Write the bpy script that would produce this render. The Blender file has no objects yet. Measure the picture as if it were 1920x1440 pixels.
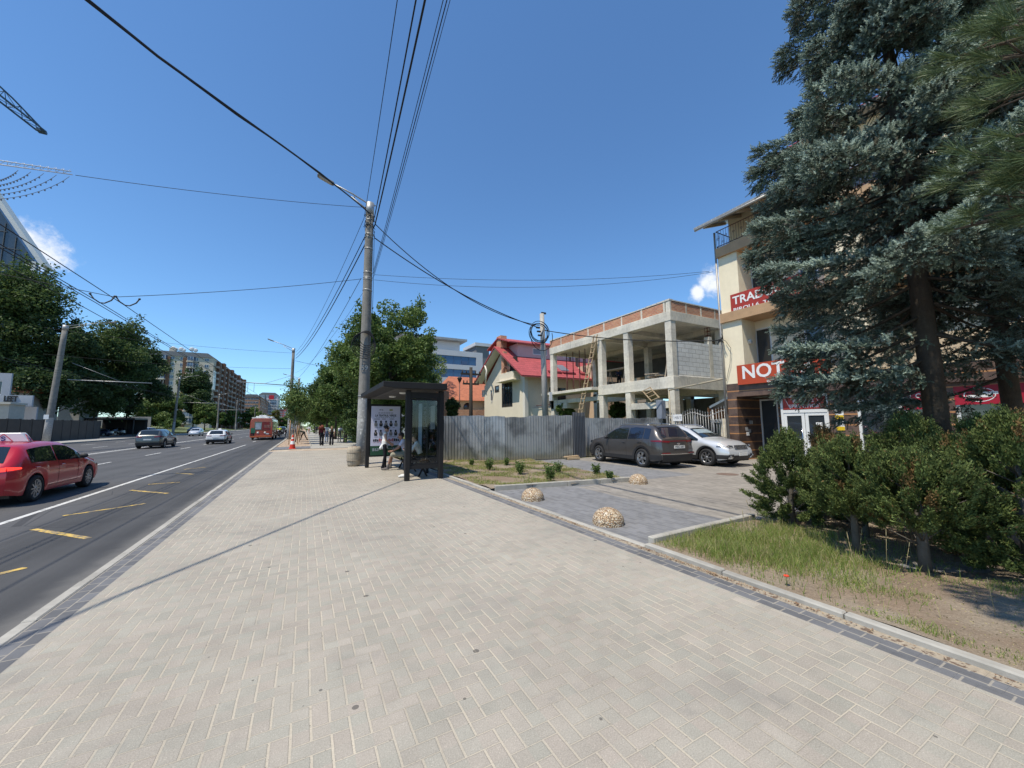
import bpy, bmesh, math, random
import numpy as np
from mathutils import Vector, Matrix
R = math.radians
sc = bpy.context.scene
col = sc.collection
# ---------------------------------------------------------------- camera, sky, sun, exposure
CAMH = 1.7
YAW, PITCH, ROLL, FPX = R(28.497), R(6.013), R(0.5), 712.0
_fw = Vector((math.sin(YAW)*math.cos(PITCH), math.cos(YAW)*math.cos(PITCH), math.sin(PITCH)))
_rt0 = Vector((math.cos(YAW), -math.sin(YAW), 0)); _up0 = _rt0.cross(_fw)
_rt = _rt0*math.cos(ROLL) - _up0*math.sin(ROLL); _up = _up0*math.cos(ROLL) + _rt0*math.sin(ROLL)
cam = bpy.data.cameras.new('camera'); co = bpy.data.objects.new('camera', cam); col.objects.link(co)
cam.sensor_fit = 'HORIZONTAL'; cam.sensor_width = 36; cam.lens = 36*FPX/1920
cam.clip_start = 0.05; cam.clip_end = 5000
co.matrix_world = Matrix.Translation((0, 0, CAMH)) @ Matrix((_rt, _up, -_fw)).transposed().to_4x4()
sc.camera = co
SUNV = Vector((-.47, -.17, 1)).normalized()
w = bpy.data.worlds.new("World"); sc.world = w; w.use_nodes = True
wn = w.node_tree; bg = wn.nodes['Background']
sky = wn.nodes.new('ShaderNodeTexSky'); sky.sky_type = 'NISHITA'; sky.sun_disc = False
sky.sun_elevation = math.asin(SUNV.z); sky.sun_rotation = math.atan2(SUNV.x, SUNV.y)
sky.air_density = 1.0; sky.dust_density = 0.05; sky.ozone_density = 3.5; sky.altitude = 100
bg.inputs['Strength'].default_value = 0.14
sun = bpy.data.lights.new('sun', 'SUN'); so = bpy.data.objects.new('sun', sun); col.objects.link(so)
sun.energy = 4.0; sun.angle = R(0.53); sun.color = (1, .93, .80)
so.rotation_euler = SUNV.to_track_quat('Z', 'Y').to_euler()
sc.view_settings.view_transform = 'Standard'; sc.view_settings.look = 'None'
sc.view_settings.exposure = 0.42; sc.view_settings.gamma = 1.0
sc.cycles.max_bounces = 8; sc.cycles.transparent_max_bounces = 12

def ray(px, py):
    return _fw + _rt*((px-960)/FPX) + _up*((720-py)/FPX)
def aX(px, py, X):
    d = ray(px, py); return Vector((0, 0, CAMH)) + d*(X/d.x)
def aY(px, py, Y):
    d = ray(px, py); return Vector((0, 0, CAMH)) + d*(Y/d.y)
def aZ(px, py, z=0):
    d = ray(px, py); return Vector((0, 0, CAMH)) + d*((z-CAMH)/d.z)
def aD(px, py, dep):
    return Vector((0, 0, CAMH)) + ray(px, py)*dep

# ---------------------------------------------------------------- node expressions
class X:
    nt = None
    def __init__(s, k): s.k = k
    @staticmethod
    def op(o, *a):
        n = X.nt.nodes.new('ShaderNodeMath'); n.operation = o
        for i, v in enumerate(a):
            if isinstance(v, X): X.nt.links.new(v.k, n.inputs[i])
            else: n.inputs[i].default_value = v
        return X(n.outputs[0])
    def __add__(a, b): return X.op('ADD', a, b)
    def __radd__(a, b): return X.op('ADD', b, a)
    def __sub__(a, b): return X.op('SUBTRACT', a, b)
    def __rsub__(a, b): return X.op('SUBTRACT', b, a)
    def __mul__(a, b): return X.op('MULTIPLY', a, b)
    def __rmul__(a, b): return X.op('MULTIPLY', b, a)
    def __truediv__(a, b): return X.op('DIVIDE', a, b)
    def fl(a): return X.op('FLOOR', a)
    def fr(a): return X.op('FRACT', a)
    def mod(a, b): return X.op('FLOORED_MODULO', a, b)
    def lt(a, b): return X.op('LESS_THAN', a, b)
    def gt(a, b): return X.op('GREATER_THAN', a, b)
    def mn(a, b): return X.op('MINIMUM', a, b)
    def mx(a, b): return X.op('MAXIMUM', a, b)
    def ab(a): return X.op('ABSOLUTE', a)
    def eq(a, b): return X.op('COMPARE', a, b, .1)
    def ss(a, lo, hi):
        n = X.nt.nodes.new('ShaderNodeMapRange'); n.interpolation_type = 'SMOOTHSTEP'
        X.nt.links.new(a.k, n.inputs[0]); n.inputs[1].default_value = lo; n.inputs[2].default_value = hi
        return X(n.outputs[0])
def sel(c, a, b): return a*c + b*(1.0-c)
def cmb(x, y, z=0.0):
    n = X.nt.nodes.new('ShaderNodeCombineXYZ')
    for i, v in enumerate((x, y, z)):
        if isinstance(v, X): X.nt.links.new(v.k, n.inputs[i])
        else: n.inputs[i].default_value = v
    return X(n.outputs[0])
def objco(world=False):
    if world:
        n = X.nt.nodes.new('ShaderNodeNewGeometry'); k = n.outputs['Position']
    else:
        n = X.nt.nodes.new('ShaderNodeTexCoord'); k = n.outputs['Object']
    s = X.nt.nodes.new('ShaderNodeSeparateXYZ'); X.nt.links.new(k, s.inputs[0])
    return X(k), X(s.outputs[0]), X(s.outputs[1]), X(s.outputs[2])
def noise(v, scale, detail=4, rough=.55):
    n = X.nt.nodes.new('ShaderNodeTexNoise'); n.inputs['Scale'].default_value = scale
    n.inputs['Detail'].default_value = detail; n.inputs['Roughness'].default_value = rough
    if v is not None: X.nt.links.new(v.k, n.inputs['Vector'])
    return X(n.outputs['Fac'])
def white(v):
    n = X.nt.nodes.new('ShaderNodeTexWhiteNoise'); n.noise_dimensions = '3D'
    X.nt.links.new(v.k, n.inputs['Vector']); return X(n.outputs['Value'])
def voro(v, scale, feature='F1', out='Distance'):
    n = X.nt.nodes.new('ShaderNodeTexVoronoi'); n.feature = feature; n.inputs['Scale'].default_value = scale
    X.nt.links.new(v.k, n.inputs['Vector']); return X(n.outputs[out])
def mixc(f, a, b):
    n = X.nt.nodes.new('ShaderNodeMix'); n.data_type = 'RGBA'
    for i, v in ((0, f), (6, a), (7, b)):
        if isinstance(v, X): X.nt.links.new(v.k, n.inputs[i])
        elif i == 0: n.inputs[0].default_value = v
        else: n.inputs[i].default_value = (*v, 1)
    return X(n.outputs[2])
def scalec(c, f):
    n = X.nt.nodes.new('ShaderNodeVectorMath'); n.operation = 'SCALE'
    if isinstance(c, X): X.nt.links.new(c.k, n.inputs[0])
    else: n.inputs[0].default_value = c
    if isinstance(f, X): X.nt.links.new(f.k, n.inputs['Scale'])
    else: n.inputs['Scale'].default_value = f
    return X(n.outputs[0])
# two small clouds in the sky dome
X.nt = wn
_tc = wn.nodes.new('ShaderNodeTexCoord'); _dir = X(_tc.outputs['Generated'])
def _blob(px, py, r0, r1):
    d = ray(px, py).normalized(); n = wn.nodes.new('ShaderNodeVectorMath'); n.operation = 'DISTANCE'; wn.links.new(_dir.k, n.inputs[0]); n.inputs[1].default_value = d
    return 1.0 - X(n.outputs['Value']).ss(r0, r1)
_vm = wn.nodes.new('ShaderNodeVectorMath'); _vm.operation = 'MULTIPLY'; wn.links.new(sky.outputs[0], _vm.inputs[0]); _vm.inputs[1].default_value = (.645, .865, 1.0)
_skyc = X(_vm.outputs[0])
_cl = _blob(62, 462, .0, .075).mx(_blob(1338, 530, .0, .06)).mx(_blob(1308, 548, .0, .035)).mx(_blob(48, 480, .0, .05))
_f = ((_cl + (noise(_dir, 30., 9, .66)-.5)*1.7).ss(.30, 1.0))*_cl.ss(.02, .25)
wn.links.new(mixc(_f*.9, _skyc, (5.6, 5.7, 5.9)).k, bg.inputs['Color'])
MC = {}
def newmat(name):
    m = bpy.data.materials.new(name); m.use_nodes = True
    X.nt = m.node_tree
    return m, m.node_tree.nodes['Principled BSDF']
def setp(p, c=None, rough=None, bump=None, bd=.01, bs=.5, metal=0, **kw):
    nt = X.nt
    if isinstance(c, X): nt.links.new(c.k, p.inputs['Base Color'])
    elif c is not None: p.inputs['Base Color'].default_value = (*c, 1)
    if isinstance(rough, X): nt.links.new(rough.k, p.inputs['Roughness'])
    elif rough is not None: p.inputs['Roughness'].default_value = rough
    p.inputs['Metallic'].default_value = metal
    if bump is not None:
        b = nt.nodes.new('ShaderNodeBump'); b.inputs['Strength'].default_value = bs; b.inputs['Distance'].default_value = bd
        nt.links.new(bump.k, b.inputs['Height']); nt.links.new(b.outputs[0], p.inputs['Normal'])
    for k, v in kw.items(): p.inputs[k].default_value = v
def mat(name, c, rough=.8, var=.18, sc_=3., bump=0., bsc=40., metal=0, spec=.4, streak=0., coat=0.):
    """plain surface with two scales of natural variation"""
    if name in MC: return MC[name]
    m, p = newmat(name)
    v, x, y, z = objco()
    f = noise(v, sc_, 5)*1.3 - .65 + (noise(v, sc_*9, 3)*.6 - .3)
    if streak:
        f = f + (noise(cmb(x*6, y*6, z*.35), 1.0, 4)-.5)*streak
    cc = scalec(c, 1.0 + f*(var*2))
    rr = noise(v, sc_*4, 3)*.2 + (rough-.1) if rough > .25 else rough
    setp(p, cc, rr, noise(v, bsc, 4) if bump else None, bd=bump, metal=metal)
    p.inputs['Specular IOR Level'].default_value = spec
    if coat: p.inputs['Coat Weight'].default_value = coat; p.inputs['Coat Roughness'].default_value = .03
    MC[name] = m; return m
def glassm(name, c=(.02, .03, .035), rough=.03):
    """dark window glass of a room seen from outside"""
    if name in MC: return MC[name]
    m, p = newmat(name); setp(p, c, rough); p.inputs['Specular IOR Level'].default_value = .9
    MC[name] = m; return m
def clearglass(name, tint=(.75, .8, .8), k=.88):
    if name in MC: return MC[name]
    m, p = newmat(name); nt = m.node_tree
    t = nt.nodes.new('ShaderNodeBsdfTransparent'); t.inputs[0].default_value = (*tint, 1)
    g = nt.nodes.new('ShaderNodeBsdfGlossy'); g.inputs['Roughness'].default_value = .02
    mx = nt.nodes.new('ShaderNodeMixShader'); fr = nt.nodes.new('ShaderNodeFresnel'); fr.inputs[0].default_value = 1.5
    nt.links.new(fr.outputs[0], mx.inputs[0]); nt.links.new(t.outputs[0], mx.inputs[1]); nt.links.new(g.outputs[0], mx.inputs[2])
    nt.links.new(mx.outputs[0], nt.nodes['Material Output'].inputs[0]); MC[name] = m; return m
def leafm(name, c, tr=.25, rough=.6, var=.3):
    if name in MC: return MC[name]
    m, p = newmat(name); nt = m.node_tree
    v, x, y, z = objco()
    cc = scalec(c, 1.0 + (noise(v, 1.3, 3)-.5)*var*2)
    setp(p, cc, rough); p.inputs['Specular IOR Level'].default_value = .25
    if tr:
        t = nt.nodes.new('ShaderNodeBsdfTranslucent'); nt.links.new(scalec(cc, 1.3).k, t.inputs[0])
        mx = nt.nodes.new('ShaderNodeMixShader'); mx.inputs[0].default_value = tr
        nt.links.new(p.outputs[0], mx.inputs[1]); nt.links.new(t.outputs[0], mx.inputs[2])
        nt.links.new(mx.outputs[0], nt.nodes['Material Output'].inputs[0])
    MC[name] = m; return m

# ---------------------------------------------------------------- things, parts, meshes
def tag(o, label=None, cat=None, group=None, kind=None):
    if label: o['label'] = label
    if cat: o['category'] = cat
    if group: o['group'] = group
    if kind: o['kind'] = kind
    return o
def thing(name, label, cat, loc=(0, 0, 0), rz=0, group=None):
    o = bpy.data.objects.new(name, None); col.objects.link(o); o.location = loc; o.rotation_euler = (0, 0, rz)
    o.empty_display_size = .2
    return tag(o, label, cat, group)
def link(name, me, parent=None, loc=None):
    o = bpy.data.objects.new(name, me); col.objects.link(o)
    if parent: o.parent = parent
    if loc is not None: o.location = loc
    return o
def copytree(o, parent=None):
    c = o.copy(); col.objects.link(c)
    if parent: c.parent = parent
    for ch in list(o.children): copytree(ch, c)
    return c

class MB:
    def __init__(s): s.V = []; s.F = []; s.I = []; s.S = []; s.M = None
    def v(s, p):
        p = Vector(p)
        if s.M is not None: p = s.M @ p
        s.V.append(p[:]); return len(s.V)-1
    def f(s, ids, m=0, sm=False): s.F.append(tuple(ids)); s.I.append(m); s.S.append(sm)
    def poly(s, pts, m=0, sm=False): s.f([s.v(p) for p in pts], m, sm)
    def b(s, x0, y0, z0, x1, y1, z1, m=0):
        i = [s.v(p) for p in ((x0, y0, z0), (x1, y0, z0), (x1, y1, z0), (x0, y1, z0), (x0, y0, z1), (x1, y0, z1), (x1, y1, z1), (x0, y1, z1))]
        for q in ((0, 3, 2, 1), (4, 5, 6, 7), (0, 1, 5, 4), (1, 2, 6, 5), (2, 3, 7, 6), (3, 0, 4, 7)): s.f([i[k] for k in q], m)
        return s
    def box(s, c, d, m=0):
        return s.b(c[0]-d[0]/2, c[1]-d[1]/2, c[2]-d[2]/2, c[0]+d[0]/2, c[1]+d[1]/2, c[2]+d[2]/2, m)
    def bar(s, a, b_, w, h, m=0, up=(0, 0, 1)):
        """rectangular bar from a to b"""
        a = Vector(a); b_ = Vector(b_); d = (b_-a).normalized(); u = Vector(up)
        r = d.cross(u)
        if r.length < 1e-4: r = d.cross(Vector((0, 1, 0)))
        r.normalize(); u = r.cross(d)
        i = [s.v(p + r*(sx*w/2) + u*(sz*h/2)) for p in (a, b_) for sx, sz in ((-1, -1), (1, -1), (1, 1), (-1, 1))]
        for q in ((0, 1, 2, 3), (7, 6, 5, 4), (0, 4, 5, 1), (1, 5, 6, 2), (2, 6, 7, 3), (3, 7, 4, 0)): s.f([i[k] for k in q], m)
        return s
    def tube(s, pts, r, n=8, m=0, caps=True):
        pts = [Vector(p) for p in pts]
        if not hasattr(r, '__len__'): r = [r]*len(pts)
        prev = None; u = None
        for k, p in enumerate(pts):
            d = (pts[min(k+1, len(pts)-1)] - pts[max(k-1, 0)])
            if d.length < 1e-9: d = Vector((0, 0, 1))
            d.normalize()
            if u is None:
                u = d.cross(Vector((0, 0, 1)))
                if u.length < 1e-3: u = d.cross(Vector((1, 0, 0)))
            u = (u - d*u.dot(d)).normalized(); w_ = d.cross(u)
            ring = [s.v(p + (u*math.cos(t) + w_*math.sin(t))*r[k]) for t in [2*math.pi*j/n for j in range(n)]]
            if prev:
                for j in range(n): s.f((prev[j], prev[(j+1) % n], ring[(j+1) % n], ring[j]), m, True)
            elif caps: s.f(ring[::-1], m)
            prev = ring
        if caps: s.f(prev, m)
        return s
    def lathe(s, prof, c=(0, 0, 0), n=16, m=0, axis='z', sm=True):
        c = Vector(c); prev = None
        for r, z in prof:
            ring = []
            for j in range(n):
                t = 2*math.pi*j/n; a, b_ = r*math.cos(t), r*math.sin(t)
                q = {'z': (a, b_, z), 'x': (z, a, b_), 'y': (b_, z, a)}[axis]
                ring.append(s.v(c + Vector(q)))
            if prev:
                for j in range(n): s.f((prev[j], prev[(j+1) % n], ring[(j+1) % n], ring[j]), m, sm)
            prev = ring
        return s
    def prism(s, poly, axis, a0, a1, m=0):
        def P(q, a): return {'x': (a, q[0], q[1]), 'y': (q[0], a, q[1]), 'z': (q[0], q[1], a)}[axis]
        A = [s.v(P(q, a0)) for q in poly]; B = [s.v(P(q, a1)) for q in poly]; n = len(poly)
        s.f(A[::-1], m); s.f(B, m)
        for j in range(n): s.f((A[j], A[(j+1) % n], B[(j+1) % n], B[j]), m)
        return s
    def ball(s, c, r, nu=12, nv=8, m=0):
        c = Vector(c); r = r if hasattr(r, '__len__') else (r, r, r); rows = []
        for i in range(nv+1):
            ph = math.pi*i/nv
            if i in (0, nv): rows.append([s.v(c + Vector((0, 0, r[2]*math.cos(ph))))]); continue
            rows.append([s.v(c + Vector((r[0]*math.sin(ph)*math.cos(2*math.pi*j/nu), r[1]*math.sin(ph)*math.sin(2*math.pi*j/nu), r[2]*math.cos(ph)))) for j in range(nu)])
        for i in range(nv):
            a, b_ = rows[i], rows[i+1]
            for j in range(nu):
                k = (j+1) % nu
                if len(a) == 1: s.f((a[0], b_[j], b_[k]), m, True)
                elif len(b_) == 1: s.f((a[j], b_[0], a[k]), m, True)
                else: s.f((a[j], b_[j], b_[k], a[k]), m, True)
        return s
    def grid(s, rows, m=0, sm=True, flip=False):
        """rows: list of equal-length lists of points"""
        I = [[s.v(p) for p in r] for r in rows]
        for a, b_ in zip(I, I[1:]):
            for j in range(len(a)-1):
                q = (a[j], a[j+1], b_[j+1], b_[j]); s.f(q[::-1] if flip else q, m, sm)
        return s
    def mesh(s, name, mats, bev=0, fix=True):
        me = bpy.data.meshes.new(name); me.from_pydata(s.V, [], s.F)
        for m in (mats if isinstance(mats, (list, tuple)) else [mats]): me.materials.append(m)
        me.polygons.foreach_set('material_index', s.I); me.polygons.foreach_set('use_smooth', s.S)
        if fix or bev:
            bm = bmesh.new(); bm.from_mesh(me)
            if fix: bmesh.ops.recalc_face_normals(bm, faces=bm.faces)
            if bev:
                bmesh.ops.bevel(bm, geom=[e for e in bm.edges if len(e.link_faces) == 2 and e.calc_face_angle() > .6], offset=bev, segments=1, affect='EDGES', clamp_overlap=True)
            bm.to_mesh(me); bm.free()
        me.update(); return me
    def build(s, name, mats, parent=None, bev=0, fix=True, loc=None):
        return link(name, s.mesh(name, mats, bev, fix), parent, loc)

def text_mb(mb, body, size, org, xdir, ydir, m=0, dep=.004, align='CENTER', bold=0., wid=None):
    cu = bpy.data.curves.new('lettering', 'FONT'); cu.body = body; cu.size = size; cu.align_x = align; cu.align_y = 'CENTER'
    cu.extrude = dep; cu.offset = bold; cu.resolution_u = 3
    ob = bpy.data.objects.new('lettering', cu); me = bpy.data.meshes.new_from_object(ob)
    x = Vector(xdir).normalized(); y = Vector(ydir).normalized(); z = x.cross(y); o = Vector(org)
    k = 1.
    if wid:
        xs = [v.co.x for v in me.vertices]; k = wid/max(1e-6, max(xs)-min(xs))
    base = len(mb.V)
    for v in me.vertices: mb.v(o + x*(v.co.x*k) + y*v.co.y + z*v.co.z)
    for p in me.polygons: mb.f([base+i for i in p.vertices], m)
    bpy.data.objects.remove(ob); bpy.data.curves.remove(cu); bpy.data.meshes.remove(me)

def fastmesh(name, V, nper, mats, mi=None, parent=None, smooth=False):
    """V: (nfaces*nper, 3) array, unshared corner points"""
    V = np.ascontiguousarray(V, dtype=np.float32).reshape(-1, 3); nf = len(V)//nper
    me = bpy.data.meshes.new(name); me.vertices.add(len(V)); me.vertices.foreach_set('co', V.ravel())
    me.loops.add(len(V)); me.loops.foreach_set('vertex_index', np.arange(len(V), dtype=np.int32))
    me.polygons.add(nf); me.polygons.foreach_set('loop_start', np.arange(0, len(V), nper, dtype=np.int32))
    for m in mats: me.materials.append(m)
    if mi is not None: me.polygons.foreach_set('material_index', np.asarray(mi, dtype=np.int32))
    me.update(); me.validate()
    return link(name, me, parent)
def rnd_unit(rg, n):
    v = rg.normal(size=(n, 3)); return v/np.linalg.norm(v, axis=1, keepdims=True)
def leaves(rg, C, size, up=.5, aspect=.55, out=None, outw=0.):
    """leaf rhombi at the points C"""
    n = len(C); nrm = rnd_unit(rg, n) + np.array([0, 0, up])
    if out is not None: nrm += out*outw
    nrm /= np.linalg.norm(nrm, axis=1, keepdims=True)
    a = np.cross(nrm, rnd_unit(rg, n)); a /= np.linalg.norm(a, axis=1, keepdims=True); b = np.cross(nrm, a)
    s = (size*(.7+.6*rg.random(n)))[:, None]
    V = np.stack([C-a*s, C+b*s*aspect-nrm*s*.15, C+a*s, C-b*s*aspect-nrm*s*.15], 1)
    return V.reshape(-1, 3)
# ---------------------------------------------------------------- ground, road, pavements
def struct(name, mb, mats, bev=0):
    return tag(mb.build(name, mats, bev=bev), kind='structure')
def sheet(name, pts, z, m):
    mb = MB(); mb.poly([(x, y, z) for x, y in pts]); return struct(name, mb, m)

m, p = newmat('herringbone_pavers')                      # light concrete blocks, sandy joints, dark edge rows
v, x, y, z = objco(True)
U = .100
wob = noise(v, 2.2, 2)*.012 - .006
ax, ay = (x + wob)/U, (y + wob)/U
i, j = ax.fl(), ay.fl(); fx, fy = ax - i, ay - j
k = (i - j).mod(4.0)
k0, k1, k2, k3 = k.eq(0.), k.eq(1.), k.eq(2.), k.eq(3.)
BIG = 9.0
dL = fx + k1*BIG; dRt = (1.0-fx) + k0*BIG; dB = fy + k2*BIG; dT = (1.0-fy) + k3*BIG
dx_, dy_ = dL.mn(dRt), dB.mn(dT)
d = (dx_ - .018).mn(dy_ + .012)
bid = cmb(i - k1 + k3*.5 + k2*.5, j - k2 + k3*.25 + k2*.25, k0 + k1)
var = white(bid)
jw = .022 + noise(v, 3., 2)*.028
joint = 1.0 - (d - jw).ss(0.0, .022)
# edge rows
e1 = (x.lt(-1.79)); e2 = x.gt(3.84)*x.lt(4.06); sand = x.gt(4.06)
edge = e1.mx(e2)
ry = (y/.215 + ((x+2.01)/.11).fl()*.5); ey = ry.fr(); rx = sel(e1, (x+2.01)/.11, (x-3.84)/.11); ex = rx.fr()
de = (ey.mn(1.0-ey)*2.0).mn(ex.mn(1.0-ex))
ejoint = 1.0 - (de-.03).ss(0.0, .05)
big = noise(v, .55, 4); mid = noise(v, 5., 4); fine = noise(v, 130., 3, .8); fleck = voro(v, 95.)
tone = .90 + var*.09 + (big-.5)*.45 + (mid-.5)*.30 + (fine-.5)*1.15
tone = tone + fleck.lt(.20)*white(cmb((x*60.).fl(), (y*60.).fl())).gt(.55)*.34 - voro(v, 70.).lt(.13)*white(cmb((x*40.).fl(), (y*40.).fl(), 5.)).gt(.6)*.25
pale = white(bid).gt(.994)*.06
tone = tone + pale
blk = mixc(white(cmb(j, i, 3.)), (.352, .308, .258), (.326, .306, .256))
blk = scalec(blk, tone)
jc = scalec((.58, .505, .39), .55 + noise(v, 90., 3)*.55 + (noise(v, 1.2, 3)-.5)*.8)
dirt = noise(v, 34., 3).gt(.66)
jc = mixc(dirt*.75, jc, (.12, .105, .09))
rim = (d-jw).ss(.0, .10); blk = scalec(blk, .90 + rim*.12)
light = mixc(joint*(noise(v, .7, 3).ss(.3, .6)*.35+.45), blk, jc)
drk = scalec((.150, .150, .155), .75 + white(cmb(ry.fl(), rx.fl(), 7.))*.35 + (mid-.5)*.5 + (fine-.5)*.5)
drk = mixc(ejoint*.7, drk, (.36, .32, .26))
c = mixc(edge, light, drk)
sc_ = scalec((.33, .275, .205), .55 + noise(v, 30., 4)*.9)
c = mixc(sand, c, mixc(noise(v, 16., 4).gt(.56), sc_, (.15, .105, .075)))
gv = noise(v, 2.1, 0)
spot = (voro(v, 2.2)).lt(.055)*noise(v, .8, 2).gt(.42)     # trodden gum
spot = spot.mx(voro(v, 5.3).lt(.06)*noise(v, .5, 2).gt(.52))
c = mixc(spot*.72, c, (.07, .065, .06))
stain = (noise(v, .9, 5).ss(.54, .72))*.30 + noise(v, 4.5, 5).ss(.60, .70)*.18
c = mixc(stain*(1.0-edge), c, (.17, .165, .155))
ht = (1.0-joint.mx(0.))*.5 + fine*.16 + var*.12
setp(p, c, .88, ht, bd=.006, bs=.7); p.inputs['Specular IOR Level'].default_value = .25
PAVE = m

def paver_mat(name, ca, cb, cond=None):
    m, p = newmat(name); v, x, y, z = objco(True)
    a, b_ = x/.105, y/.205; b_ = b_ + a.fl()*.5
    fx, fy = a.fr(), b_.fr()
    d = fx.mn(1.0-fx).mn(fy.mn(1.0-fy)*2.0); jt = 1.0-(d-.03).ss(0., .05)
    var = white(cmb(a.fl(), b_.fl()))
    tone = .8 + var*.28 + (noise(v, .7, 4)-.5)*.5 + (noise(v, 8., 3)-.5)*.3 + (noise(v, 180., 2)-.5)*.5
    base = mixc(cond(x, y, v), cb, ca) if cond else mixc(0., ca, cb)
    c = mixc(jt*.45, scalec(base, tone), (.30, .28, .24))
    setp(p, c, .85, (1.0-jt)*.4+var*.15, bd=.005, bs=.6); p.inputs['Specular IOR Level'].default_value = .3
    return m
DRIVE = paver_mat('driveway_pavers', (.185, .185, .19), (.26, .235, .205),
    lambda x, y, v: ((x + (noise(v, .8, 2)-.5)*.3).lt(6.5)).mx(y.gt(8.35)*x.lt(11.3)))
GREYP = paver_mat('grey_pavers', (.15, .155, .17), (.15, .155, .17))
FARP = paver_mat('pale_pavers', (.36, .345, .31), (.36, .345, .31))

m, p = newmat('asphalt'); v, x, y, z = objco(True)
lane = noise(cmb(x*1.6, y*.02), 1.0, 3); lanew = noise(cmb(x*5., y*.03), 1.0, 2)
newer = (x + (noise(v, .3, 3)-.5)*.25).gt(-4.2)
t = .82 + (lane-.5)*.8 + (lanew-.5)*.35 + (noise(v, .5, 5)-.5)*.55 + (noise(v, 140., 2)-.5)*.7
t = t - newer*.22
crk = voro(v, .55, 'DISTANCE_TO_EDGE').lt(.006)*noise(v, .25, 2).gt(.5)
pat = voro(cmb(x*1.0, y*.3), 1.7).lt(.1)
c = scalec((.095, .093, .092), t); c = mixc((crk*.6).mx(pat*.35), c, (.03, .03, .032))
edgedust = (x + noise(v, 4., 3)*.2).ss(-2.45, -2.1)
c = mixc(edgedust*.35, c, (.28, .26, .23))
setp(p, c, .82, noise(v, 160., 3), bd=.004, bs=.5); p.inputs['Specular IOR Level'].default_value = .35
ASPH = m
m, p = newmat('dry_soil'); v, x, y, z = objco(True)
t = .68 + noise(v, 1.5, 5)*.45 + (noise(v, 60., 3)-.5)*.7
c = scalec(mixc(noise(v, .8, 4).ss(.4, .62), (.25, .185, .13), (.31, .255, .19)), t)
c = mixc(voro(v, 38.).lt(.13)*.8, c, (.46, .40, .31))
c = mixc(noise(v, 24., 4).ss(.6, .7)*.45, c, (.10, .085, .05))
setp(p, c, .95, noise(v, 18., 6)+noise(v, 90., 2)*.4, bd=.03, bs=.9); p.inputs['Specular IOR Level'].default_value = .1
SOIL = m
m, p = newmat('sand_dirt'); v, x, y, z = objco(True)
c = scalec(mixc(noise(v, 1.1, 4).ss(.42, .6), (.46, .385, .29), (.36, .27, .19)), .7 + noise(v, 9., 5)*.6)
c = mixc(noise(v, 3.3, 4).ss(.56, .62)*.6, c, (.24, .15, .10))
setp(p, c, .95, noise(v, 14., 5), bd=.03, bs=.8); SANDM = m
m, p = newmat('wood_chips'); v, x, y, z = objco(True)
w_ = white(cmb((x*14.).fl(), (y*9.).fl()))
c = mixc(w_, (.32, .21, .13), (.50, .40, .30)); c = mixc(noise(v, 5., 4).ss(.5, .62)*.8, c, (.15, .10, .07))
setp(p, c, .95, noise(v, 25., 4), bd=.03, bs=.9); CHIPS = m
m, p = newmat('lawn'); v, x, y, z = objco(True)
c = mixc(noise(v, .25, 5).ss(.35, .65), (.055, .085, .025), (.16, .17, .06)); c = scalec(c, .6+noise(v, 9., 5)*.8)
setp(p, c, .95, noise(v, 12., 5), bd=.06, bs=.8); LAWN = m
CONC = mat('kerb_concrete', (.345, .325, .285), .9, .35, 1.3, .003, 60, spec=.2)
CONCD = mat('grey_concrete', (.30, .29, .27), .9, .25, 1.1, .004, 40, spec=.2, streak=.5)

sheet('ground', [(-1500, -300), (1500, -300), (1500, 3000), (-1500, 3000)], -.22, LAWN)
sheet('road', [(-24, -40), (-2.125, -40), (-2.125, 900), (-24, 900)], -.13, ASPH)
mb = MB()                                                # the pavement in strips so its edge stays true
mb.poly([(-2.015, -12, 0), (4.16, -12, 0), (4.16, 29.4, 0), (-2.015, 30.2, 0)])
struct('pavement', mb, PAVE)
def kerbrun(name, a, b, wd, zt, zb, step=1.0, m=None):
    mb = MB(); a = Vector((*a, 0)); b = Vector((*b, 0)); L = (b-a).length; d = (b-a)/L; n = max(1, int(L/step))
    rg = random.Random(len(name)+int(L*7))
    for q in range(n):
        p0 = a + d*(L*q/n + .004); p1 = a + d*(L*(q+1)/n - .004); dz = rg.uniform(-.006, .006)
        mb.bar(p0 + Vector((0, 0, (zt+zb)/2+dz)), p1 + Vector((0, 0, (zt+zb)/2+dz)), wd, zt-zb)
    return struct(name, mb, m or CONC, bev=.012)
kerbrun('road_kerb', (-2.072, -12), (-2.072, 30.4), .108, .008, -.3)
kerbrun('verge_kerb', (4.205, -6), (4.205, 3.9), .09, .05, -.2)
kerbrun('driveway_kerb', (4.205, 3.9), (4.205, 9.0), .09, .02, -.2)
kerbrun('verge_kerb', (4.205, 9.0), (4.205, 17.4), .09, .05, -.2)
kerbrun('verge_kerb', (4.35, 9.02), (8.45, 8.34), .11, .13, -.2, 1.03)
kerbrun('verge_kerb', (4.36, 3.97), (7.0, 4.05), .11, .10, -.2, 1.0)
sheet('driveway', [(4.25, -12), (26, -12), (26, 15.2), (11.0, 15.2), (4.28, 17)], .0, DRIVE)
sheet('dirt_strip', [(-2.12, 30.2), (4.14, 29.4), (4.14, 33), (-2.12, 33)], -.02, SANDM)
sheet('paved_patch', [(-2.1, 32.3), (.45, 32.9), (.45, 36.4), (-2.1, 36.4)], .004, GREYP)
sheet('far_pavement', [(.45, 32.6), (4.2, 32.2), (4.2, 400), (.45, 400)], .0, FARP)
sheet('planting_strip', [(-2.1, 36.4), (.45, 36.4), (.45, 400), (-2.1, 400)], -.01, CHIPS)
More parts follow.
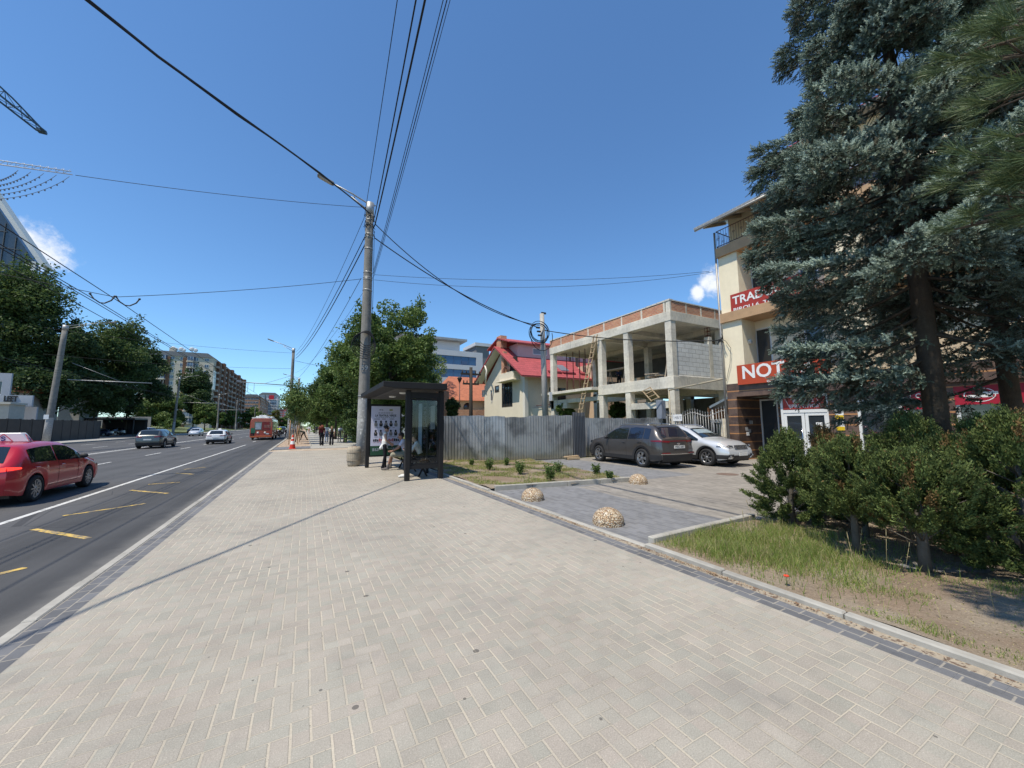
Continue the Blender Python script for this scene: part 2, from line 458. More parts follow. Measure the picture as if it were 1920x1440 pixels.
kerbrun('far_kerb', (-2.10, 31.5), (-2.10, 190), .2, .03, -.3, 2.0)
kerbrun('far_kerb', (.5, 36.5), (.5, 120), .1, .05, -.2, 2.0)
kerbrun('far_kerb', (4.26, 22), (4.26, 150), .12, .08, -.2, 2.0)
sheet('lawn', [(4.32, 17.2), (60, 17.2), (60, 500), (4.32, 500)], .02, LAWN)
# across the road
sheet('pavement_across', [(-28.9, -40), (-24.1, -40), (-24.1, 84), (-28.9, 84)], .0, FARP)
sheet('parking_yard', [(-90, 84), (-24.1, 84), (-24.1, 139), (-90, 139)], -.06, ASPH)
sheet('pavement_across', [(-27.5, 102), (-24.1, 102), (-24.1, 600), (-27.5, 600)], .0, FARP)
kerbrun('kerb_across', (-24.05, 30), (-24.05, 84), .2, .03, -.3, 2.0)
kerbrun('kerb_across', (-24.05, 102), (-24.05, 260), .2, .03, -.3, 2.0)
mb = MB(); mb.grid([[(X_, Y_, .05 + max(0, -27.6-X_)*.075 + .15*math.sin(Y_*.11+X_*.3)) for X_ in np.linspace(-70, -27.6, 16)] for Y_ in np.linspace(139.2, 230, 24)]); mb.grid([[(X_, Y_, .06+.15*math.sin(Y_*.3)*.3) for X_ in (-32, -30, -27.6)] for Y_ in np.linspace(108, 139, 8)])
struct('lawn_across', mb, LAWN)
sheet('yard_across', [(-120, -40), (-29.1, -40), (-29.1, 84), (-120, 84)], .01, SOIL)

# painted markings, 4 mm above the road
m, p = newmat('road_paint'); v, x, y, z = objco(True)
c = mixc(noise(v, 6., 6, .7).ss(.50, .64)*.8, (.56, .55, .52), (.16, .16, .16)); setp(p, c, .8); WPAINT = m
m, p = newmat('yellow_road_paint'); v, x, y, z = objco(True)
c = mixc(noise(v, 7., 6, .7).ss(.44, .58)*.85, (.60, .40, .09), (.13, .12, .11)); setp(p, c, .8); YPAINT = m
RZ = -.126
def strip(mb, a, b, wd):
    a = Vector((a[0], a[1], 0)); b = Vector((b[0], b[1], 0)); d = (b-a).normalized(); n = Vector((-d.y, d.x, 0))*wd/2
    mb.poly([(q.x, q.y, RZ) for q in (a-n, b-n, b+n, a+n)])
mb = MB()
strip(mb, (-5.08, -20), (-5.08, 46), .12); strip(mb, (-12.9, -20), (-12.9, 90), .13); strip(mb, (-13.2, -20), (-13.2, 90), .13)
for q in range(-3, 40):
    for X_ in (-9.0, -17.0, -20.6): strip(mb, (X_, q*8+1.2), (X_, q*8+4.2), .12)
for q in range(8, 30): strip(mb, (-5.3, q*8-10), (-5.3, q*8-7), .12)
strip(mb, (-13, 96), (-13, 400), .15)
struct('lane_marking', mb, WPAINT)
mb = MB()
for a, b in (((62, 992), (165, 1009)), ((118, 967), (272, 944)), ((245, 919), (314, 925)), ((278, 908), (337, 904)), ((-60, 1090), (48, 1064)), ((330, 887), (362, 889)), ((345, 880), (385, 876))):
    A = aZ(*a, RZ); B = aZ(*b, RZ); strip(mb, A, B, .10)
struct('bus_stop_marking', mb, YPAINT)
mb = MB(); c_ = aZ(1364, 889, .004)
mb.poly([(c_.x+.33*math.cos(t), c_.y+.33*math.sin(t), .004) for t in np.linspace(0, 6.283, 24, False)])
tag(mb.build('manhole_cover', mat('rusty_iron', (.16, .11, .085), .8, .3, 6)), 'rusty round manhole cover in the grey driveway', 'manhole cover')
# verges: uneven soil sheets
def soil(name, poly, z, seed, amp=.05, n=44):
    xs = [q[0] for q in poly]; ys = [q[1] for q in poly]; rg = random.Random(seed)
    ph = [(rg.uniform(.5, 4), rg.uniform(.5, 4), rg.uniform(0, 6)) for _ in range(7)]
    def inside(x, y):
        r = False
        for (x0, y0), (x1, y1) in zip(poly, poly[1:]+poly[:1]):
            if (y0 > y) != (y1 > y) and x < (x1-x0)*(y-y0)/(y1-y0)+x0: r = not r
        return r
    def hz(x, y): return z + amp*sum(math.sin(a*x+b*y+c) for a, b, c in ph)/5 - .02
    mb = MB(); gx = np.linspace(min(xs), max(xs), n); gy = np.linspace(min(ys), max(ys), n); ids = {}
    for a in range(n-1):
        for b in range(n-1):
            if inside((gx[a]+gx[a+1])/2, (gy[b]+gy[b+1])/2):
                q = []
                for s_, t_ in ((a, b), (a+1, b), (a+1, b+1), (a, b+1)):
                    if (s_, t_) not in ids: ids[s_, t_] = mb.v((gx[s_], gy[t_], hz(gx[s_], gy[t_])))
                    q.append(ids[s_, t_])
                mb.f(q, 0, True)
    struct(name, mb, SOIL); return inside, hz
NEARV = [(4.25, -6), (14, -6), (14, 3.2), (10, 3.9), (4.25, 3.93)]
FARV = [(4.25, 9.02), (8.45, 8.36), (9.3, 15.4), (5.6, 17.2), (4.25, 17.2)]
in_near, hz_near = soil('near_verge', NEARV, .05, 3, .06)
in_far, hz_far = soil('far_verge', FARV, .085, 5, .05)
# ---------------------------------------------------------------- vehicles
def paint(name, c, metal=.35, rough=.32):
    if name in MC: return MC[name]
    m, p = newmat(name); v, x, y, z = objco()
    dust = noise(v, 1.6, 5)*.5
    cc = mixc((0.62-z).ss(0.1, .5)*.35*dust, c, (.22, .20, .17))     # road dust low on the body
    setp(p, cc, rough, metal=metal); p.inputs['Coat Weight'].default_value = .8; p.inputs['Coat Roughness'].default_value = .04
    MC[name] = m; return m
TYRE = mat('tyre_rubber', (.022, .022, .023), .85, .3, 9)
PLAST = mat('black_plastic', (.028, .028, .03), .62, .2, 5)
ALLOY = mat('alloy', (.42, .42, .43), .35, .1, 5, metal=.85)
CHROME = mat('chrome', (.62, .62, .63), .2, .05, 5, metal=1)
CGLASS = glassm('car_glass', (.012, .016, .018), .02)
CGLASSB = glassm('tinted_glass', (.012, .016, .030), .02)
REDL = mat('red_lens', (.17, .006, .010), .2, .1, 20, spec=.7)
REDLL, _p = newmat('lit_tail_lens'); setp(_p, (.7, .03, .02), .25); _p.inputs['Emission Color'].default_value = (1, .05, .03, 1); _p.inputs['Emission Strength'].default_value = 1.2
HEADL = mat('headlamp_lens', (.13, .14, .15), .08, .5, 14, spec=.9, metal=.5)
PLATE = mat('plate_white', (.62, .62, .6), .5, .05)
INK = mat('black_ink', (.02, .02, .022), .6, .05)
DARK = mat('underbody', (.012, .012, .012), .9, .1)
def interp(pts, x):
    return float(np.interp(x, [q[0] for q in pts], [q[1] for q in pts]))
def smoothprof(pts, L):
    ys = np.linspace(0, L, 240); z = np.interp(ys, [q[0] for q in pts], [q[1] for q in pts])
    k = np.hanning(13); k /= k.sum(); zz = np.convolve(np.pad(z, 6, mode='edge'), k, 'valid')
    return list(zip(ys, zz))
class Car:
    def __init__(s, L, w, top, belt, sill=.24, yr=.85, yf=3.5, wr=.33, tum=.30, rear=None, front=None, bulge=.07, ra=None):
        s.L, s.w, s.sill, s.yr, s.yf, s.wr, s.tum, s.bulge = L, w, sill, yr, yf, wr, tum, bulge
        s.top = smoothprof(top, L); s.belt = belt; s.ra = ra or wr+.055
        s.rs = rear or [(.2, .06), (.45, -.02), (.7, -.03), (.9, .01), (1.1, .03)]
        s.fs = front or [(.2, -.10), (.42, .02), (.6, .0), (.75, -.06), (.9, -.1)]
    def plan(s, y):
        t = abs(y-s.L/2)/(s.L/2); return s.w*(1 - .05*t**3 - .13*max(0, (t-.82)/.18)**2.2)
    def low(s, y):
        z = s.sill + .06*max(0, abs(y-s.L/2)/(s.L/2)-.85)/.15
        for yw in (s.yr, s.yf):
            d = abs(y-yw)
            if d < s.ra: z = max(z, s.wr + math.sqrt(s.ra**2-d*d))
        return z
    def sect(s, y):
        W = s.plan(y); zt = interp(s.top, y); zb = min(interp(s.belt, y), zt-.035); zl = min(s.low(y), zb-.1)
        g = max(0, zt-zb-.05)
        k = min(1, g/.25)
        xt = W-.035-s.tum*g
        pts = [(W-.035, zl), (W-.008, zl+(zb-zl)*.22), (W, zl+(zb-zl)*.5), (W-.006, zl+(zb-zl)*.80), (W-.034, zb)]
        pts += [(xt-.03*(1-k)-.015*k, zb+(zt-zb)*(.55+.25*k)), (xt-.13, zt-.012), (xt*.5, zt+.012), (0, zt+.02)]
        return pts
    def side(s, y, z, off=.005):
        p = s.sect(y)[:7]; return float(np.interp(z, [q[1] for q in p], [q[0] for q in p])) + off
    def topz(s, y, x, off=.006):
        p = s.sect(y)[4:][::-1]; return float(np.interp(abs(x), [q[0] for q in p], [q[1] for q in p])) + off
    def P(s, y, x, z):
        if y < .6: y2 = y + interp(s.rs, z)*(1-y/.6)**2
        elif y > s.L-.6: y2 = y + interp(s.fs, z)*(1-(s.L-y)/.6)**2
        else: y2 = y
        return (x, y2-s.L/2, z)
    def cap(s, x, z, fr, off=.006):
        y0 = s.L if fr else 0; W = s.plan(y0); b = s.bulge*(1-(min(1, abs(x)/W))**2) + off
        q = s.P(y0, x, z); return (x, q[1] + (b if fr else -b), z)
    def body(s):
        ys = set(np.linspace(0, s.L, 64))
        for yw in (s.yr, s.yf):
            for a in np.linspace(-1, 1, 15): ys.add(yw + s.ra*math.sin(a*math.pi/2)*.9999)
        ys = sorted(ys); mb = MB(); rows = []
        for y in ys:
            h = [s.P(y, x, z) for x, z in s.sect(y)]
            rows.append([(-x, y2, z) for x, y2, z in h[:-1]] + h[::-1])
        mb.grid(rows, 0, True)
        for fr, y in ((0, 0), (1, s.L)):
            sc2 = s.sect(y); n = 9; g = []
            for x, z in sc2:
                g.append([s.cap(x*t, z, fr, 0) for t in np.linspace(-1, 1, n)])
            mb.grid(g, 0, True)
        return mb
    def sidepatch(s, mb, ya, yb, zlo, zhi, m=0, n=14, off=.006, mirror=True, sk=0.):
        for sg in ((1, -1) if mirror is True else (mirror,)):
            rows = []
            for y in np.linspace(ya, yb, n):
                a, b_ = (zlo(y) if callable(zlo) else zlo), (zhi(y) if callable(zhi) else zhi)
                if b_ < a+.004: b_ = a+.004
                r = []
                for t in np.linspace(0, 1, 4):
                    z = a+(b_-a)*t; yy = y + sk*(z-a); q = s.P(yy, s.side(yy, z, off), z); r.append((q[0]*sg, q[1], q[2]))
                rows.append(r)
            mb.grid(rows, m, True)
    def toppatch(s, mb, ya, yb, xa, xb, m=0, n=10, off=.006):
        rows = []
        for t in np.linspace(0, 1, n):
            y = ya+(yb-ya)*t; xm = xa+(xb-xa)*t
            rows.append([s.P(y, x, s.topz(y, x, off)) for x in np.linspace(-xm, xm, 9)])
        mb.grid(rows, m, True)
    def cappatch(s, mb, x0, x1, z0, z1, fr, m=0, off=.008, mirror=True, n=5):
        for sg in ((1, -1) if mirror else (1,)):
            mb.grid([[s.cap(sg*x, z, fr, off) for x in np.linspace(x0, x1, n)] for z in np.linspace(z0, z1, 4)], m, True)
    def curve(s, mb, pts, r=.006, m=0, off=.0, mirror=True):
        for sg in ((1, -1) if mirror is True else (mirror,)):
            mb.tube([(lambda q: (q[0]*sg, q[1], q[2]))(s.P(y, s.side(y, z, off), z)) for y, z in pts], r, 5, m)
_rimcache = {}
def rim_mesh(r, style):
    k = (round(r, 3), style)
    if k in _rimcache: return _rimcache[k]
    mb = MB(); n = {'five': 5, 'ten': 10, 'seven': 7}[style]
    mb.lathe([(r*.60, .05), (r*.68, .075), (r*.71, .07), (r*.70, .0), (r*.60, -.02)], n=28, m=0, axis='x')
    mb.lathe([(.001, .0), (r*.66, .0)], n=24, m=1, axis='x')
    mb.lathe([(.001, .07), (r*.14, .068), (r*.17, .04), (r*.17, .0)], n=14, m=0, axis='x')
    for q in range(n):
        t = 2*math.pi*q/n
        for e in ((-.14, .14) if style == 'five' else (0,)):
            a, b_ = t+e*.4, t+e
            mb.bar((.052, r*.12*math.cos(a), r*.12*math.sin(a)), (.056, r*.66*math.cos(b_), r*.66*math.sin(b_)), .03 if style != 'five' else .034, .05 if n < 10 else .036, 0, (0, -math.sin(t), math.cos(t)))
    me = mb.mesh('rim', [ALLOY, DARK]); mt = MB()
    mt.lathe([(r*.66, .06), (r*.70, .085), (r*.86, .09), (r*.97, .075), (r, .045), (r, -.1), (r*.9, -.13), (r*.6, -.12)], n=32, axis='x')
    tm = mt.mesh('wheel', [TYRE]); _rimcache[k] = (tm, me); return tm, me
def wheels(c, root, style='five'):
    tm, me = rim_mesh(c.wr, style)
    for yw in (c.yr, c.yf):
        for sg in (1, -1):
            o = link('wheel', tm, root, (sg*(c.w-.10), yw-c.L/2, c.wr)); o.rotation_euler = (0, 0, 0 if sg > 0 else math.pi)
            link('rim', me, o)
def mkcar(name, label, cat, c, pm, loc, rz, wins, wind, rearw, style='five', glass=None, rglass=None, group=None, clad=None, rails=False, mirrors=True,
          tail=None, head=None, plate=True, lit=False, platetext=None, handles=True):
    root = thing(name, label, cat, loc, rz, group)
    c.body().build('body', pm, root, fix=True); wheels(c, root, style)
    mb = MB(); L = c.L
    mb.b(-c.w+.14, -L/2+.12, .2, c.w-.14, L/2-.15, .5)
    for yw in (c.yr, c.yf):
        for sg in (1, -1):
            a0 = math.asin(min(.9, (c.sill+.04-c.wr)/c.ra)); A_ = np.linspace(a0, math.pi-a0, 20)
            mb.grid([[(sg*x_, yw-L/2+(c.ra+.002)*math.cos(t), c.wr+(c.ra+.002)*math.sin(t)) for x_ in (c.w-.36, c.w-.05)] for t in A_], 0, True)
            mb.grid([[(sg*(c.w-.35), yw-L/2+k_*c.ra*math.cos(t), c.wr+k_*c.ra*math.sin(t)) for k_ in (.02, 1)] for t in A_], 0, True)
    mb.build('underbody', DARK, root)
    glass = glass or CGLASS
    zb = lambda y: interp(c.belt, y)+.02
    zt = lambda y: interp(c.top, y)-.105
    for q, (ya, yb) in enumerate(wins):
        for sg in (1, -1):
            mb = MB(); c.sidepatch(mb, ya, yb, zb, zt, off=.007, mirror=sg)
            mb.build('side_window', rglass if (rglass and q > 0) else glass, root, fix=False)
    mb = MB(); c.toppatch(mb, *wind); mb.build('windscreen', glass, root)
    mb = MB(); c.toppatch(mb, *rearw); mb.build('rear_window', rglass or glass, root)
    ya, yb = wins[-1][0], wins[0][1]
    mb = MB(); ymid = wins[0][0]
    bt = lambda y: interp(c.belt, y)
    zl = c.sill+.12
    yd = yb-.35
    for sg in (1, -1):
        mb = MB()
        for y0 in (ymid+.03, ya+.12 if len(wins) > 1 else ymid-.9, yd): c.curve(mb, [(y0, z) for z in np.linspace(zl, bt(y0), 6)], .005, mirror=sg)
        c.curve(mb, [(y, zl) for y in np.linspace(ya+.35, yd, 10)], .005, mirror=sg)
        mb.build('panel_gap', DARK, root)
    if clad:
        for sg in (1, -1):
            mb = MB(); c.sidepatch(mb, c.yr+c.ra, c.yf-c.ra, c.sill, c.sill+clad, 0, 12, .012, mirror=sg)
            c.sidepatch(mb, .02, c.yr-c.ra, c.low(.02), .50, 0, 8, .012, mirror=sg); c.sidepatch(mb, c.yf+c.ra, L-.02, c.low(L-.02), .46, 0, 8, .012, mirror=sg)
            for yw in (c.yr, c.yf):
                rows = []
                for t in np.linspace(-.12, math.pi+.12, 22):
                    r_ = []
                    for rr in (c.ra-.012, c.ra+.03, c.ra+.062):
                        y = yw+rr*math.cos(t); z = max(c.sill+.01, c.wr+rr*math.sin(t)); y = min(max(y, .01), L-.01)
                        pp = c.P(y, c.side(y, max(z, c.low(y)), .014), z); r_.append((pp[0]*sg, pp[1], pp[2]))
                    rows.append(r_)
                mb.grid(rows, 0, True)
            mb.build('wheel_arch_trim', PLAST, root, fix=False)
        mb = MB(); c.cappatch(mb, 0, c.plan(0)*.99, .27, .50, 0, 0, .014); mb.build('rear_bumper', PLAST, root)
    if handles:
        for y0 in (ymid+.18, (wins[1][0]+.14) if len(wins) > 1 else ymid-.7):
            for sg in (1, -1):
                z = bt(y0)-.10; x = c.side(y0, z, 0)*sg; mb = MB()
                mb.b(min(x-.01, x+sg*.035), y0-L/2-.09, z-.016, max(x-.01, x+sg*.035), y0-L/2+.09, z+.016); mb.build('door_handle', pm, root, bev=.008)
    if mirrors:
        for sg in (1, -1):
            y0 = yb-.30; z = bt(y0)+.07; x = c.side(y0, z-.05, 0)*sg; mb = MB()
            mb.ball((x+sg*.10, y0-L/2+.02, z+.02), (.10, .055, .07), 12, 8); mb.bar((x-sg*.02, y0-L/2, z-.05), (x+sg*.06, y0-L/2, z-.02), .05, .03); mb.build('wing_mirror', PLAST, root)
    if rails:
        for sg in (1, -1):
            mb = MB(); mb.tube([(sg*(c.w*.62), y-L/2, c.topz(y, c.w*.62, .0)+(.04 if 0 < q < 9 else .0)) for q, y in enumerate(np.linspace(.75, 2.5, 10))], .014, 6); mb.build('roof_rail', ALLOY, root)
    if tail:
        x0, x1, z0, z1, ys = tail
        for sg in (1, -1):
            mb = MB(); mb.grid([[c.cap(sg*x, z+(x-x1)*.06, 0, .012) for x in np.linspace(x0, min(x1, c.plan(0)*.97), 6)] for z in np.linspace(z0, z1, 4)])
            c.sidepatch(mb, .0, ys, lambda y: z0+(z1-z0)*.25*y/ys, lambda y: z1-(z1-z0)*.35*y/ys, 0, 6, .012, mirror=sg)
            mb.build('tail_light', REDLL if lit else REDL, root, fix=False)
    if head:
        for sg in (1, -1):
            mb = MB(); q_ = c.cap(sg*(head[0]*.45+head[1]*.55), (head[2]+head[3])/2+.02, 1, .016); mb.ball(q_, (.05, .012, .035), 10, 6); mb.build('lamp_bulb', CHROME, root)
        x0, x1, z0, z1, ys = head
        for sg in (1, -1):
            mb = MB(); mb.grid([[c.cap(sg*x, z+(x-x0)*.10, 1, .012) for x in np.linspace(x0, min(x1, c.plan(L)*.97), 6)] for z in np.linspace(z0, z1, 4)])
            c.sidepatch(mb, L-ys, L, lambda y: z0+.02, lambda y: z1-.02+.1*(y-L+ys)*0, 0, 6, .012, mirror=sg)
            mb.build('headlight', HEADL, root, fix=False)
    if plate:
        z = .62 if plate is True else plate
        for fr in ((0, 1)):
            zz = z if not fr else .48
            q = c.cap(0, zz, fr, .02); s_ = 1 if fr else -1; mb = MB()
            mb.b(-.26, min(q[1]-.01, q[1]+.01), zz-.055, .26, max(q[1]-.01, q[1]+.01), zz+.055)
            if platetext: text_mb(mb, platetext, .10, (0, q[1]+s_*.012, zz), (-s_, 0, 0), (0, 0, 1), 1, .001, wid=.44)
            mb.build('number_plate', [PLATE, INK], root)
    return root
# silhouettes (y from rear bumper, z)
HATCH = [(0, .93), (.05, .98), (.12, 1.04), (.52, 1.38), (.70, 1.425), (1.2, 1.46), (1.9, 1.475), (2.35, 1.44), (2.7, 1.31), (3.28, 1.0), (3.5, .955), (3.95, .88), (4.2, .79), (4.36, .64)]
SUVP = [(0, 1.06), (.05, 1.13), (.36, 1.50), (.50, 1.57), (1.0, 1.615), (1.6, 1.64), (2.2, 1.625), (2.6, 1.53), (3.34, 1.14), (3.6, 1.09), (4.15, 1.0), (4.38, .88), (4.48, .72)]
XOVER = [(0, .98), (.05, 1.04), (.40, 1.42), (.55, 1.49), (1.0, 1.55), (1.7, 1.585), (2.15, 1.56), (2.5, 1.45), (3.25, 1.06), (3.5, 1.02), (3.95, .95), (4.18, .84), (4.30, .70)]
HB = [(0, .92), (.8, .96), (2, .93), (3.3, .90), (4.4, .62)]
SB = [(0, 1.05), (.8, 1.08), (2, 1.03), (3.4, 1.0), (4.5, .72)]
XB = [(0, .98), (.8, 1.02), (2, .97), (3.3, .94), (4.4, .68)]
def hatch(): return Car(4.36, .895, HATCH, HB, .22, .86, 3.51, .325)
def suv(): return Car(4.48, .925, SUVP, SB, .27, .92, 3.62, .355, bulge=.08)
def xover(): return Car(4.30, .885, XOVER, XB, .25, .85, 3.45, .335)
HW = dict(wins=[(1.72, 3.12), (.62, 1.66)], wind=(3.22, 2.42, .70, .55), rearw=(.10, .53, .60, .50))
SW = dict(wins=[(1.72, 3.2), (.86, 1.66), (.52, .82)], wind=(3.30, 2.62, .72, .56), rearw=(.06, .40, .64, .56))
XW = dict(wins=[(1.68, 3.1), (.80, 1.62), (.52, .76)], wind=(3.20, 2.52, .70, .54), rearw=(.07, .42, .60, .52))

# red estate car of a driving school, left edge
c = hatch(); PR = paint('red_paint', (.46, .008, .020), .1)
red = mkcar('hatchback_car', 'red hatchback with a white triangle sign on its roof, at left edge of photo', 'car', c, PR, (-6.76, 14.33-.86+2.18, -.13), 0, style='ten', tail=(.28, .80, .84, .93, .26), head=(.5, .8, .6, .7, .3), lit=True, plate=.72, **HW)
rs = MB(); rs.prism([(-.45, 0), (.45, 0), (.30, .24), (-.30, .24)], 'y', -.11, .11)
roofsign = rs.build('roof_sign', mat('white_plastic', (.72, .70, .70), .45, .06), None, bev=.02); roofsign.parent = red; roofsign.location = (0, -.75, 1.475)
mb = MB()
for a, b_ in (((-.17, .025), (.17, .025)), ((.17, .025), (0, .215)), ((0, .215), (-.17, .025))): mb.bar((a[0], -.113, a[1]), (b_[0], -.113, b_[1]), .008, .014)
text_mb(mb, 'Ș', .14, (0, -.114, .085), (1, 0, 0), (0, 0, 1), 1, .002, bold=.004)
# right-hand flank too
for a, b_ in (((-.085, .03), (.085, .03)), ((.085, .03), (0, .2)), ((0, .2), (-.085, .03))):
    f_ = lambda q: (.452-q[1]*.625, q[0], q[1]); mb.bar(f_(a), f_(b_), .012, .01, 0, (1, 0, .5))
text_mb(mb, 'Ș', .10, (.415, 0, .075), (0, 1, 0), (-.53, 0, .85), 1, .003, bold=.003)
mb.build('lettering', [mat('sign_pink', (.55, .05, .08), .5, .1), mat('sign_navy', (.03, .03, .16), .5, .1)], roofsign)

# brown SUV and silver crossover on the driveway
c = suv(); PB = paint('brown_metallic', (.078, .071, .068), .45)
bs = mkcar('suv_car', 'dark brown SUV parked on the driveway, its back to the camera', 'car', c, PB, (12.44, 11.92, .004), R(-4.6), style='five', rglass=CGLASSB, clad=.14, rails=True, tail=(.42, .86, .985, 1.055, .42), head=(.5, .8, .78, .9, .4), plate=.80, platetext='MSC 287', **SW)
mb = MB(); c.cappatch(mb, 0, .86, .53, .555, 0, 0, .018); mb.build('bumper_strip', CHROME, bs)
for sg in (1, -1):
    mb = MB(); mb.grid([[c.cap(sg*x_, z_, 0, .02) for x_ in np.linspace(.45, .80, 5)] for z_ in (.555, .575, .59, .60)]); mb.build('reflector', REDL, bs)
mb = MB(); c.cappatch(mb, 0, .43, 1.0, 1.03, 0, 0, .013); mb.build('light_bar', REDL, bs)
mb = MB(); c.toppatch(mb, .36, .60, .58, .56, 0, 6, .03); mb.build('spoiler', PB, bs)
mb = MB(); mb.tube([(0, -1.5, 1.63), (0, -1.62, 1.78)], [.012, .006], 6); mb.build('antenna', PLAST, bs)
mb = MB(); q_ = c.cap(0, .93, 0, .012); mb.ball((0, q_[1], .915), (.065, .01, .033)); mb.build('badge', CHROME, bs)
c = xover(); PS = paint('silver_paint', (.60, .61, .62), .35, .3)
ss = mkcar('crossover_car', 'silver crossover facing the camera, parked beside the brown SUV', 'car', c, PS, (14.72, 9.64+1.30, .004), R(180), style='seven', clad=.15, rails=True, tail=(.4, .84, .9, 1.0, .3), head=(.46, .84, .73, .81, .42), plate=.75, **XW)
mb = MB(); c.cappatch(mb, 0, .40, .66, .82, 1, 0, .012); mb.build('grille', PLAST, ss)
mb = MB()
for q in range(-6, 7):
    a = c.cap(q*.062, .67, 1, .022); b_ = c.cap(q*.062, .81, 1, .022); mb.bar(a, b_, .014, .014, 0, (0, 1, 0))
mb.build('grille_bars', CHROME, ss)
mb = MB(); c.cappatch(mb, 0, .52, .26, .44, 1, 0, .012); c.cappatch(mb, .53, .80, .38, .48, 1, 0, .012); mb.build('front_bumper_trim', PLAST, ss)
for sg in (1, -1):
    mb = MB(); mb.tube([c.cap(sg*x_, z_, 1, .02) for x_, z_ in ((.52, .33), (.60, .39), (.76, .42))], .013, 6); mb.build('bumper_trim', CHROME, ss)
    mb = MB(); q_ = c.cap(sg*.68, .43, 1, .018); mb.ball(q_, (.035, .01, .03)); mb.build('fog_light', CHROME, ss)
mb = MB(); c.toppatch(mb, 2.9, 2.62, .50, .45, 0, 5, .009); mb.build('sun_shade', mat('foil_shade', (.55, .66, .68), .25, .3, 8, metal=.6), ss)

# traffic on the far lanes
c = suv(); PG = paint('graphite_paint', (.10, .105, .10), .6)
mkcar('suv_car', 'grey SUV driving away on the road, left of the white taxi', 'car', c, PG, (-11.7, 45.8, -.13), R(-1), style='five', clad=.12, tail=(.40, .86, .97, 1.09, .35), plate=.78, **SW)
c = hatch(); PW = paint('white_paint', (.66, .66, .65), .0)
taxi = mkcar('taxi_car', 'white taxi with a roof light driving away behind the trolleybus', 'car', c, PW, (-8.15, 52.0, -.13), 0, style='ten', clad=.10, tail=(.34, .80, .86, .94, .22), plate=.7, **HW)
mb = MB(); mb.prism([(-.16, 0), (.16, 0), (.11, .13), (-.11, .13)], 'y', -.09, .09); o = mb.build('roof_light', mat('white_plastic', (.72, .70, .70), .45, .06), taxi, bev=.02, loc=(0, -.1, 1.49))
def simplecar(label, pm, shape, loc, rz, group, name='parked_car'):
    c = {'h': hatch, 's': suv, 'x': xover}[shape](); kw = {'h': HW, 's': SW, 'x': XW}[shape]
    return mkcar(name, label, 'car', c, pm, loc, rz, tail=(.34, .8, .88, .97, .25), head=(.45, .8, .66, .76, .3), handles=False, group=group, **kw)
PK = paint('black_paint', (.012, .012, .014), .2); PN = paint('navy_paint', (.015, .02, .045), .3)
g_ = 'cars parked in the yard across the road'
simplecar('white parked car nearest the road beyond the brown wall', PW, 'x', (-35.0, 126, .02), R(62), g_)
simplecar('silver parked car behind the white one across the road', PS, 's', (-36.6, 133, .02), R(62), g_)
simplecar('black car parked under the black shed beyond the brown wall', PK, 's', (-37.8, 117, -.06), R(80), g_)
simplecar('dark blue car just past the end of the brown wall', PN, 'h', (-37.2, 109, -.06), R(85), g_)
simplecar('silver car far off on the other carriageway facing the camera', PS, 'x', (-19.2, 98, -.13), R(180), None, 'oncoming_car')
simplecar('dark car parked by the trees far along the left pavement', PK, 's', (-25.6, 128, .02), R(175), None)
simplecar('pink and white car just right of the red trolleybus', paint('pink_paint', (.55, .42, .50), .1), 'h', (-5.0, 84, -.13), 0, None, 'driving_car')
simplecar('black car beyond the motorcycles far down the road', PK, 's', (-4.9, 110, -.13), 0, None, 'driving_car')
simplecar('pale car farthest off on the road beyond the motorcycles', PS, 'h', (-4.2, 150, -.13), 0, None, 'driving_car')

# trolleybus, seen from behind
TR = paint('trolley_red', (.36, .045, .018), .0, .4)
tb = thing('trolleybus', 'red trolleybus with white roof gear driving away down the road', 'trolleybus', (-5.05, 66.0, -.13), R(0))
L_, W_, H_ = 11.8, 1.25, 2.88
mb = MB()
prof = [(-W_+.06, .34), (-W_, .5), (-W_, 1.3), (-W_+.02, 2.4), (-W_+.10, 2.75), (-W_+.35, H_), (W_-.35, H_), (W_-.10, 2.75), (W_-.02, 2.4), (W_, 1.3), (W_, .5), (W_-.06, .34)]
for zz in (0,): mb.prism(prof, 'y', -L_/2, L_/2)
mb.build('body', TR, tb, bev=.06)
mb = MB()
for yw in (-L_/2+2.6, L_/2-2.7):
    for sg in (1, -1): mb.lathe([(.5, sg*1.256), (.0, sg*1.256)], (0, yw, .5), 20, 0, 'x')
mb.build('wheel_well', DARK, tb)
tm, rm = rim_mesh(.47, 'ten')
for yw in (-L_/2+2.6, L_/2-2.7):
    for sg in (1, -1):
        o = link('wheel', tm, tb, (sg*1.17, yw, .47)); o.rotation_euler = (0, 0, 0 if sg > 0 else math.pi); link('rim', rm, o)
yb = -L_/2
mb = MB(); mb.b(-.78, yb-.02, 1.35, .98, yb+.02, 2.42); o = mb.build('rear_window', glassm('trolley_glass', (.05, .055, .06), .05), tb, bev=.01)
mb = MB(); mb.b(-.66, yb-.026, 1.42, -.04, yb-.012, 2.22); mb.build('poster', mat('grey_poster', (.36, .40, .44), .6, .3, 4), tb)
mb = MB(); mb.b(.04, yb-.03, 1.36, .92, yb-.01, 2.40); mb.build('advert_panel', mat('maroon_vinyl', (.20, .022, .018), .5, .3, 3), tb)
mb = MB(); mb.b(-1.16, yb-.018, .95, -.66, yb+.01, 1.62); mb.build('green_panel', mat('green_vinyl', (.03, .14, .075), .5, .2), tb)
mb = MB(); mb.b(-1.18, yb-.02, .55, -.75, yb+.01, .95); mb.build('engine_grille', DARK, tb)
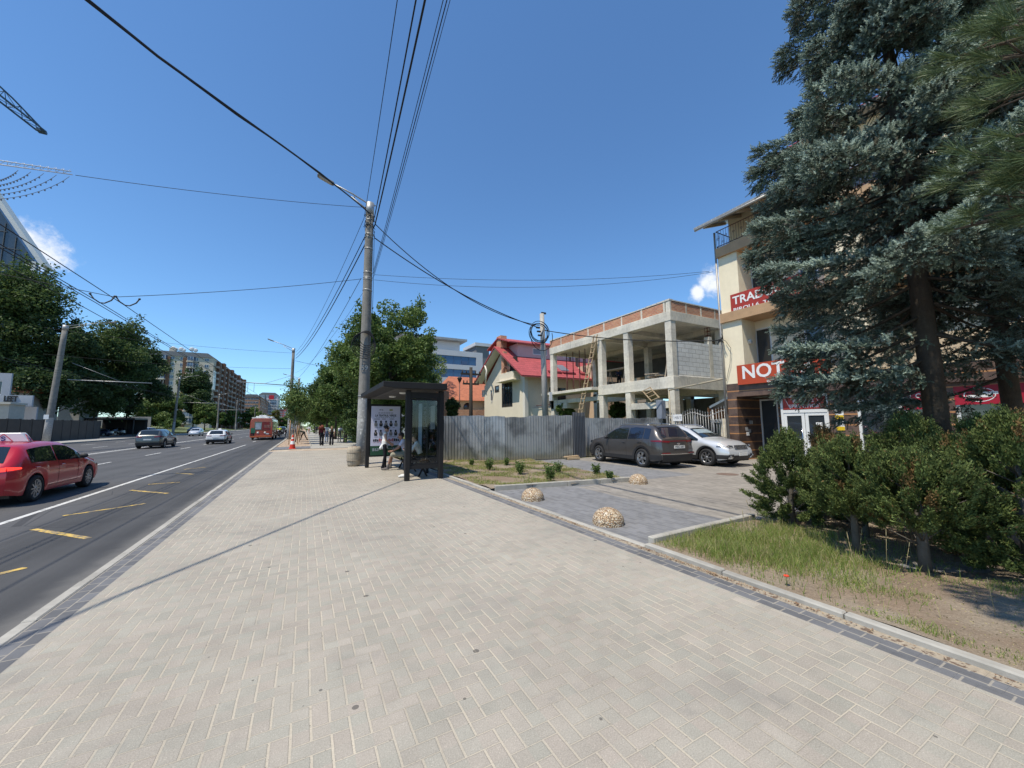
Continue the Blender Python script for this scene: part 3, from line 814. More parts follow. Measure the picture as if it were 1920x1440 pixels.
for X_ in (-.36, .42):
    mb = MB(); mb.lathe([(.001, -.03), (.11, -.03), (.13, 0), (.13, .03)], (X_, yb, .98), 16, 0, 'y'); mb.build('tail_light', mat('white_lens', (.7, .68, .62), .3, .1), tb)
for X_ in (-1.0, 1.0):
    mb = MB(); mb.b(X_-.09, yb-.025, .68, X_+.09, yb+.01, .80); mb.build('tail_lamp', REDL, tb)
mb = MB(); mb.b(.52, yb-.02, .76, .86, yb+.0, .90); mb.build('number_plate', PLATE, tb)
mb = MB(); mb.b(-1.2, yb-.05, .36, 1.2, yb+.02, .56); mb.build('rear_bumper', mat('orange_red', (.42, .10, .03), .5, .2), tb, bev=.02)
mb = MB()
for k_ in range(4): mb.b(.3, yb-.034, 1.66+k_*.10, .3+(.55 if k_ % 2 else .62), yb-.03, 1.675+k_*.10)
mb.build('lettering', mat('cream_ink', (.6, .5, .4), .6), tb)
for sg in (1, -1):
    mb = MB()
    for q in range(7): y0 = -L_/2+.5+q*1.58; mb.b(sg*1.262-.012, y0, 1.35, sg*1.262+.012, y0+1.45, 2.3)
    mb.build('side_window', glassm('trolley_glass'), tb)
WR = mat('white_roof_gear', (.62, .62, .60), .5, .15, 4)
mb = MB(); mb.b(-1.12, -L_/2+.02, 2.84, 1.12, -L_/2+9, 2.96); mb.b(-.75, -L_/2+.7, 2.96, .75, -L_/2+3.4, 3.16); mb.b(-.4, -L_/2+1.0, 3.16, .4, -L_/2+2.6, 3.32); mb.b(-.9, -L_/2+4.4, 2.96, .9, -L_/2+8, 3.2)
mb.build('roof_equipment', WR, tb, bev=.04)
for sg in (1, -1):
    mb = MB(); mb.tube([(sg*.28, -L_/2+4.0, 3.3), (sg*.3, -L_/2-1.6, 5.95)], .035, 6); mb.build('trolley_pole', mat('dark_steel', (.06, .062, .065), .5, .2, metal=.5), tb)
# motorcycles
def motorbike(label, loc, rz, c):
    t = thing('motorcycle', label, 'motorcycle', loc, rz, 'motorcycles on the road')
    for y0 in (-.7, .7):
        mb = MB(); mb.lathe([(.22, -.06), (.31, -.05), (.33, 0), (.31, .05), (.22, .06), (.22, -.06)], (0, y0, .33), 20, 0, 'x'); mb.lathe([(.0, 0), (.22, .01)], (0, y0, .33), 12, 1, 'x'); mb.build('wheel', [TYRE, ALLOY], t)
    mb = MB(); mb.ball((0, .25, .85), (.17, .36, .2), 12, 8); mb.ball((0, -.05, .52), (.2, .32, .2), 10, 8); mb.ball((0, .62, .98), (.22, .18, .24), 10, 8); mb.build('body', c, t)
    mb = MB(); mb.ball((0, -.35, .84), (.15, .42, .09), 12, 8); mb.build('seat', PLAST, t)
    mb = MB(); mb.tube([(-.36, .42, 1.08), (0, .55, 1.02), (.36, .42, 1.08)], .018, 6); mb.tube([(0, .55, 1.0), (0, .72, .35)], .035, 6); mb.build('handlebar', CHROME, t)
    for sg in (1, -1):
        mb = MB(); mb.b(sg*.30-.12, -.82, .48, sg*.30+.12, -.35, .86); mb.build('pannier', PLAST, t, bev=.04)
    mb = MB(); mb.b(-.07, -.93, .72, .07, -.86, .80); mb.build('tail_light', REDL, t)
    mb = MB(); mb.b(-.2, -.95, .9, .2, -.55, 1.2); mb.build('top_box', PLAST, t, bev=.05)
    return t
motorbike('dark motorcycle carrying the rider in the yellow jacket', (-3.65, 74.5, -.13), R(4), mat('bike_black', (.02, .02, .022), .3, .2))
motorbike('white and black motorcycle right of the one with the yellow rider', (-2.95, 77.5, -.13), R(2), mat('bike_white', (.55, .55, .56), .3, .1))
# ---------------------------------------------------------------- people
SKIN = mat('skin', (.46, .27, .19), .6, .08, 6); SKIND = mat('skin_tanned', (.30, .16, .105), .6, .08, 6)
EYE = mat('eye_dark', (.03, .02, .018), .4)
_todo = []
def base_pose():
    return dict(pelvis=(0, 0, .93), chest=(0, 0, 1.27), neck=(0, -.005, 1.45), head=(0, .025, 1.585), look=(0, 1, 0),
        shR=(.175, 0, 1.405), elR=(.215, -.03, 1.13), wrR=(.215, .04, .885), shL=(-.175, 0, 1.405), elL=(-.215, -.03, 1.13), wrL=(-.215, .04, .885),
        hipR=(.09, 0, .90), knR=(.10, .025, .49), anR=(.10, -.02, .085), hipL=(-.09, 0, .90), knL=(-.10, .025, .49), anL=(-.10, -.02, .085),
        toeR=(.11, .15, .035), toeL=(-.11, .15, .035), hdR=(0, .15, -1), hdL=(0, .15, -1))
def person(label, loc, rz, cl, hairc, pose=None, hair='short', s=1.0, vox=.011, group=None, female=False, legw=1., sleeve=1., topw=1., parent=None, extra=None, shorts=False):
    """cl = materials (skin, top, bottom, shoes); one continuous body"""
    P = base_pose(); P.update(pose or {}); P = {k: Vector(v) for k, v in P.items()}
    t = thing('person', label, 'person', loc, rz, group); t.scale = (s, s, s)
    pr = []; mb = MB()
    def cap(a, b_, ra, rb, m, flat=1., side=None):
        a, b_ = Vector(a), Vector(b_); d = (b_-a); L = d.length; d = d/L if L > 1e-6 else Vector((0, 0, 1))
        x = Vector(side or (1, 0, 0)); x = (x-d*x.dot(d)); x = x.normalized() if x.length > 1e-3 else d.orthogonal().normalized(); y = d.cross(x)
        M = Matrix((x, y*flat, d)).transposed().to_4x4(); n = 12; rings = []
        for k in range(-4, 0): q = math.cos(k/4*math.pi/2); rings.append((a+d*ra*math.sin(k/4*math.pi/2)*.8, ra*q))
        rings += [(a, ra), ((a+b_)/2, (ra+rb)/2), (b_, rb)]
        for k in range(1, 5): q = math.cos(k/4*math.pi/2); rings.append((b_+d*rb*math.sin(k/4*math.pi/2)*.8, rb*q))
        prev = None
        for c, r in rings:
            r = max(r, .0008); ring = [mb.v(c+x*(r*math.cos(2*math.pi*j/n))+y*(r*flat*math.sin(2*math.pi*j/n))) for j in range(n)]
            if prev:
                for j in range(n): mb.f((prev[j], prev[(j+1) % n], ring[(j+1) % n], ring[j]))
            else: mb.f(ring[::-1])
            prev = ring
        mb.f(prev); pr.append((a, b_, ra*(.5+.5*flat), rb*(.5+.5*flat), m))
    sh = (P['shR']-P['shL']).normalized(); hp_ = (P['hipR']-P['hipL']).normalized()
    wst = P['pelvis'].lerp(P['chest'], .45); w_ = .9 if female else 1.
    cap(P['pelvis'], wst, .150, .125*w_*topw, 2 if not topw > 1.1 else 1, .72, hp_); cap(wst, P['chest'], .128*w_*topw, .158*w_, 1, .68, sh); cap(P['chest'], P['chest'].lerp(P['neck'], .55), .155*w_, .11, 1, .66, sh)
    if topw > 1: cap(P['pelvis']-(P['chest']-P['pelvis']).normalized()*.06, wst, .155*topw, .14*topw, 1, .75, hp_)
    cap(P['chest'].lerp(P['neck'], .75), P['head'], .056, .052, 0)
    lk = P['look'].normalized(); up = (P['head']-P['neck']).normalized(); rt = lk.cross(up).normalized(); up2 = rt.cross(lk)
    H = P['head']
    cap(H-up2*.035+lk*.012, H+up2*.055-lk*.012, .068, .088, 0, 1.12, rt); cap(H-up2*.085+lk*.05, H-up2*.06+lk*.03, .034, .045, 0)
    cap(H+lk*.095-up2*.005, H+lk*.112-up2*.035, .010, .017, 0)
    for sg in (-1, 1): cap(H+rt*.082*sg+up2*.01, H+rt*.086*sg-up2*.025, .02, .014, 0, .5, lk); cap(H+rt*.030*sg+lk*.089+up2*.012, H+rt*.036*sg+lk*.088+up2*.012, .0045, .0045, 4)
    cap(H+lk*.088-up2*.062-rt*.02, H+lk*.088-up2*.062+rt*.02, .008, .008, 5)
    for S in 'RL':
        sg = 1 if S == 'R' else -1; a, e, w0 = P['sh'+S], P['el'+S], P['wr'+S]
        cap(P['chest'].lerp(P['neck'], .6), a, .075, .062, 1); sl = .55 if sleeve == .5 else 1
        if sleeve == 0: cap(a, e, .050, .040, 0)
        elif sleeve == .5: cap(a, a.lerp(e, .6), .058, .055, 1); cap(a.lerp(e, .6), e, .045, .039, 0)
        else: cap(a, e, .056, .046, 1)
        cap(e, w0, .042 if sleeve < 1 else .046, .028 if sleeve < 1 else .036, 0 if sleeve < 1 else 1)
        hd = P['hd'+S].normalized(); side = Vector((0, 1, 0)) if abs(hd.y) < .8 else Vector((0, 0, 1)); side = (side-hd*side.dot(hd)).normalized(); nm = hd.cross(side)*sg
        pc_ = w0+hd*.05; cap(w0+hd*.012, w0+hd*.082, .026, .036, 0, .55, side)
        for k, (o, l) in enumerate(((.030, .062), (.011, .072), (-.009, .068), (-.028, .052))):
            b0 = w0+hd*.085+side*o; b1 = b0+hd*l*.55-nm*.008+side*o*.15; b2 = b1+hd*l*.38-nm*.028; cap(b0, b1, .0095, .0088, 0); cap(b1, b2, .0088, .0075, 0)
        th = w0+hd*.03+side*.028; cap(th, th+side*.028+hd*.035-nm*.012, .0115, .010, 0); cap(th+side*.028+hd*.035-nm*.012, th+side*.03+hd*.062-nm*.022, .010, .008, 0)
        h_, k_, an, to = P['hip'+S], P['kn'+S], P['an'+S], P['toe'+S]
        cap(h_, k_, .088*legw, .062*legw, 2, 1)
        if shorts: cap(h_, h_.lerp(k_, .95), .098, .088, 2); cap(k_, an, .052, .036, 0); cap(k_.lerp(an, .75), an, .044, .044, 3)
        else: cap(k_, an, .060*legw, (.046 if legw <= 1 else .085)*1., 2)
        hl = an+(an-to).normalized()*.05; hl.z = an.z-.045; hl = Vector((an.x, an.y, an.z-.04))+(Vector((an.x-to.x, an.y-to.y, 0))).normalized()*.035
        cap(hl, to, .042, .036, 3, .85); cap(an-Vector((0, 0, .01)), hl, .042, .04, 3)
    if extra: extra(cap, P)
    me = mb.mesh('body', [], fix=True); ob = link('body', me, t); md = ob.modifiers.new('r', 'REMESH'); md.mode = 'VOXEL'; md.voxel_size = vox; md.use_smooth_shade = True
    mats = list(cl)+[EYE, mat('lip', (.32, .13, .11), .5)]
    _todo.append((ob, pr, mats))
    # hair as a child
    if hair:
        hb = MB(); rr = random.Random(len(label)); M = Matrix((rt, lk, up2)).transposed().to_4x4(); M.translation = H; hb.M = M
        def lock(c, r): hb.ball(c, r, 12, 8)
        lock((0, -.022, .045), (.098, .108, .085))
        if hair == 'short': lock((0, -.06, .0), (.088, .06, .075))
        if hair == 'curly':
            for k in range(26): a, b_ = rr.uniform(0, 6.28), rr.uniform(-.1, 1.3); lock((.09*math.cos(a)*math.cos(b_), -.035+.10*math.sin(a)*math.cos(b_)*(1 if math.sin(a) < .3 else .5), .03+.10*math.sin(b_)), (.035, .035, .03))
        if hair == 'long':
            for k in range(22): a = rr.uniform(-2.6, -.5); l = rr.uniform(.1, .36); hb.tube([(.085*math.cos(a), -.03+.09*math.sin(a), .03), (.10*math.cos(a)+rr.uniform(-.02, .02), -.04+.10*math.sin(a), -.12), (.11*math.cos(a)+rr.uniform(-.04, .04), -.05+.10*math.sin(a), -.12-l)], [.03, .034, .008], 6)
        if hair == 'blown':
            for k in range(34): a = rr.uniform(-3.3, .1); hb.tube([(.08*math.cos(a), -.02+.08*math.sin(a), .04), (.15*math.cos(a)-.05, -.06+.10*math.sin(a), -.03+rr.uniform(-.05, .05)), (.19*math.cos(a)-.13+rr.uniform(-.05, .05), -.10+.1*math.sin(a), -.12+rr.uniform(-.16, .10))], [.034, .034, .008], 6)
        hb.build('hair', hairc, t)
    return t
def bake_people():
    dg = bpy.context.evaluated_depsgraph_get(); dg.update()
    for ob, pr, mats in _todo:
        me = bpy.data.meshes.new_from_object(ob.evaluated_get(dg)); ob.modifiers.clear(); ob.data = me; me.name = 'body'
        for m in mats: me.materials.append(m)
        n = len(me.polygons); C = np.empty(n*3, dtype=np.float32); me.polygons.foreach_get('center', C); C = C.reshape(-1, 3); best = np.full(n, 1e9); mi = np.zeros(n, dtype=np.int32)
        for a, b_, ra, rb, m in pr:
            a = np.array(a); b_ = np.array(b_); d = b_-a; L2 = max(1e-9, d.dot(d)); t = np.clip((C-a)@d/L2, 0, 1); ds = np.linalg.norm(C-a-t[:, None]*d, axis=1)-(ra+(rb-ra)*t); k = ds < best-1e-5; best[k] = ds[k]; mi[k] = m
        me.polygons.foreach_set('material_index', mi); me.polygons.foreach_set('use_smooth', np.ones(n, dtype=bool)); me.update()
    _todo.clear()
def cloth(name, c): return mat('cloth_'+name, c, .9, .18, 9., .004, 60, spec=.15)
WHITE, BLACK, NAVY = cloth('white', (.66, .65, .62)), cloth('black', (.016, .016, .019)), cloth('navy', (.025, .03, .055))
HDK, HBR, HRED, HLB = [mat('hair_'+n_, c, .55, .4, 22, spec=.4) for n_, c in (('dark', (.016, .011, .009)), ('brown', (.06, .032, .018)), ('red', (.17, .038, .018)), ('light', (.17, .10, .055)))]
def top_tail(cap, P): cap(P['pelvis']+Vector((0, -.06, .02)), P['pelvis']+Vector((0, -.13, -.09)), .13, .12, 1, .55, (1, 0, 0))
person('woman in a white sleeveless top and black trousers standing in the bus shelter', (2.80, 15.75, 0), R(-100), (SKIN, WHITE, BLACK, BLACK), HDK,
    dict(look=(.1, .85, -.5), head=(0, .06, 1.565), neck=(0, .01, 1.45), elR=(.20, .05, 1.13), wrR=(.12, .24, 1.0), elL=(-.20, .02, 1.12), wrL=(-.10, .22, .96), hdR=(-.3, .6, -.6), hdL=(.3, .6, -.6), anR=(.10, -.06, .085), toeR=(.12, .11, .035), anL=(-.10, .04, .085), toeL=(-.13, .21, .035)), 'curly', .985, .009, None, True, sleeve=0, topw=1.12, extra=top_tail)
sit = dict(pelvis=(0, -.02, .53), chest=(0, .03, .88), neck=(0, .07, 1.05), head=(0, .10, 1.19), shR=(.18, .04, 1.01), shL=(-.18, .04, 1.01), hipR=(.09, .02, .52), hipL=(-.09, .02, .52))
person('seated man in pale lilac T-shirt and khaki shorts on the shelter bench', (3.46, 15.02, 0), R(78), (SKIND, cloth('lilac', (.50, .49, .58)), cloth('khaki', (.27, .25, .19)), cloth('grey_shoe', (.17, .15, .14))), HDK,
    dict(sit, chest=(0, .08, .88), neck=(0, .14, 1.04), head=(0, .18, 1.17), look=(-.1, 1, -.15), shR=(.19, .10, 1.0), shL=(-.19, .10, 1.0), elR=(.22, .26, .78), wrR=(.10, .46, .66), elL=(-.22, .24, .78), wrL=(-.05, .47, .64), hdR=(-.5, .6, -.2), hdL=(.5, .6, -.2), knR=(.13, .46, .54), anR=(.04, .52, .12), toeR=(.05, .70, .05), knL=(-.13, .47, .53), anL=(-.05, .60, .10), toeL=(-.10, .78, .05)), 'short', 1.09, .009, None, sleeve=.5, shorts=True)
def bag(cap, P): cap((-.0, .26, .62), (0, .30, .74), .15, .13, 2, .55, (1, 0, 0))
person('seated woman in a white shirt holding a hand to her face, behind the shelter glass', (3.44, 12.72, 0), R(74), (SKIN, WHITE, BLACK, WHITE), HBR,
    dict(sit, chest=(0, .10, .87), neck=(0, .16, 1.03), head=(.03, .21, 1.16), look=(.25, 1, -.25), shR=(.17, .12, 1.0), shL=(-.17, .12, 1.0), elR=(.24, .30, .82), wrR=(.10, .33, 1.05), hdR=(-.3, .0, 1), elL=(-.22, .30, .76), wrL=(-.02, .42, .78), hdL=(.5, .5, .2), knR=(.11, .47, .52), anR=(.14, .40, .09), toeR=(.17, .58, .035), knL=(-.10, .47, .52), anL=(-.09, .44, .09), toeL=(-.10, .62, .035)), 'short', 1.10, .009, None, True, extra=bag)
walk = dict(knR=(.10, .14, .50), anR=(.10, .16, .085), toeR=(.11, .34, .05), knL=(-.10, -.02, .48), anL=(-.10, -.28, .14), toeL=(-.11, -.13, .04), elR=(.22, -.12, 1.14), wrR=(.2, -.08, .9), elL=(-.22, .03, 1.14), wrL=(-.2, .15, .92))
gp = 'people walking along the pavement'
person('walking woman with blown red hair, dark red top and black trousers', (1.30, 36.6, 0), R(4), (SKIN, cloth('wine', (.10, .018, .022)), BLACK, BLACK), HRED, walk, 'blown', 1.03, .012, gp, True, legw=1.15)
def vest(cap, P): cap((0, -.06, 1.05), (0, -.07, 1.36), .13, .12, 2, .5, (1, 0, 0))
person('walking woman with light brown hair, white sleeves and black backpack', (2.08, 36.9, 0), R(-3), (SKIN, WHITE, BLACK, BLACK), HLB, dict(walk, knL=(-.1, .12, .5), anL=(-.1, .12, .085), toeL=(-.11, .3, .05), knR=(.1, 0, .48), anR=(.1, -.2, .12), toeR=(.11, -.04, .04)), 'long', .97, .012, gp, True, sleeve=.5, legw=1.2, extra=vest)
def carry(cap, P): cap((.24, .1, .55), (.24, .12, .7), .10, .07, 1, .5, (0, 1, 0))
person('man in white T-shirt and jeans carrying a white bag, between the two women', (2.0, 43.5, 0), 0, (SKIN, WHITE, cloth('denim', (.14, .18, .26)), BLACK), HDK, walk, 'short', 1.05, .014, gp, sleeve=.5, extra=carry)
bend = dict(pelvis=(0, -.08, .90), chest=(0, .16, 1.18), neck=(0, .30, 1.30), head=(0, .40, 1.36), look=(0, .8, -.6), shR=(.18, .24, 1.26), shL=(-.18, .24, 1.26), elR=(.2, .33, 1.0), wrR=(.15, .42, .8), elL=(-.2, .33, 1.0), wrL=(-.15, .42, .78), hipR=(.09, -.08, .88), hipL=(-.09, -.08, .88))
person('stooping man in white shirt and khaki trousers at the right edge of the pavement', (3.25, 44.5, 0), R(-20), (SKIND, WHITE, cloth('khaki2', (.17, .15, .12)), BLACK), HDK, bend, 'short', 1.08, .014, gp, sleeve=.5)
person('worker in dark green clothes bending beside the saplings', (-.15, 52.0, 0), R(95), (SKIND, cloth('worker_green', (.06, .07, .055)), cloth('worker_dark', (.03, .032, .03)), BLACK), HDK, dict(bend, chest=(0, .28, 1.02), neck=(0, .44, 1.0), head=(0, .56, .98), shR=(.18, .38, 1.02), shL=(-.18, .38, 1.02), elR=(.2, .5, .8), wrR=(.1, .6, .6), elL=(-.2, .5, .8), wrL=(-.1, .6, .6), anL=(-.10, -.42, .1), knL=(-.1, -.2, .46), toeL=(-.1, -.25, .03), anR=(.1, .22, .08), knR=(.1, .18, .5), toeR=(.1, .4, .03)), 'short', 1.05, .014)
for k, (x_, y_, c, lab) in enumerate(((.75, 88, WHITE, 'distant walker in a pale top at the left of the far group'), (2.0, 84, NAVY, 'distant walker in dark clothes, middle of the far group'), (2.6, 85, cloth('grey', (.22, .24, .26)), 'distant walker in grey, right of the far group'))):
    person(lab, (x_, y_, 0), 0, (SKIN, c, BLACK if k else SKIN, BLACK), HDK, walk, 'short', 1.02, .02, gp)
person('motorcycle rider in a bright yellow jacket and white helmet', (-3.65, 74.3, -.13), R(4), (WHITE, cloth('hi_vis', (.62, .68, .06)), BLACK, BLACK), mat('helmet_white', (.7, .7, .68), .3), dict(pelvis=(0, -.25, .96), chest=(0, -.15, 1.30), neck=(0, -.1, 1.46), head=(0, -.05, 1.6), shR=(.2, -.13, 1.42), shL=(-.2, -.13, 1.42), elR=(.33, .05, 1.2), wrR=(.34, .33, 1.1), elL=(-.33, .05, 1.2), wrL=(-.34, .33, 1.1), hdR=(0, 1, -.2), hdL=(0, 1, -.2), hipR=(.1, -.22, .95), hipL=(-.1, -.22, .95), knR=(.27, .15, .78), knL=(-.27, .15, .78), anR=(.26, -.05, .40), anL=(-.26, -.05, .40), toeR=(.27, .13, .35), toeL=(-.27, .13, .35)), 'short', 1.0, .016)
q = aX(1160, 690, 21.4)
person('building worker in dark clothes on the unfinished upper floor', (q.x, q.y, 4.25), R(120), (SKIND, NAVY, BLACK, BLACK), HDK, dict(chest=(0, .06, 1.27), neck=(0, .11, 1.44), head=(0, .16, 1.56), look=(0, .9, -.4), elR=(.22, .15, 1.15), wrR=(.12, .36, 1.2), elL=(-.22, .15, 1.15), wrL=(-.1, .38, 1.1), hdR=(0, 1, 0), hdL=(0, 1, 0)), 'short', 1.0, .014)
bake_people()
# ---------------------------------------------------------------- buildings
def wallgrid(mb, axis, pos, th, u0, u1, z0, z1, holes=(), m=0):
    """wall of thickness th with rectangular openings (u0,u1,z0,z1); axis 'x' = faces along X, u runs along Y"""
    zs = sorted({z0, z1, *[h[2] for h in holes if z0 < h[2] < z1], *[h[3] for h in holes if z0 < h[3] < z1]})
    for za, zb in zip(zs, zs[1:]):
        cuts = sorted((h[0], h[1]) for h in holes if h[2] < zb-1e-6 and h[3] > za+1e-6); u = u0
        for a, b_ in cuts + [(u1, u1)]:
            if a > u+1e-6:
                if axis == 'x': mb.b(pos, u, za, pos+th, a, zb, m)
                else: mb.b(u, pos, za, a, pos+th, zb, m)
            u = max(u, b_)
def win(parent, axis, pos, u0, u1, z0, z1, fm, gm, nu=2, nz=1, fw=.06, th=.08, name='window', sill=None, gl=.5):
    mb = MB(); us = np.linspace(u0, u1, nu+1); zs = np.linspace(z0, z1, nz+1)
    def bx(a, b_, c, d, t0, t1):
        if axis == 'x': mb.b(pos+t0, a, c, pos+t1, b_, d)
        else: mb.b(a, pos+t0, c, b_, pos+t1, d)
    for k, u in enumerate(us):
        o = fw/2 if 0 < k < nu else (fw if k else 0); s_ = fw if (0 < k < nu) else fw
        a = u-o; bx(a, a+s_, z0, z1, 0, th)
    for k, z in enumerate(zs):
        o = fw/2 if 0 < k < nz else (fw if k else 0)
        for ua, ub in zip(us, us[1:]): bx(ua+fw, ub-fw, z-o, z-o+fw, .004, th-.004)
    w_ = mb.build(name, fm, parent)
    g = MB(); t = th*gl
    if axis == 'x': g.b(pos+t, u0+fw*.5, z0+fw*.5, pos+t+.012, u1-fw*.5, z1-fw*.5)
    else: g.b(u0+fw*.5, pos+t, z0+fw*.5, u1-fw*.5, pos+t+.012, z1-fw*.5)
    g.build('pane', gm, w_); return w_
PVC = mat('white_pvc', (.68, .68, .66), .35, .05, 2)
GL = glassm('dark_pane', (.03, .036, .042), .03)
GLB = glassm('blue_pane', (.03, .075, .17), .04)
CREAM = mat('cream_render', (.80, .70, .51), .9, .12, .6, .003, 90, spec=.1, streak=.35)
CREAM2 = mat('tan_render', (.54, .42, .28), .9, .15, .6, .003, 90, spec=.1, streak=.3)
ORANGE = mat('ochre_tile', (.45, .28, .15), .55, .25, 2.2)
m, p = newmat('brown_tile'); v, x, y, z = objco(True)
zz = z/.385; s_ = zz.fr().lt(.13); q = (x+y)/.92 + zz.fl()*.5
jt = q.fr().lt(.008).mx(zz.fr().ab().lt(.15)*zz.fr().gt(.125))
t = .55 + noise(v, 1.6, 5)*.55 + (noise(v, 20., 4)-.5)*.9 + white(cmb(q.fl(), zz.fl()))*.3
c = scalec(mixc(noise(v, 3., 4).ss(.42, .6), (.085, .052, .040), (.125, .078, .055)), t)
c = mixc(s_, c, scalec((.42, .20, .08), .7+noise(v, 8., 4)*.6)); c = mixc(jt*.6, c, (.03, .025, .02))
setp(p, c, .48, s_, bd=.006, bs=.5); BTILE = m
def brickmat(name, c1, c2, mor, bw=.25, bh=.085, ms=.012, rough=.9):
    m, p = newmat(name); nt = m.node_tree; v, x, y, z = objco(True)
    b = nt.nodes.new('ShaderNodeTexBrick'); nt.links.new(cmb(x+y, z).k, b.inputs['Vector'])
    b.inputs['Scale'].default_value = 1; b.inputs['Mortar Size'].default_value = ms; b.inputs['Brick Width'].default_value = bw; b.inputs['Row Height'].default_value = bh
    b.inputs['Color1'].default_value = (*c1, 1); b.inputs['Color2'].default_value = (*c2, 1); b.inputs['Mortar'].default_value = (*mor, 1); b.inputs['Mortar Smooth'].default_value = .3
    c = scalec(X(b.outputs['Color']), .65 + noise(v, 1.4, 5)*.5 + (noise(v, 30., 3)-.5)*.5)
    setp(p, c, rough, X(b.outputs['Fac'])*-1.0, bd=.012, bs=.6); return m
BRICK = brickmat('red_brick', (.50, .17, .085), (.62, .28, .14), (.46, .40, .32))
BLOCK = brickmat('aerated_block', (.78, .78, .76), (.70, .70, .68), (.42, .41, .39), .62, .26, .016)
m, p = newmat('raw_concrete'); v, x, y, z = objco(True)
bd = (z/.27).fl(); t = .84 + white(cmb(bd, (x/2.3).fl(), (y/2.3).fl()))*.14 + (noise(v, .9, 5)-.5)*.75 + (noise(v, 7., 5)-.5)*.5
t = t - noise(cmb(x*5., y*5., z*.4), 1., 4).ss(.6, .75)*.35
c = scalec(mixc(noise(v, .6, 3).ss(.4, .65), (.70, .64, .53), (.58, .545, .47)), t)
c = mixc(voro(v, 5.).lt(.06)*.5, c, (.12, .11, .10)); setp(p, c, .93, noise(v, 20., 5)+((z/.27).fr().lt(.05))*.4, bd=.008, bs=.5); RAWC = m
REDM = mat('red_vinyl', (.36, .035, .022), .5, .1, 1.5); ORED = mat('orange_red_vinyl', (.42, .06, .02), .5, .1, 1.5); WHM = mat('white_vinyl', (.74, .73, .71), .5, .04)
IRON = mat('painted_iron', (.12, .05, .04), .6, .3, 8); STEEL = mat('grey_steel', (.24, .245, .25), .5, .2, 6, metal=.5)
m, p = newmat('ribbed_metal_roof'); v, x, y, z = objco(True); setp(p, scalec((.33, .32, .30), .7+noise(v, 2., 4)*.6), .45, (y/.2).fr().lt(.25), bd=.03, metal=.4); RIBR = m
def tilemat(name, c, bw=.22, bh=.26):
    m, p = newmat(name); v, x, y, z = objco(True)
    u = x/bw; r = z/bh; f = r.fr(); wv = (u + r.fl()*.5).fr()
    t = .62 + f*.35 + white(cmb(u.fl(), (y/bw).fl(), r.fl()))*.2 + (noise(v, 1.5, 4)-.5)*.5
    setp(p, scalec(c, t), .7, f + (wv-.5).ab()*.8, bd=.03, bs=.8); return m
RTILE = tilemat('red_roof_tile', (.40, .075, .075)); OTILE = tilemat('orange_roof_tile', (.46, .155, .075), .25, .2)

# --- corner building with shops, right
sh = thing('shop_building', 'cream and brown tiled shop building with red signs behind the spruces', 'building', (18, 5, 0))
sh.location = (0, 0, 0)
Ym, YP = -9.0, 10.75
mb = MB()
wallgrid(mb, 'x', 18.3, .3, Ym, YP, 3.45, 11.9, [(h, h+.72, a, a+1.75) for a in (4.25, 7.55) for h in (9.18, 7.2, 4.4, 2.4, -.4, -2.4, -5)] + [(8.2, 9.3, 10.15, 11.6), (4.8, 6, 10.15, 11.6)])
for a, b_ in ((9.85, YP), (5.5, 6.2), (1.2, 1.9), (-3.1, -2.4), (-7.4, -6.7)):
    mb.b(17.25, a, 3.45, 18.3, b_, 9.6, 0)
wallgrid(mb, 'x', 18.3, .3, Ym, 8.2, 11.9, 13.1); mb.b(18.6, 7.9, 9.9, 29, 8.2, 13.1); mb.b(18.6, YP-.3, 0, 29, YP, 12.0); mb.b(28.7, Ym, 0, 29, YP-.3, 12); mb.b(18.6, Ym, 9.9, 28.7, YP-.3, 10.0); mb.b(18.6, Ym, 6.5, 28.7, YP-.3, 6.6)
mb.build('wall', CREAM, sh)
mb = MB()
for a, b_ in ((10.32, YP),): mb.b(17.25, a, 0, 19.0, b_, 2.85)
mb.b(17.25, Ym, 2.85, 18.3, YP, 3.45)
wallgrid(mb, 'x', 17.45, .3, Ym, 6.98, 0, 2.85, [(4.94, 6.12, .40, 2.46), (4.25, 4.90, .40, 2.66), (2.3, 3.75, .40, 2.72), (-.6, 1.3, .4, 2.7), (-4, -1.6, .4, 2.7)])
wallgrid(mb, 'x', 19.0, .3, 8.68, 10.32, 0, 2.85, [(9.5, 10.28, .3, 2.75)])
mb.b(17.75, 8.68, 0, 19.0, 8.78, 2.85); mb.b(17.25, 8.68, 0, 17.75, 8.80, 2.85) if False else None
mb.build('tile_cladding', BTILE, sh)
mb = MB()
for z0, z1 in ((6.36, 6.79), (9.58, 10.05)): mb.b(17.12, Ym, z0, 18.3, YP+.02, z1)
mb.build('floor_band', ORANGE, sh)
mb = MB(); mb.b(17.6, 6.98, .0, 19, 8.68, .1); mb.b(19.1, 8.8, 0, 22, 10.3, .05); mb.b(21.5, Ym, .0, 21.6, 8.6, 2.85); mb.build('floor', CONCD, sh)
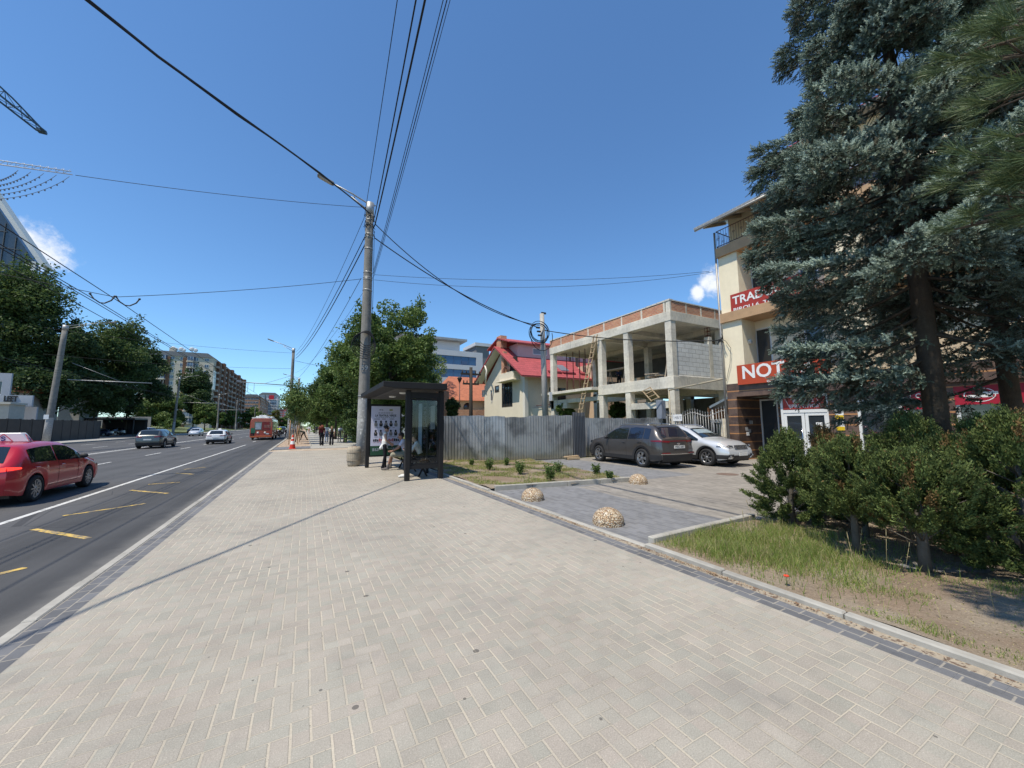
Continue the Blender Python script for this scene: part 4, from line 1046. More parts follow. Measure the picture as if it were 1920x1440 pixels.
# door with its sign
dr = MB(); X0 = 17.55
for a, b_, c_, d_ in ((6.98, 7.07, .1, 2.78), (8.59, 8.68, .1, 2.78), (7.07, 8.59, 2.68, 2.78), (7.07, 8.59, 2.05, 2.18)): dr.b(X0, a, c_, X0+.1, b_, d_)
door = dr.build('door', PVC, sh, bev=.006)
for a, b_ in ((7.07, 7.82), (7.84, 8.59)):
    d2 = MB(); wallgrid(d2, 'x', X0+.02, .06, a, b_, .1, 2.05, [(a+.11, b_-.11, .22, 1.93)]); lf = d2.build('door_leaf', PVC, door, bev=.005)
    g = MB(); g.b(X0+.045, a+.10, .21, X0+.055, b_-.10, 1.94); g.build('pane', GL, door)
h_ = MB(); h_.tube([(X0-.03, 7.93, .55), (X0-.03, 7.93, 1.45)], .018, 8); h_.b(X0-.03, 7.92, .7, X0+.02, 7.94, .72); h_.b(X0-.03, 7.92, 1.3, X0+.02, 7.94, 1.32); h_.build('handle', CHROME, door)
s_ = MB(); s_.b(X0-.012, 7.10, 2.20, X0+.03, 8.56, 2.66)
text_mb(s_, 'INTRARE', .20, (X0-.014, 7.83, 2.53), (0, -1, 0), (0, 0, 1), 1, .003, bold=.002, wid=.72)
text_mb(s_, 'SPRE OFICII', .20, (X0-.014, 7.83, 2.31), (0, -1, 0), (0, 0, 1), 1, .003, bold=.002, wid=1.02)
for ya in (7.28, 8.38): s_.bar((X0-.014, ya+.10, 2.64), (X0-.014, ya-.08, 2.22), .014, .006, 1, (1, 0, 0))
s_.build('door_sign', [REDM, WHM], sh)
n_ = MB(); n_.b(X0-.0, 7.26, 1.42, X0+.04, 7.46, 1.66, 0); n_.b(X0-.003, 7.30, 1.5, X0+.0, 7.42, 1.54, 1); n_.build('door_notice', [WHM, REDM], sh)
for z0 in (1.36, 1.78):
    n_ = MB(); n_.b(17.43, 6.52, z0, 17.46, 6.78, z0+.36, 0); n_.b(17.425, 6.52, z0, 17.431, 6.78, z0+.14, 1); n_.b(17.425, 6.58, z0+.2, 17.43, 6.72, z0+.28, 2)
    n_.build('notice_plate', [WHM, mat('yellow_vinyl', (.62, .42, .01), .5, .1), INK], sh)
for y0 in (6.6, 6.78): n_ = MB(); n_.lathe([(.001, 17.425), (.07, 17.43), (.075, 17.46)], (0, y0, 2.26), 14, 0, 'x'); n_.build('bell', WHM, sh)
n_ = MB(); n_.b(18.97, 9.0, 1.55, 19.0, 9.3, 2.05, 0); n_.b(18.966, 9.03, 1.58, 18.97, 9.27, 1.78, 1); n_.build('smoking_notice', [WHM, REDM], sh)
n_ = MB(); rg = random.Random(4)
for q in range(9): a = 17.75+rg.random()*.45; z0 = 1.0+rg.random()*.75; n_.b(a, 10.305-.003*q/9, z0, a+.18, 10.325, z0+.16, q % 3)
n_.build('torn_posters', [WHM, INK, mat('grey_paper', (.35, .35, .35), .8)], sh)
win(sh, 'x', 19.0, 9.5, 10.28, .3, 2.75, PVC, GL, 1, 1)
for a, b_, z0, z1 in ((4.94, 6.12, .40, 2.46), (4.25, 4.90, .40, 2.66), (2.3, 3.75, .40, 2.72), (-.6, 1.3, .4, 2.7), (-4, -1.6, .4, 2.7)):
    win(sh, 'x', 17.47, a, b_, z0, z1, PVC, GL, 1, 1, .08, .1, 'shop_window')
cu = MB(); cu.grid([[(17.62+.03*math.sin(y*38)+.015*math.sin(y*90), y, z) for z in (.5, 1.4, 2.1)] for y in np.linspace(5.0, 6.06, 60)]); cu.build('curtain', mat('grey_curtain', (.30, .31, .33), .9), sh)
for a, b_, z0, z1 in ((4.25, 4.90, 2.06, 2.66), (2.3, 3.75, 2.16, 2.72)):
    s_ = MB(); s_.b(17.44, a, z0, 17.46, b_, z1)
    if a > 4:
        text_mb(s_, 'SET CEZAR', .2, (17.437, 4.95, 2.49), (0, -1, 0), (0, 0, 1), 1, .003, 'LEFT', .002, .95)
        text_mb(s_, 'AT + SALTEA', .16, (17.437, 4.95, 2.22), (0, -1, 0), (0, 0, 1), 1, .003, 'LEFT', .0, .95)
    else:
        for k in range(28):
            t, t2 = 2*math.pi*k/28, 2*math.pi*(k+1)/28; s_.bar((17.437, 3.25+.3*math.cos(t), 2.44+.2*math.sin(t)), (17.437, 3.25+.3*math.cos(t2), 2.44+.2*math.sin(t2)), .02, .004, 1, (1, 0, 0))
        s_.b(17.436, 3.0, 2.36, 17.44, 3.5, 2.44, 1); s_.b(17.436, 2.9, 2.44, 17.44, 3.2, 2.52, 1)
    s_.build('shop_sign', [mat('crimson_vinyl', (.34, .012, .03), .45, .1), WHM], sh)
    bd_ = MB(); bd_.b(17.66, a+.1, .5, 19, b_-.1, 1.05); bd_.b(17.66, a+.1, 1.05, 18.0, b_-.1, 1.45); bd_.build('display_bed', mat('sage_cloth', (.30, .34, .29), .9), sh, bev=.06)
s_ = MB(); s_.b(17.10, 6.7, 3.36, 17.14, 10.13, 4.24)
text_mb(s_, 'NOTAR', .80, (17.095, 9.93, 3.86), (0, -1, 0), (0, 0, 1), 1, .004, 'LEFT', .016, 2.75)
text_mb(s_, 'et. 2', .17, (17.095, 8.9, 3.43), (0, -1, 0), (0, 0, 1), 1, .003, 'LEFT', .002)
s_.build('balcony_sign', [ORED, WHM], sh)
s_ = MB(); s_.b(17.14, 7.2, 6.62, 17.18, 10.22, 7.57)
text_mb(s_, 'TRADUCERI', .52, (17.135, 10.12, 7.24), (0, -1, 0), (0, 0, 1), 1, .004, 'LEFT', .010, 2.8)
text_mb(s_, 'BIROU 6, Tel.0', .24, (17.135, 10.12, 6.81), (0, -1, 0), (0, 0, 1), 1, .003, 'LEFT', .004, 1.9)
s_.build('balcony_sign', [REDM, WHM], sh)
for a in (4.25, 7.55):
    for h in (9.18, 7.2, 4.4, 2.4, -.4, -2.4, -5): win(sh, 'x', 18.32, h, h+.72, a, a+1.75, PVC, GL, 1, 1, .07)
for h in ((8.2, 9.3), (4.8, 6)): win(sh, 'x', 18.32, h[0], h[1], 10.15, 11.6, PVC, GL, 1, 1, .07)
for z0, y1 in ((3.5, 6.6), (6.8, 7.1)):
    mb = MB(); mb.b(17.2, Ym, z0, 17.32, y1-.5, z0+.9); mb.build('balcony_parapet', CREAM2, sh)
mb = MB()
def railpanel(mb, A, B, z0, h):
    A = Vector(A); B = Vector(B); n = int((B-A).length/.12)
    for z_ in (z0+.08, z0+h): mb.bar((A.x, A.y, z_), (B.x, B.y, z_), .03, .03)
    for k in range(n+1):
        q = A + (B-A)*k/n; mb.tube([(q.x, q.y, z0+.08), (q.x, q.y, z0+h)], .009, 4)
        if k % 3 == 1: mb.lathe([(.04, -.006), (.055, -.006), (.055, .006), (.04, .006)], (q.x, q.y, z0+h*.6), 10, 0, 'x')
railpanel(mb, (17.18, 10.72), (17.18, 3), 10.05, .85); mb.build('balcony_railing', IRON, sh)
mb = MB(); railpanel(mb, (17.18, 10.72), (18.25, 10.72), 10.05, .85); mb.build('balcony_railing', mat('blue_iron', (.04, .06, .16), .5), sh)
rf = MB(); rf.prism([(16.4, 11.12), (19.9, 12.4), (19.9, 12.48), (16.4, 11.20)], 'y', 6.9, 11.35, 0); rf.build('roof', RIBR, sh)
rf = MB(); rf.prism([(17.45, 13.25), (22.5, 16.6), (28.5, 13.25), (28.5, 13.17), (17.45, 13.17)], 'y', Ym, 8.4, 0); rf.build('roof', RTILE, sh)
rf = MB(); rf.prism([(17.40, 13.10), (17.40, 13.165), (29, 13.165), (29, 13.10)], 'y', Ym, 8.5, 0); rf.build('soffit', RIBR, sh)
mb = MB()
for k in range(6): y_ = 10.9-k*.78; mb.bar((16.55, y_, 11.08), (18.3, y_, 11.72), .10, .14)
mb.build('rafters', mat('pale_timber', (.42, .36, .28), .8, .2, 3), sh)
mb = MB(); mb.tube([(16.42, 11.3, 11.05), (16.42, 6.9, 11.05)], .06, 8); mb.tube([(17.2, 10.82, 10.9), (17.2, 10.82, .3)], .045, 8); mb.build('gutter', mat('gutter_tin', (.36, .34, .31), .5, .2, 3, metal=.4), sh)
for z_ in (5.35, 8.9):
    mb = MB(); mb.lathe([(.001, .0), (.10, -.0), (.12, .04), (.12, .1)], (17.75, 9.75, z_), 14, 0, 'y'); mb.build('wall_lamp', mat('opal', (.6, .58, .52), .4), sh)

# --- concrete building under construction
cs = thing('unfinished_building', 'bare concrete building under construction with a red brick parapet', 'building', (0, 0, 0))
XF, YC, YE = 18.0, 14.22, 26.4
Yc = [14.22, 17.5, 20.0, 25.95]
ks = 0
for X_ in (XF, 22.6, 27.2):
    for y_ in Yc:
        mb = MB(); mb.b(X_, y_, 0, X_+.42, y_+.42, 7.52); mb.build('column', RAWC, cs, bev=.012)
mb = MB(); mb.b(XF-.03, YC-.03, 7.5, XF+.45, YE, 8.06); mb.b(XF+.45, YC-.03, 7.5, 27.7, YC+.42, 8.06); mb.build('roof_beam', RAWC, cs, bev=.012)
mb = MB(); mb.b(XF+.46, YC+.43, 7.72, 27.7, YE, 8.04)
for X_ in (22.6, 27.2): mb.b(X_, YC+.43, 7.4, X_+.4, YE, 7.71)
for y_ in Yc[1:]: mb.b(XF+.46, y_, 7.45, 27.7, y_+.38, 7.715)
mb.build('roof_slab', RAWC, cs)
mb = MB(); mb.b(XF-.03, YC-.03, 3.63, XF+.45, 20.44, 4.30); mb.b(XF+.45, YC-.03, 3.63, 27.7, YC+.42, 4.34); mb.build('floor_beam', RAWC, cs, bev=.012)
mb = MB(); mb.b(XF+.46, YC+.43, 3.95, 27.7, 20.44, 4.25); mb.b(22.6, 20.45, 3.95, 27.7, YE, 4.25)
for y_ in Yc[1:3]: mb.b(XF+.46, y_, 3.55, 27.7, y_+.38, 3.945)
for X_ in (22.6,): mb.b(X_, YC+.43, 3.5, X_+.4, YE, 3.945)
mb.build('floor_slab', RAWC, cs)
mb = MB(); mb.b(XF-.6, 20.46, 4.02, XF+1.0, YE+.5, 4.22); mb.b(XF, 24.2, 2.9, XF+1.2, YE, 3.6); mb.b(XF, 20.46, 3.3, XF+.4, 24.1, 3.6); mb.build('landing_slab', RAWC, cs, bev=.01)
mb = MB(); mb.b(XF, 14.66, 2.52, XF+.32, 17.48, 2.90); mb.build('lintel_beam', RAWC, cs, bev=.01)
def brickseg(axis, fixed, u0, u1, n):
    for k in range(n):
        a = u0+(u1-u0)*k/n; b_ = u0+(u1-u0)*(k+1)/n
        mb = MB()
        if axis == 'x': mb.b(fixed, a+.12, 8.06, fixed+.26, b_-.0, 8.64)
        else: mb.b(a+.12, fixed, 8.06, b_, fixed+.26, 8.64)
        mb.build('brick_parapet', BRICK, cs); mb = MB()
        if axis == 'x': mb.b(fixed-.01, a, 8.06, fixed+.27, a+.115, 8.66)
        else: mb.b(a, fixed-.01, 8.06, a+.115, fixed+.27, 8.66)
        mb.build('parapet_post', RAWC, cs)
brickseg('x', XF+.02, YC+.35, YE, 7); brickseg('y', YC+.02, XF+.02, 27.5, 7)
mb = MB(); rg = random.Random(8); y_ = YC
while y_ < YE-.2:
    l_ = rg.uniform(.7, 1.6); mb.b(XF-.01, y_, 8.665, XF+.30, min(YE, y_+l_-.03), 8.70+rg.uniform(.02, .06)); y_ += l_
mb.b(XF+.31, YC-.01, 8.665, 27.5, YC+.3, 8.73); mb.build('coping', mat('pale_mortar', (.55, .52, .46), .9, .2, 3), cs)
mb = MB(); wallgrid(mb, 'y', YC+.06, .28, XF+.43, 21.4, 4.345, 6.42); mb.build('block_wall', BLOCK, cs); mb = MB(); mb.b(21.75, YC+.06, 4.345, 25.5, YC+.34, 6.46); mb.build('block_wall', BLOCK, cs)
mb = MB(); mb.b(21.41, YC+.05, 4.345, 21.74, YC+.35, 6.9); mb.build('wall_stiffener', RAWC, cs)
IRR = mat('rusty_rebar', (.17, .06, .035), .9, .3, 9)
mb = MB()
for a in (21.46, 21.68):
    for b_ in (YC+.1, YC+.3): mb.tube([(a, b_, 6.8), (a+rg.uniform(-.03, .03), b_, 8.2 if a < 21.5 else 7.9)], .014, 5)
for z_ in (7.0, 7.25, 7.5): mb.box((21.57, YC+.2, z_), (.26, .24, .015))
mb.build('rebar', IRR, cs)
mb = MB(); mb.b(27.3, YC+.5, 4.26, 27.5, 26.3, 5.5); mb.b(23.1, 26.3, 4.26, 27.5, 26.5, 5.5); mb.build('block_wall', mat('shaded_block', (.17, .165, .16), .9, .3, 2), cs); mb = MB(); mb.b(27.31, YC+.5, 5.95, 27.5, 26.3, 7.38); mb.b(23.1, 26.3, 5.95, 27.5, 26.5, 7.38); mb.build('block_wall', mat('shaded_block', (.17, .165, .16), .9, .3, 2), cs); mb = MB(); mb.b(22.7, 17.9, 4.26, 22.95, 19.9, 5.35); mb.build('block_wall', mat('shaded_block', (.17, .165, .16), .9, .3, 2), cs)  # walls coloured dark to paint in the shade of the open interior
mb = MB(); mb.b(27.75, YC, .0, 27.95, YE, 3.6); mb.build('back_wall', mat('shaded_block', (.17, .165, .16), .9, .3, 2), cs)
PROP = mat('prop_steel', (.10, .028, .025), .6, .3, 8)
for px_ in (1063, 1075, 1087, 1098, 1110):
    q = aX(px_, 700, XF+.9); mb = MB(); mb.tube([(q.x, q.y, 4.22), (q.x, q.y, 6.0)], .045, 8); mb.tube([(q.x, q.y, 6.0), (q.x, q.y, 7.48)], .033, 8); mb.box((q.x, q.y, 4.23), (.2, .2, .02)); mb.build('steel_prop', PROP, cs)
WOOD = mat('raw_timber', (.42, .31, .19), .85, .25, 5, streak=.6); WOODG = mat('weathered_timber', (.34, .29, .23), .9, .25, 5, streak=.6)
a = aX(1085, 790, 17.35); b_ = aX(1117, 628, 17.8); ld = MB(); d = (b_-a); sd = Vector((0, 1, 0))*.19
ladder = thing('ladder', 'long rough wooden ladder leaning on the unfinished building', 'ladder', (a.x, a.y, 0))
a.z -= 0.; dd = d.normalized(); a0 = a - dd*((a.z)/dd.z)
for sg in (-1, 1):
    mb = MB(); mb.bar(a0+sd*sg-ladder.location, b_+sd*sg*.9-ladder.location, .07, .06); mb.build('stile', WOOD, ladder)
n = 22
for k in range(n):
    q = a0+(b_-a0)*((k+.6)/n)-ladder.location; mb = MB(); mb.bar(q-sd*1.25+Vector((-.05, 0, random.Random(k).uniform(-.02, .02))), q+sd*1.25+Vector((-.05, 0, 0)), .03, .055); mb.build('rung', WOOD, ladder)
# timber clutter on the site
def prop(name, label, cat, build, m, group=None):
    mb = MB(); build(mb); return tag(mb.build(name, m), label, cat, group)
def tr(mb):
    q = aX(1158, 712, 20.0)
    for sx in (-.75, .75):
        for sg in (-1, 1): mb.bar((q.x+sg*.3, q.y+sx+sg*.0, 4.26), (q.x, q.y+sx, 5.6), .05, .05)
    mb.b(q.x-.3, q.y-1.1, 5.6, q.x+.3, q.y+1.1, 5.66)
prop('trestle', 'timber trestle platform under the worker on the unfinished upper floor', 'trestle', tr, WOODG)
def tr2(mb):
    rg = random.Random(3)
    for k in range(11): y_ = 15.6+rg.random()*1.6; mb.bar((18.7+rg.random()*1.2, y_, 4.31+.05*k), (19.2+rg.random(), y_+rg.uniform(-1, 1)*1.2, 4.33+.05*k), .15, .04)
prop('timber_pile', 'heap of loose boards on the edge of the concrete upper floor', 'boards', tr2, WOODG)
def tr3(mb):
    a = aX(1205, 733, 17.8); b_ = aX(1222, 748, 17.8); u = Vector((0, -.28, .08))
    a = Vector((17.7, 16.2, 3.6)); b_ = Vector((17.75, 15.6, 2.95))
    for s in (0, 1): mb.bar(a+u*2*s, b_+u*2*s, .06, .05)
    for k in range(4): q = a+(b_-a)*(k/3.2); mb.bar(q-u*.2, q+u*2.2, .04, .04)
prop('ladder', 'short broken timber ladder hanging at the lower concrete beam', 'ladder', tr3, WOOD)
def tr4(mb): mb.bar((18.25, 15.0, 4.32), (18.5, 14.7, 6.5), .07, .07)
prop('timber_brace', 'slanting timber brace by the corner column of the unfinished floor', 'brace', tr4, WOODG)
# carport between fence and shop
cp = thing('carport', 'lean-to carport with sloping grey metal roof behind the gate', 'carport', (0, 0, 0))
mb = MB(); mb.prism([(13.2, 2.45), (13.2, 2.58), (10.8, 3.62), (10.8, 3.49)], 'x', 19.5, 24.5); mb.build('roof', mat('blue_grey_sheet', (.22, .26, .29), .5, .2, 3, metal=.3), cp)
for y_, z_ in ((13.1, 2.45), (10.95, 3.5)):
    mb = MB(); mb.tube([(19.6, y_, 0), (19.6, y_, z_)], .05, 8); mb.build('post', STEEL, cp)
mb = MB(); mb.tube([(17.3, 14.0, 3.45), (17.35, 10.85, 3.75)], .04, 8); mb.tube([(17.3, 14.0, 0), (17.3, 14.0, 3.45)], .04, 8); mb.build('pipe', mat('pale_pipe', (.36, .31, .22), .7), cp)
mb = MB(); mb.b(24.4, 10.9, 0, 24.5, 13.3, 3.4); mb.b(19.6, 13.32, 1.9, 24.4, 13.4, 2.5); mb.build('back_panel', mat('brown_board', (.12, .06, .03), .8, .3, 3), cp)

# --- house with red roof
hs = thing('house', 'beige villa with steep red tiled roof and arched balcony', 'house', (0, 0, 0))
HB_ = mat('beige_render', (.68, .61, .48), .9, .1, .7, spec=.1, streak=.2); HW_ = mat('white_render', (.66, .62, .54), .9, .1, .7, spec=.1); PKW = mat('pink_render', (.55, .36, .34), .9, .1, .7)
XW, Y1, Y2, XE = 17.9, 30.4, 39.6, 33.0
mb = MB()
wh = []
def hp(px0, py0, px1, py1, Xp): A, B = aX(px0, py0, Xp), aX(px1, py1, Xp); return (min(A.y, B.y), max(A.y, B.y), min(A.z, B.z), max(A.z, B.z))
big = hp(941, 719, 961, 762, XW); sm = hp(928, 724, 936, 735, XW); sl = [hp(903+k*4, 732, 905+k*4, 744, XW) for k in range(3)]; tall = hp(919, 732, 923, 752, XW)
wallgrid(mb, 'x', XW, .3, Y1, Y2, 0, 6.0, [big, sm, tall]+sl)
mb.prism([(Y1, 6.0), (Y2, 6.0), (35.0, 9.4)], 'x', XW+.004, XW+.3)
sidew = [(20.6, 22.6, 3.3, 5.2), (25, 27, 3.4, 5.2)]
wallgrid(mb, 'y', Y1, .3, XW+.3, XE, 0, 6.1, sidew)
mb.b(XE, Y1, 0, XE+.3, Y2, 6); mb.b(XW+.3, Y2-.3, 0, XE, Y2, 6)
mb.build('wall', HB_, hs)
mb = MB(); mb.b(XW-.5, Y1+.2, 0, XW-.02, 34.2, 5.6); o = None
for h in (big, sm): win(hs, 'x', XW-.02, *h, mat('dark_frame', (.06, .04, .03), .6), GL, 4 if h is big else 1)
for h in [tall]+sl: win(hs, 'x', XW+.05, *h, PVC, GL, 1)
for h in sidew: win(hs, 'y', Y1+.08, *h, mat('dark_frame', (.06, .04, .03), .6), GL, 3, 2)
mb = MB(); mb.b(XW-.12, Y1-.12, 0, XW+.25, Y1+.25, 6.1); mb.build('corner_pilaster', HW_, hs)
def roofpair(par, x0, x1, yc, zc, ya, za, yb, zb, mt, th=.16):
    rf = MB(); rf.prism([(yc, zc), (ya, za), (ya, za-th), (yc, zc-th), (yb, zb-th), (yb, zb)], 'x', x0, x1); return rf.build('roof', mt, par)
roofpair(hs, 16.9, 34, 35.0, 9.75, 29.3, 6.1, 40.3, 6.5, RTILE)
rf = MB(); rf.prism([(35.0, 9.57), (29.4, 5.98), (29.4, 5.92), (35.0, 9.48), (40.2, 6.36), (40.2, 6.42)], 'x', 17.0, 17.88); rf.build('eave_lining', HW_, hs)
mb = MB(); wallgrid(mb, 'y', 33.0, .3, 18.6, 31, 8.5, 9.85, [(20.4, 22.2, 8.85, 9.5), (24.2, 26, 8.85, 9.5)]); mb.b(18.6, 33.3, 8.5, 18.9, 37.0, 9.85); mb.build('clerestory_wall', PKW, hs)
for h in ((20.4, 22.2, 8.85, 9.5), (24.2, 26, 8.85, 9.5)): win(hs, 'y', 33.02, *h, PVC, mat('grey_blind', (.20, .23, .27), .4), 1)
roofpair(hs, 17.4, 31.6, 35.2, 10.75, 32.6, 9.9, 37.8, 9.9, RTILE, .12)
mb = MB(); mb.b(17.5, 34.6, 9.6, 18.2, 35.6, 10.9); mb.build('chimney', BRICK, hs)
for s_ in (0,):
    mb = MB(); mb.prism([(30.6, 6.92), (31.7, 7.62), (31.7, 7.72), (30.6, 7.02)], 'x', 22.2, 23.2); mb.build('skylight', glassm('roof_glass', (.2, .22, .25), .1), hs)
mb = MB()
for a, b_ in ((20.3, 21.8), (22.0, 23.5), (24.2, 25.8)):
    mb.prism([(29.9, 6.52), (30.15, 6.68), (30.15, 6.82), (29.9, 6.66)], 'x', a, b_)
mb.build('snow_guard', mat('dark_red', (.16, .02, .02), .6), hs)
# attic loggia and balconies
mb = MB(); mb.b(17.2, 31.4, 5.95, 17.9, 34.4, 6.75); mb.b(16.9, 31.2, 5.86, 17.9, 34.6, 5.96); mb.build('balcony', HB_, hs, bev=.02)
mb = MB(); mb.b(17.25, 33.5, 6.75, 17.65, 34.0, 9.0); mb.build('brick_pier', BRICK, hs)
mb = MB(); mb.b(17.86, 31.8, 6.75, 17.899, 33.3, 8.3); mb.build('loggia_dark_panel', DARK, hs)  # flat dark panel stands in for the shaded recess of the loggia
mb = MB()
for k in range(3): mb.tube([(17.15, 32.0+k*.2+.55*math.cos(t)+.55, 6.8+.5*math.sin(t)) for t in np.linspace(0, math.pi, 10)], .03, 5)
mb.build('wrought_rail', IRON, hs)
mb = MB(); mb.tube([(16.95, 37.3, 6.1), (16.9, 36.8, 7.4), (17.0, 37.5, 8.1)], .09, 8); mb.build('curved_post', HW_, hs)
mb = MB(); pts = [(18.6+.0, Y1)] + [(19.0+3.2*(k/10), Y1-1.3*math.sin(math.pi*min(1, (k/10)*.9+.1))**.6) for k in range(11)] + [(22.6, Y1)]
mb.prism(pts, 'z', 2.35, 3.15); mb.build('balcony', HB_, hs)
mb = MB(); mb.tube([(20.2, Y1-1.0, 0), (20.2, Y1-1.0, 2.35)], .14, 10); mb.build('balcony_column', HW_, hs)
mb = MB(); mb.tube([(18.7+.0, Y1-.6, 3.35), (19.6, Y1-1.35, 3.45), (21, Y1-1.4, 3.3), (22.5, Y1-.5, 3.4)], .03, 5); mb.build('wrought_rail', IRON, hs)
# second wing seen through the construction bay
w2 = thing('house', 'beige house with tall dark windows and red roof seen through the open concrete bay', 'house', (0, 0, 0))
mb = MB(); hh = [hp(1062, 668, 1070, 712, 25.0), hp(1078, 670, 1084, 704, 25.0), hp(1092, 672, 1097, 712, 25.0)]
wallgrid(mb, 'x', 25.0, .3, 27.5, 37.0, 0, 7.6, hh); mb.b(25.3, 27.5, 0, 33, 27.8, 7.4); mb.build('wall', mat('peach_render', (.55, .40, .28), .9, .1, .7), w2)
for h in hh: win(w2, 'x', 25.05, *h, mat('dark_frame', (.06, .04, .03), .6), GL, 1)
roofpair(w2, 29.5, 40, 31, 9.6, 26.6, 6.5, 36, 6.5, RTILE)
# --- orange roofed house behind the fence
oh = thing('house', 'low brick house with bright orange tiled roof left of the dark wooden pole', 'house', (0, 0, 0))
mb = MB(); mb.b(14.6, 43.0, 0, 27, 52, 4.6); mb.build('wall', CREAM2, oh)
rf = MB(); e = 5.0; A = [(14.2, 42.4, 4.55), (27.4, 42.4, 4.55), (27.4, 52.6, 4.55), (14.2, 52.6, 4.55)]; r1, r2 = (16.3, 47.5, 8.0), (25, 47.5, 8.0)
rf.poly([A[0], A[1], r2, r1]); rf.poly([A[1], A[2], r2]); rf.poly([A[2], A[3], r1, r2]); rf.poly([A[3], A[0], r1]); rf.poly([A[0], A[3], A[2], A[1]])
rf.build('roof', OTILE, oh)
mb = MB(); mb.prism([(14.0, 2.7), (19, 2.7), (19, 3.4), (14.0, 3.4)], 'y', 41.2, 42.9); mb.build('porch_wall', BRICK, oh)
mb = MB(); mb.lathe([(.001, 0), (.55, 0), (.55, .06)], (17.2, 42.98, 3.75), 20, 0, 'y'); mb.build('arched_window', GL, oh)
bw = MB(); q = aD(825, 775, 30); q2 = aD(838, 732, 30); bw.b(q.x-.6, q.y, 0, q2.x+.3, q.y+2, q2.z); tag(bw.build('brick_wall', BRICK), 'old red brick wall end just right of the bus shelter roof', 'wall')
# --- office block
of = thing('office_building', 'grey white office block with blue ribbon windows behind the orange roof', 'building', (0, 0, 0))
OW = mat('office_panel', (.50, .50, .51), .7, .06, .5)
Yo = 66.0
def oz(py): return aY(850, py, Yo).z
x0, x1 = aY(700, 700, Yo).x, aY(905, 700, Yo).x
bands = [(oz(683), oz(667)), (oz(708), oz(692)), (oz(735), oz(719)), (oz(760), oz(744))]
xr = aY(893, 680, Yo).x
mb = MB(); wallgrid(mb, 'y', Yo, .4, x0, x1, 0, oz(657), [(x0+.5, xr, a, b_) for a, b_ in bands]); mb.b(x1-.4, Yo+.4, 0, x1, Yo+16, oz(657)); mb.b(x0, Yo+.5, oz(657)-.3, x1-.4, Yo+16, oz(657)-.1); mb.build('wall', OW, of)
for a, b_ in bands:
    w_ = win(of, 'y', Yo+.08, x0+.5, xr, a, b_, mat('blue_frame', (.06, .10, .19), .5), GLB, 12, 1, .07, .1)
    for k in range(1, 12, 3): mb = MB(); u = x0+.5+(xr-x0-.5)*k/12; mb.b(u+.1, Yo+.04, a+.1, u+1.2, Yo+.075, a+(b_-a)*.45); mb.build('vent_sash', mat('blue_frame', (.06, .10, .19), .5), w_)
xa, xb = aY(735, 650, Yo+3).x, aY(862, 650, Yo+3).x
mb = MB(); mb.b(xa, Yo+3, oz(657)-.2, xb, Yo+14, aY(850, 641, Yo+3).z); mb.build('penthouse', OW, of)
mb = MB(); mb.b(xa-1, Yo+1.6, aY(850, 641, Yo+3).z+.02, xb+1, Yo+15, aY(850, 637, Yo+3).z); mb.build('penthouse_roof', RIBR, of)
xa, xb = aY(893, 650, Yo+5).x, aY(917, 650, Yo+5).x
mb = MB(); mb.b(xa, Yo+5, 0, xb, Yo+11, aY(905, 650, Yo+5).z); mb.build('stair_tower', mat('slate_panel', (.16, .16, .165), .7), of)
mb = MB(); mb.b(xa-.4, Yo+4.6, aY(905, 650, Yo+5).z+.02, xb+.4, Yo+11.4, aY(905, 644, Yo+5).z); mb.build('tower_cap', OW, of)

# --- across the road: glazed tower, white shop, walls, apartment blocks
gt = thing('glazed_building', 'dark glazed building with steep white roof edge at far left', 'building', (0, 0, 0))
GT = glassm('dark_curtain_glass', (.045, .055, .065), .06); TRIM = mat('white_trim', (.60, .60, .58), .7)
Yg = 110.0
mb = MB(); mb.prism([(-49.6, 0), (-49.6, 35.4), (-61, 55.2), (-74, 34), (-74, 0)], 'y', Yg+.4, Yg+2.4); mb.b(-74, Yg+2.4, 0, -62, Yg+14, 33); mb.build('glass_wall', GT, gt)
mb = MB()
for X_ in np.arange(-73, -50, 1.6): mb.b(X_, Yg+.2, 4, X_+.10, Yg+.39, min(54, 36+(min(-50-X_, X_+74)*1.6)))
for z_ in np.arange(4, 50, 3.3): mb.b(-73+max(0, z_-34)*.6, Yg+.22, z_, -49.8-max(0, z_-34)*.58, Yg+.38, z_+.14)
mb.build('mullions', mat('dark_frame2', (.10, .105, .11), .5), gt)
mb = MB(); mb.bar((-61.3, Yg+1.2, 57.2), (-47.9, Yg+1.2, 34.3), 3.0, .7, 0, (0, 0, 1)); mb.bar((-61.0, Yg+1.2, 57.2), (-74.5, Yg+1.2, 34.0), 3.0, .7, 0, (0, 0, 1)); mb.build('roof_edge', TRIM, gt)
mb = MB(); mb.b(-50.4, Yg+.0, 0, -49.0, Yg+.38, 35)
for z_ in (9.5, 16.5, 22.5, 28.8): mb.b(-50.2, Yg-.9, z_, -48.7, Yg+2.4, z_+1.1)
mb.build('balcony_trim', TRIM, gt)
ws = thing('shop_building', 'low white shop with dark lettering behind the brown wall at far left', 'building', (0, 0, 0))
Yw = 74.0
q0 = aY(-60, 740, Yw); q1 = aY(62, 740, Yw); zt = aY(30, 741, Yw).z; zb_ = aY(30, 762, Yw).z
mb = MB(); mb.b(q0.x, Yw, zb_, q1.x, Yw+.3, zt); mb.b(q0.x, Yw+1.2, 0, q1.x, Yw+1.5, zb_); mb.build('wall', mat('shaded_white', (.34, .36, .39), .7, .08), ws)  # white wall greyed, its shade is put into the base colour
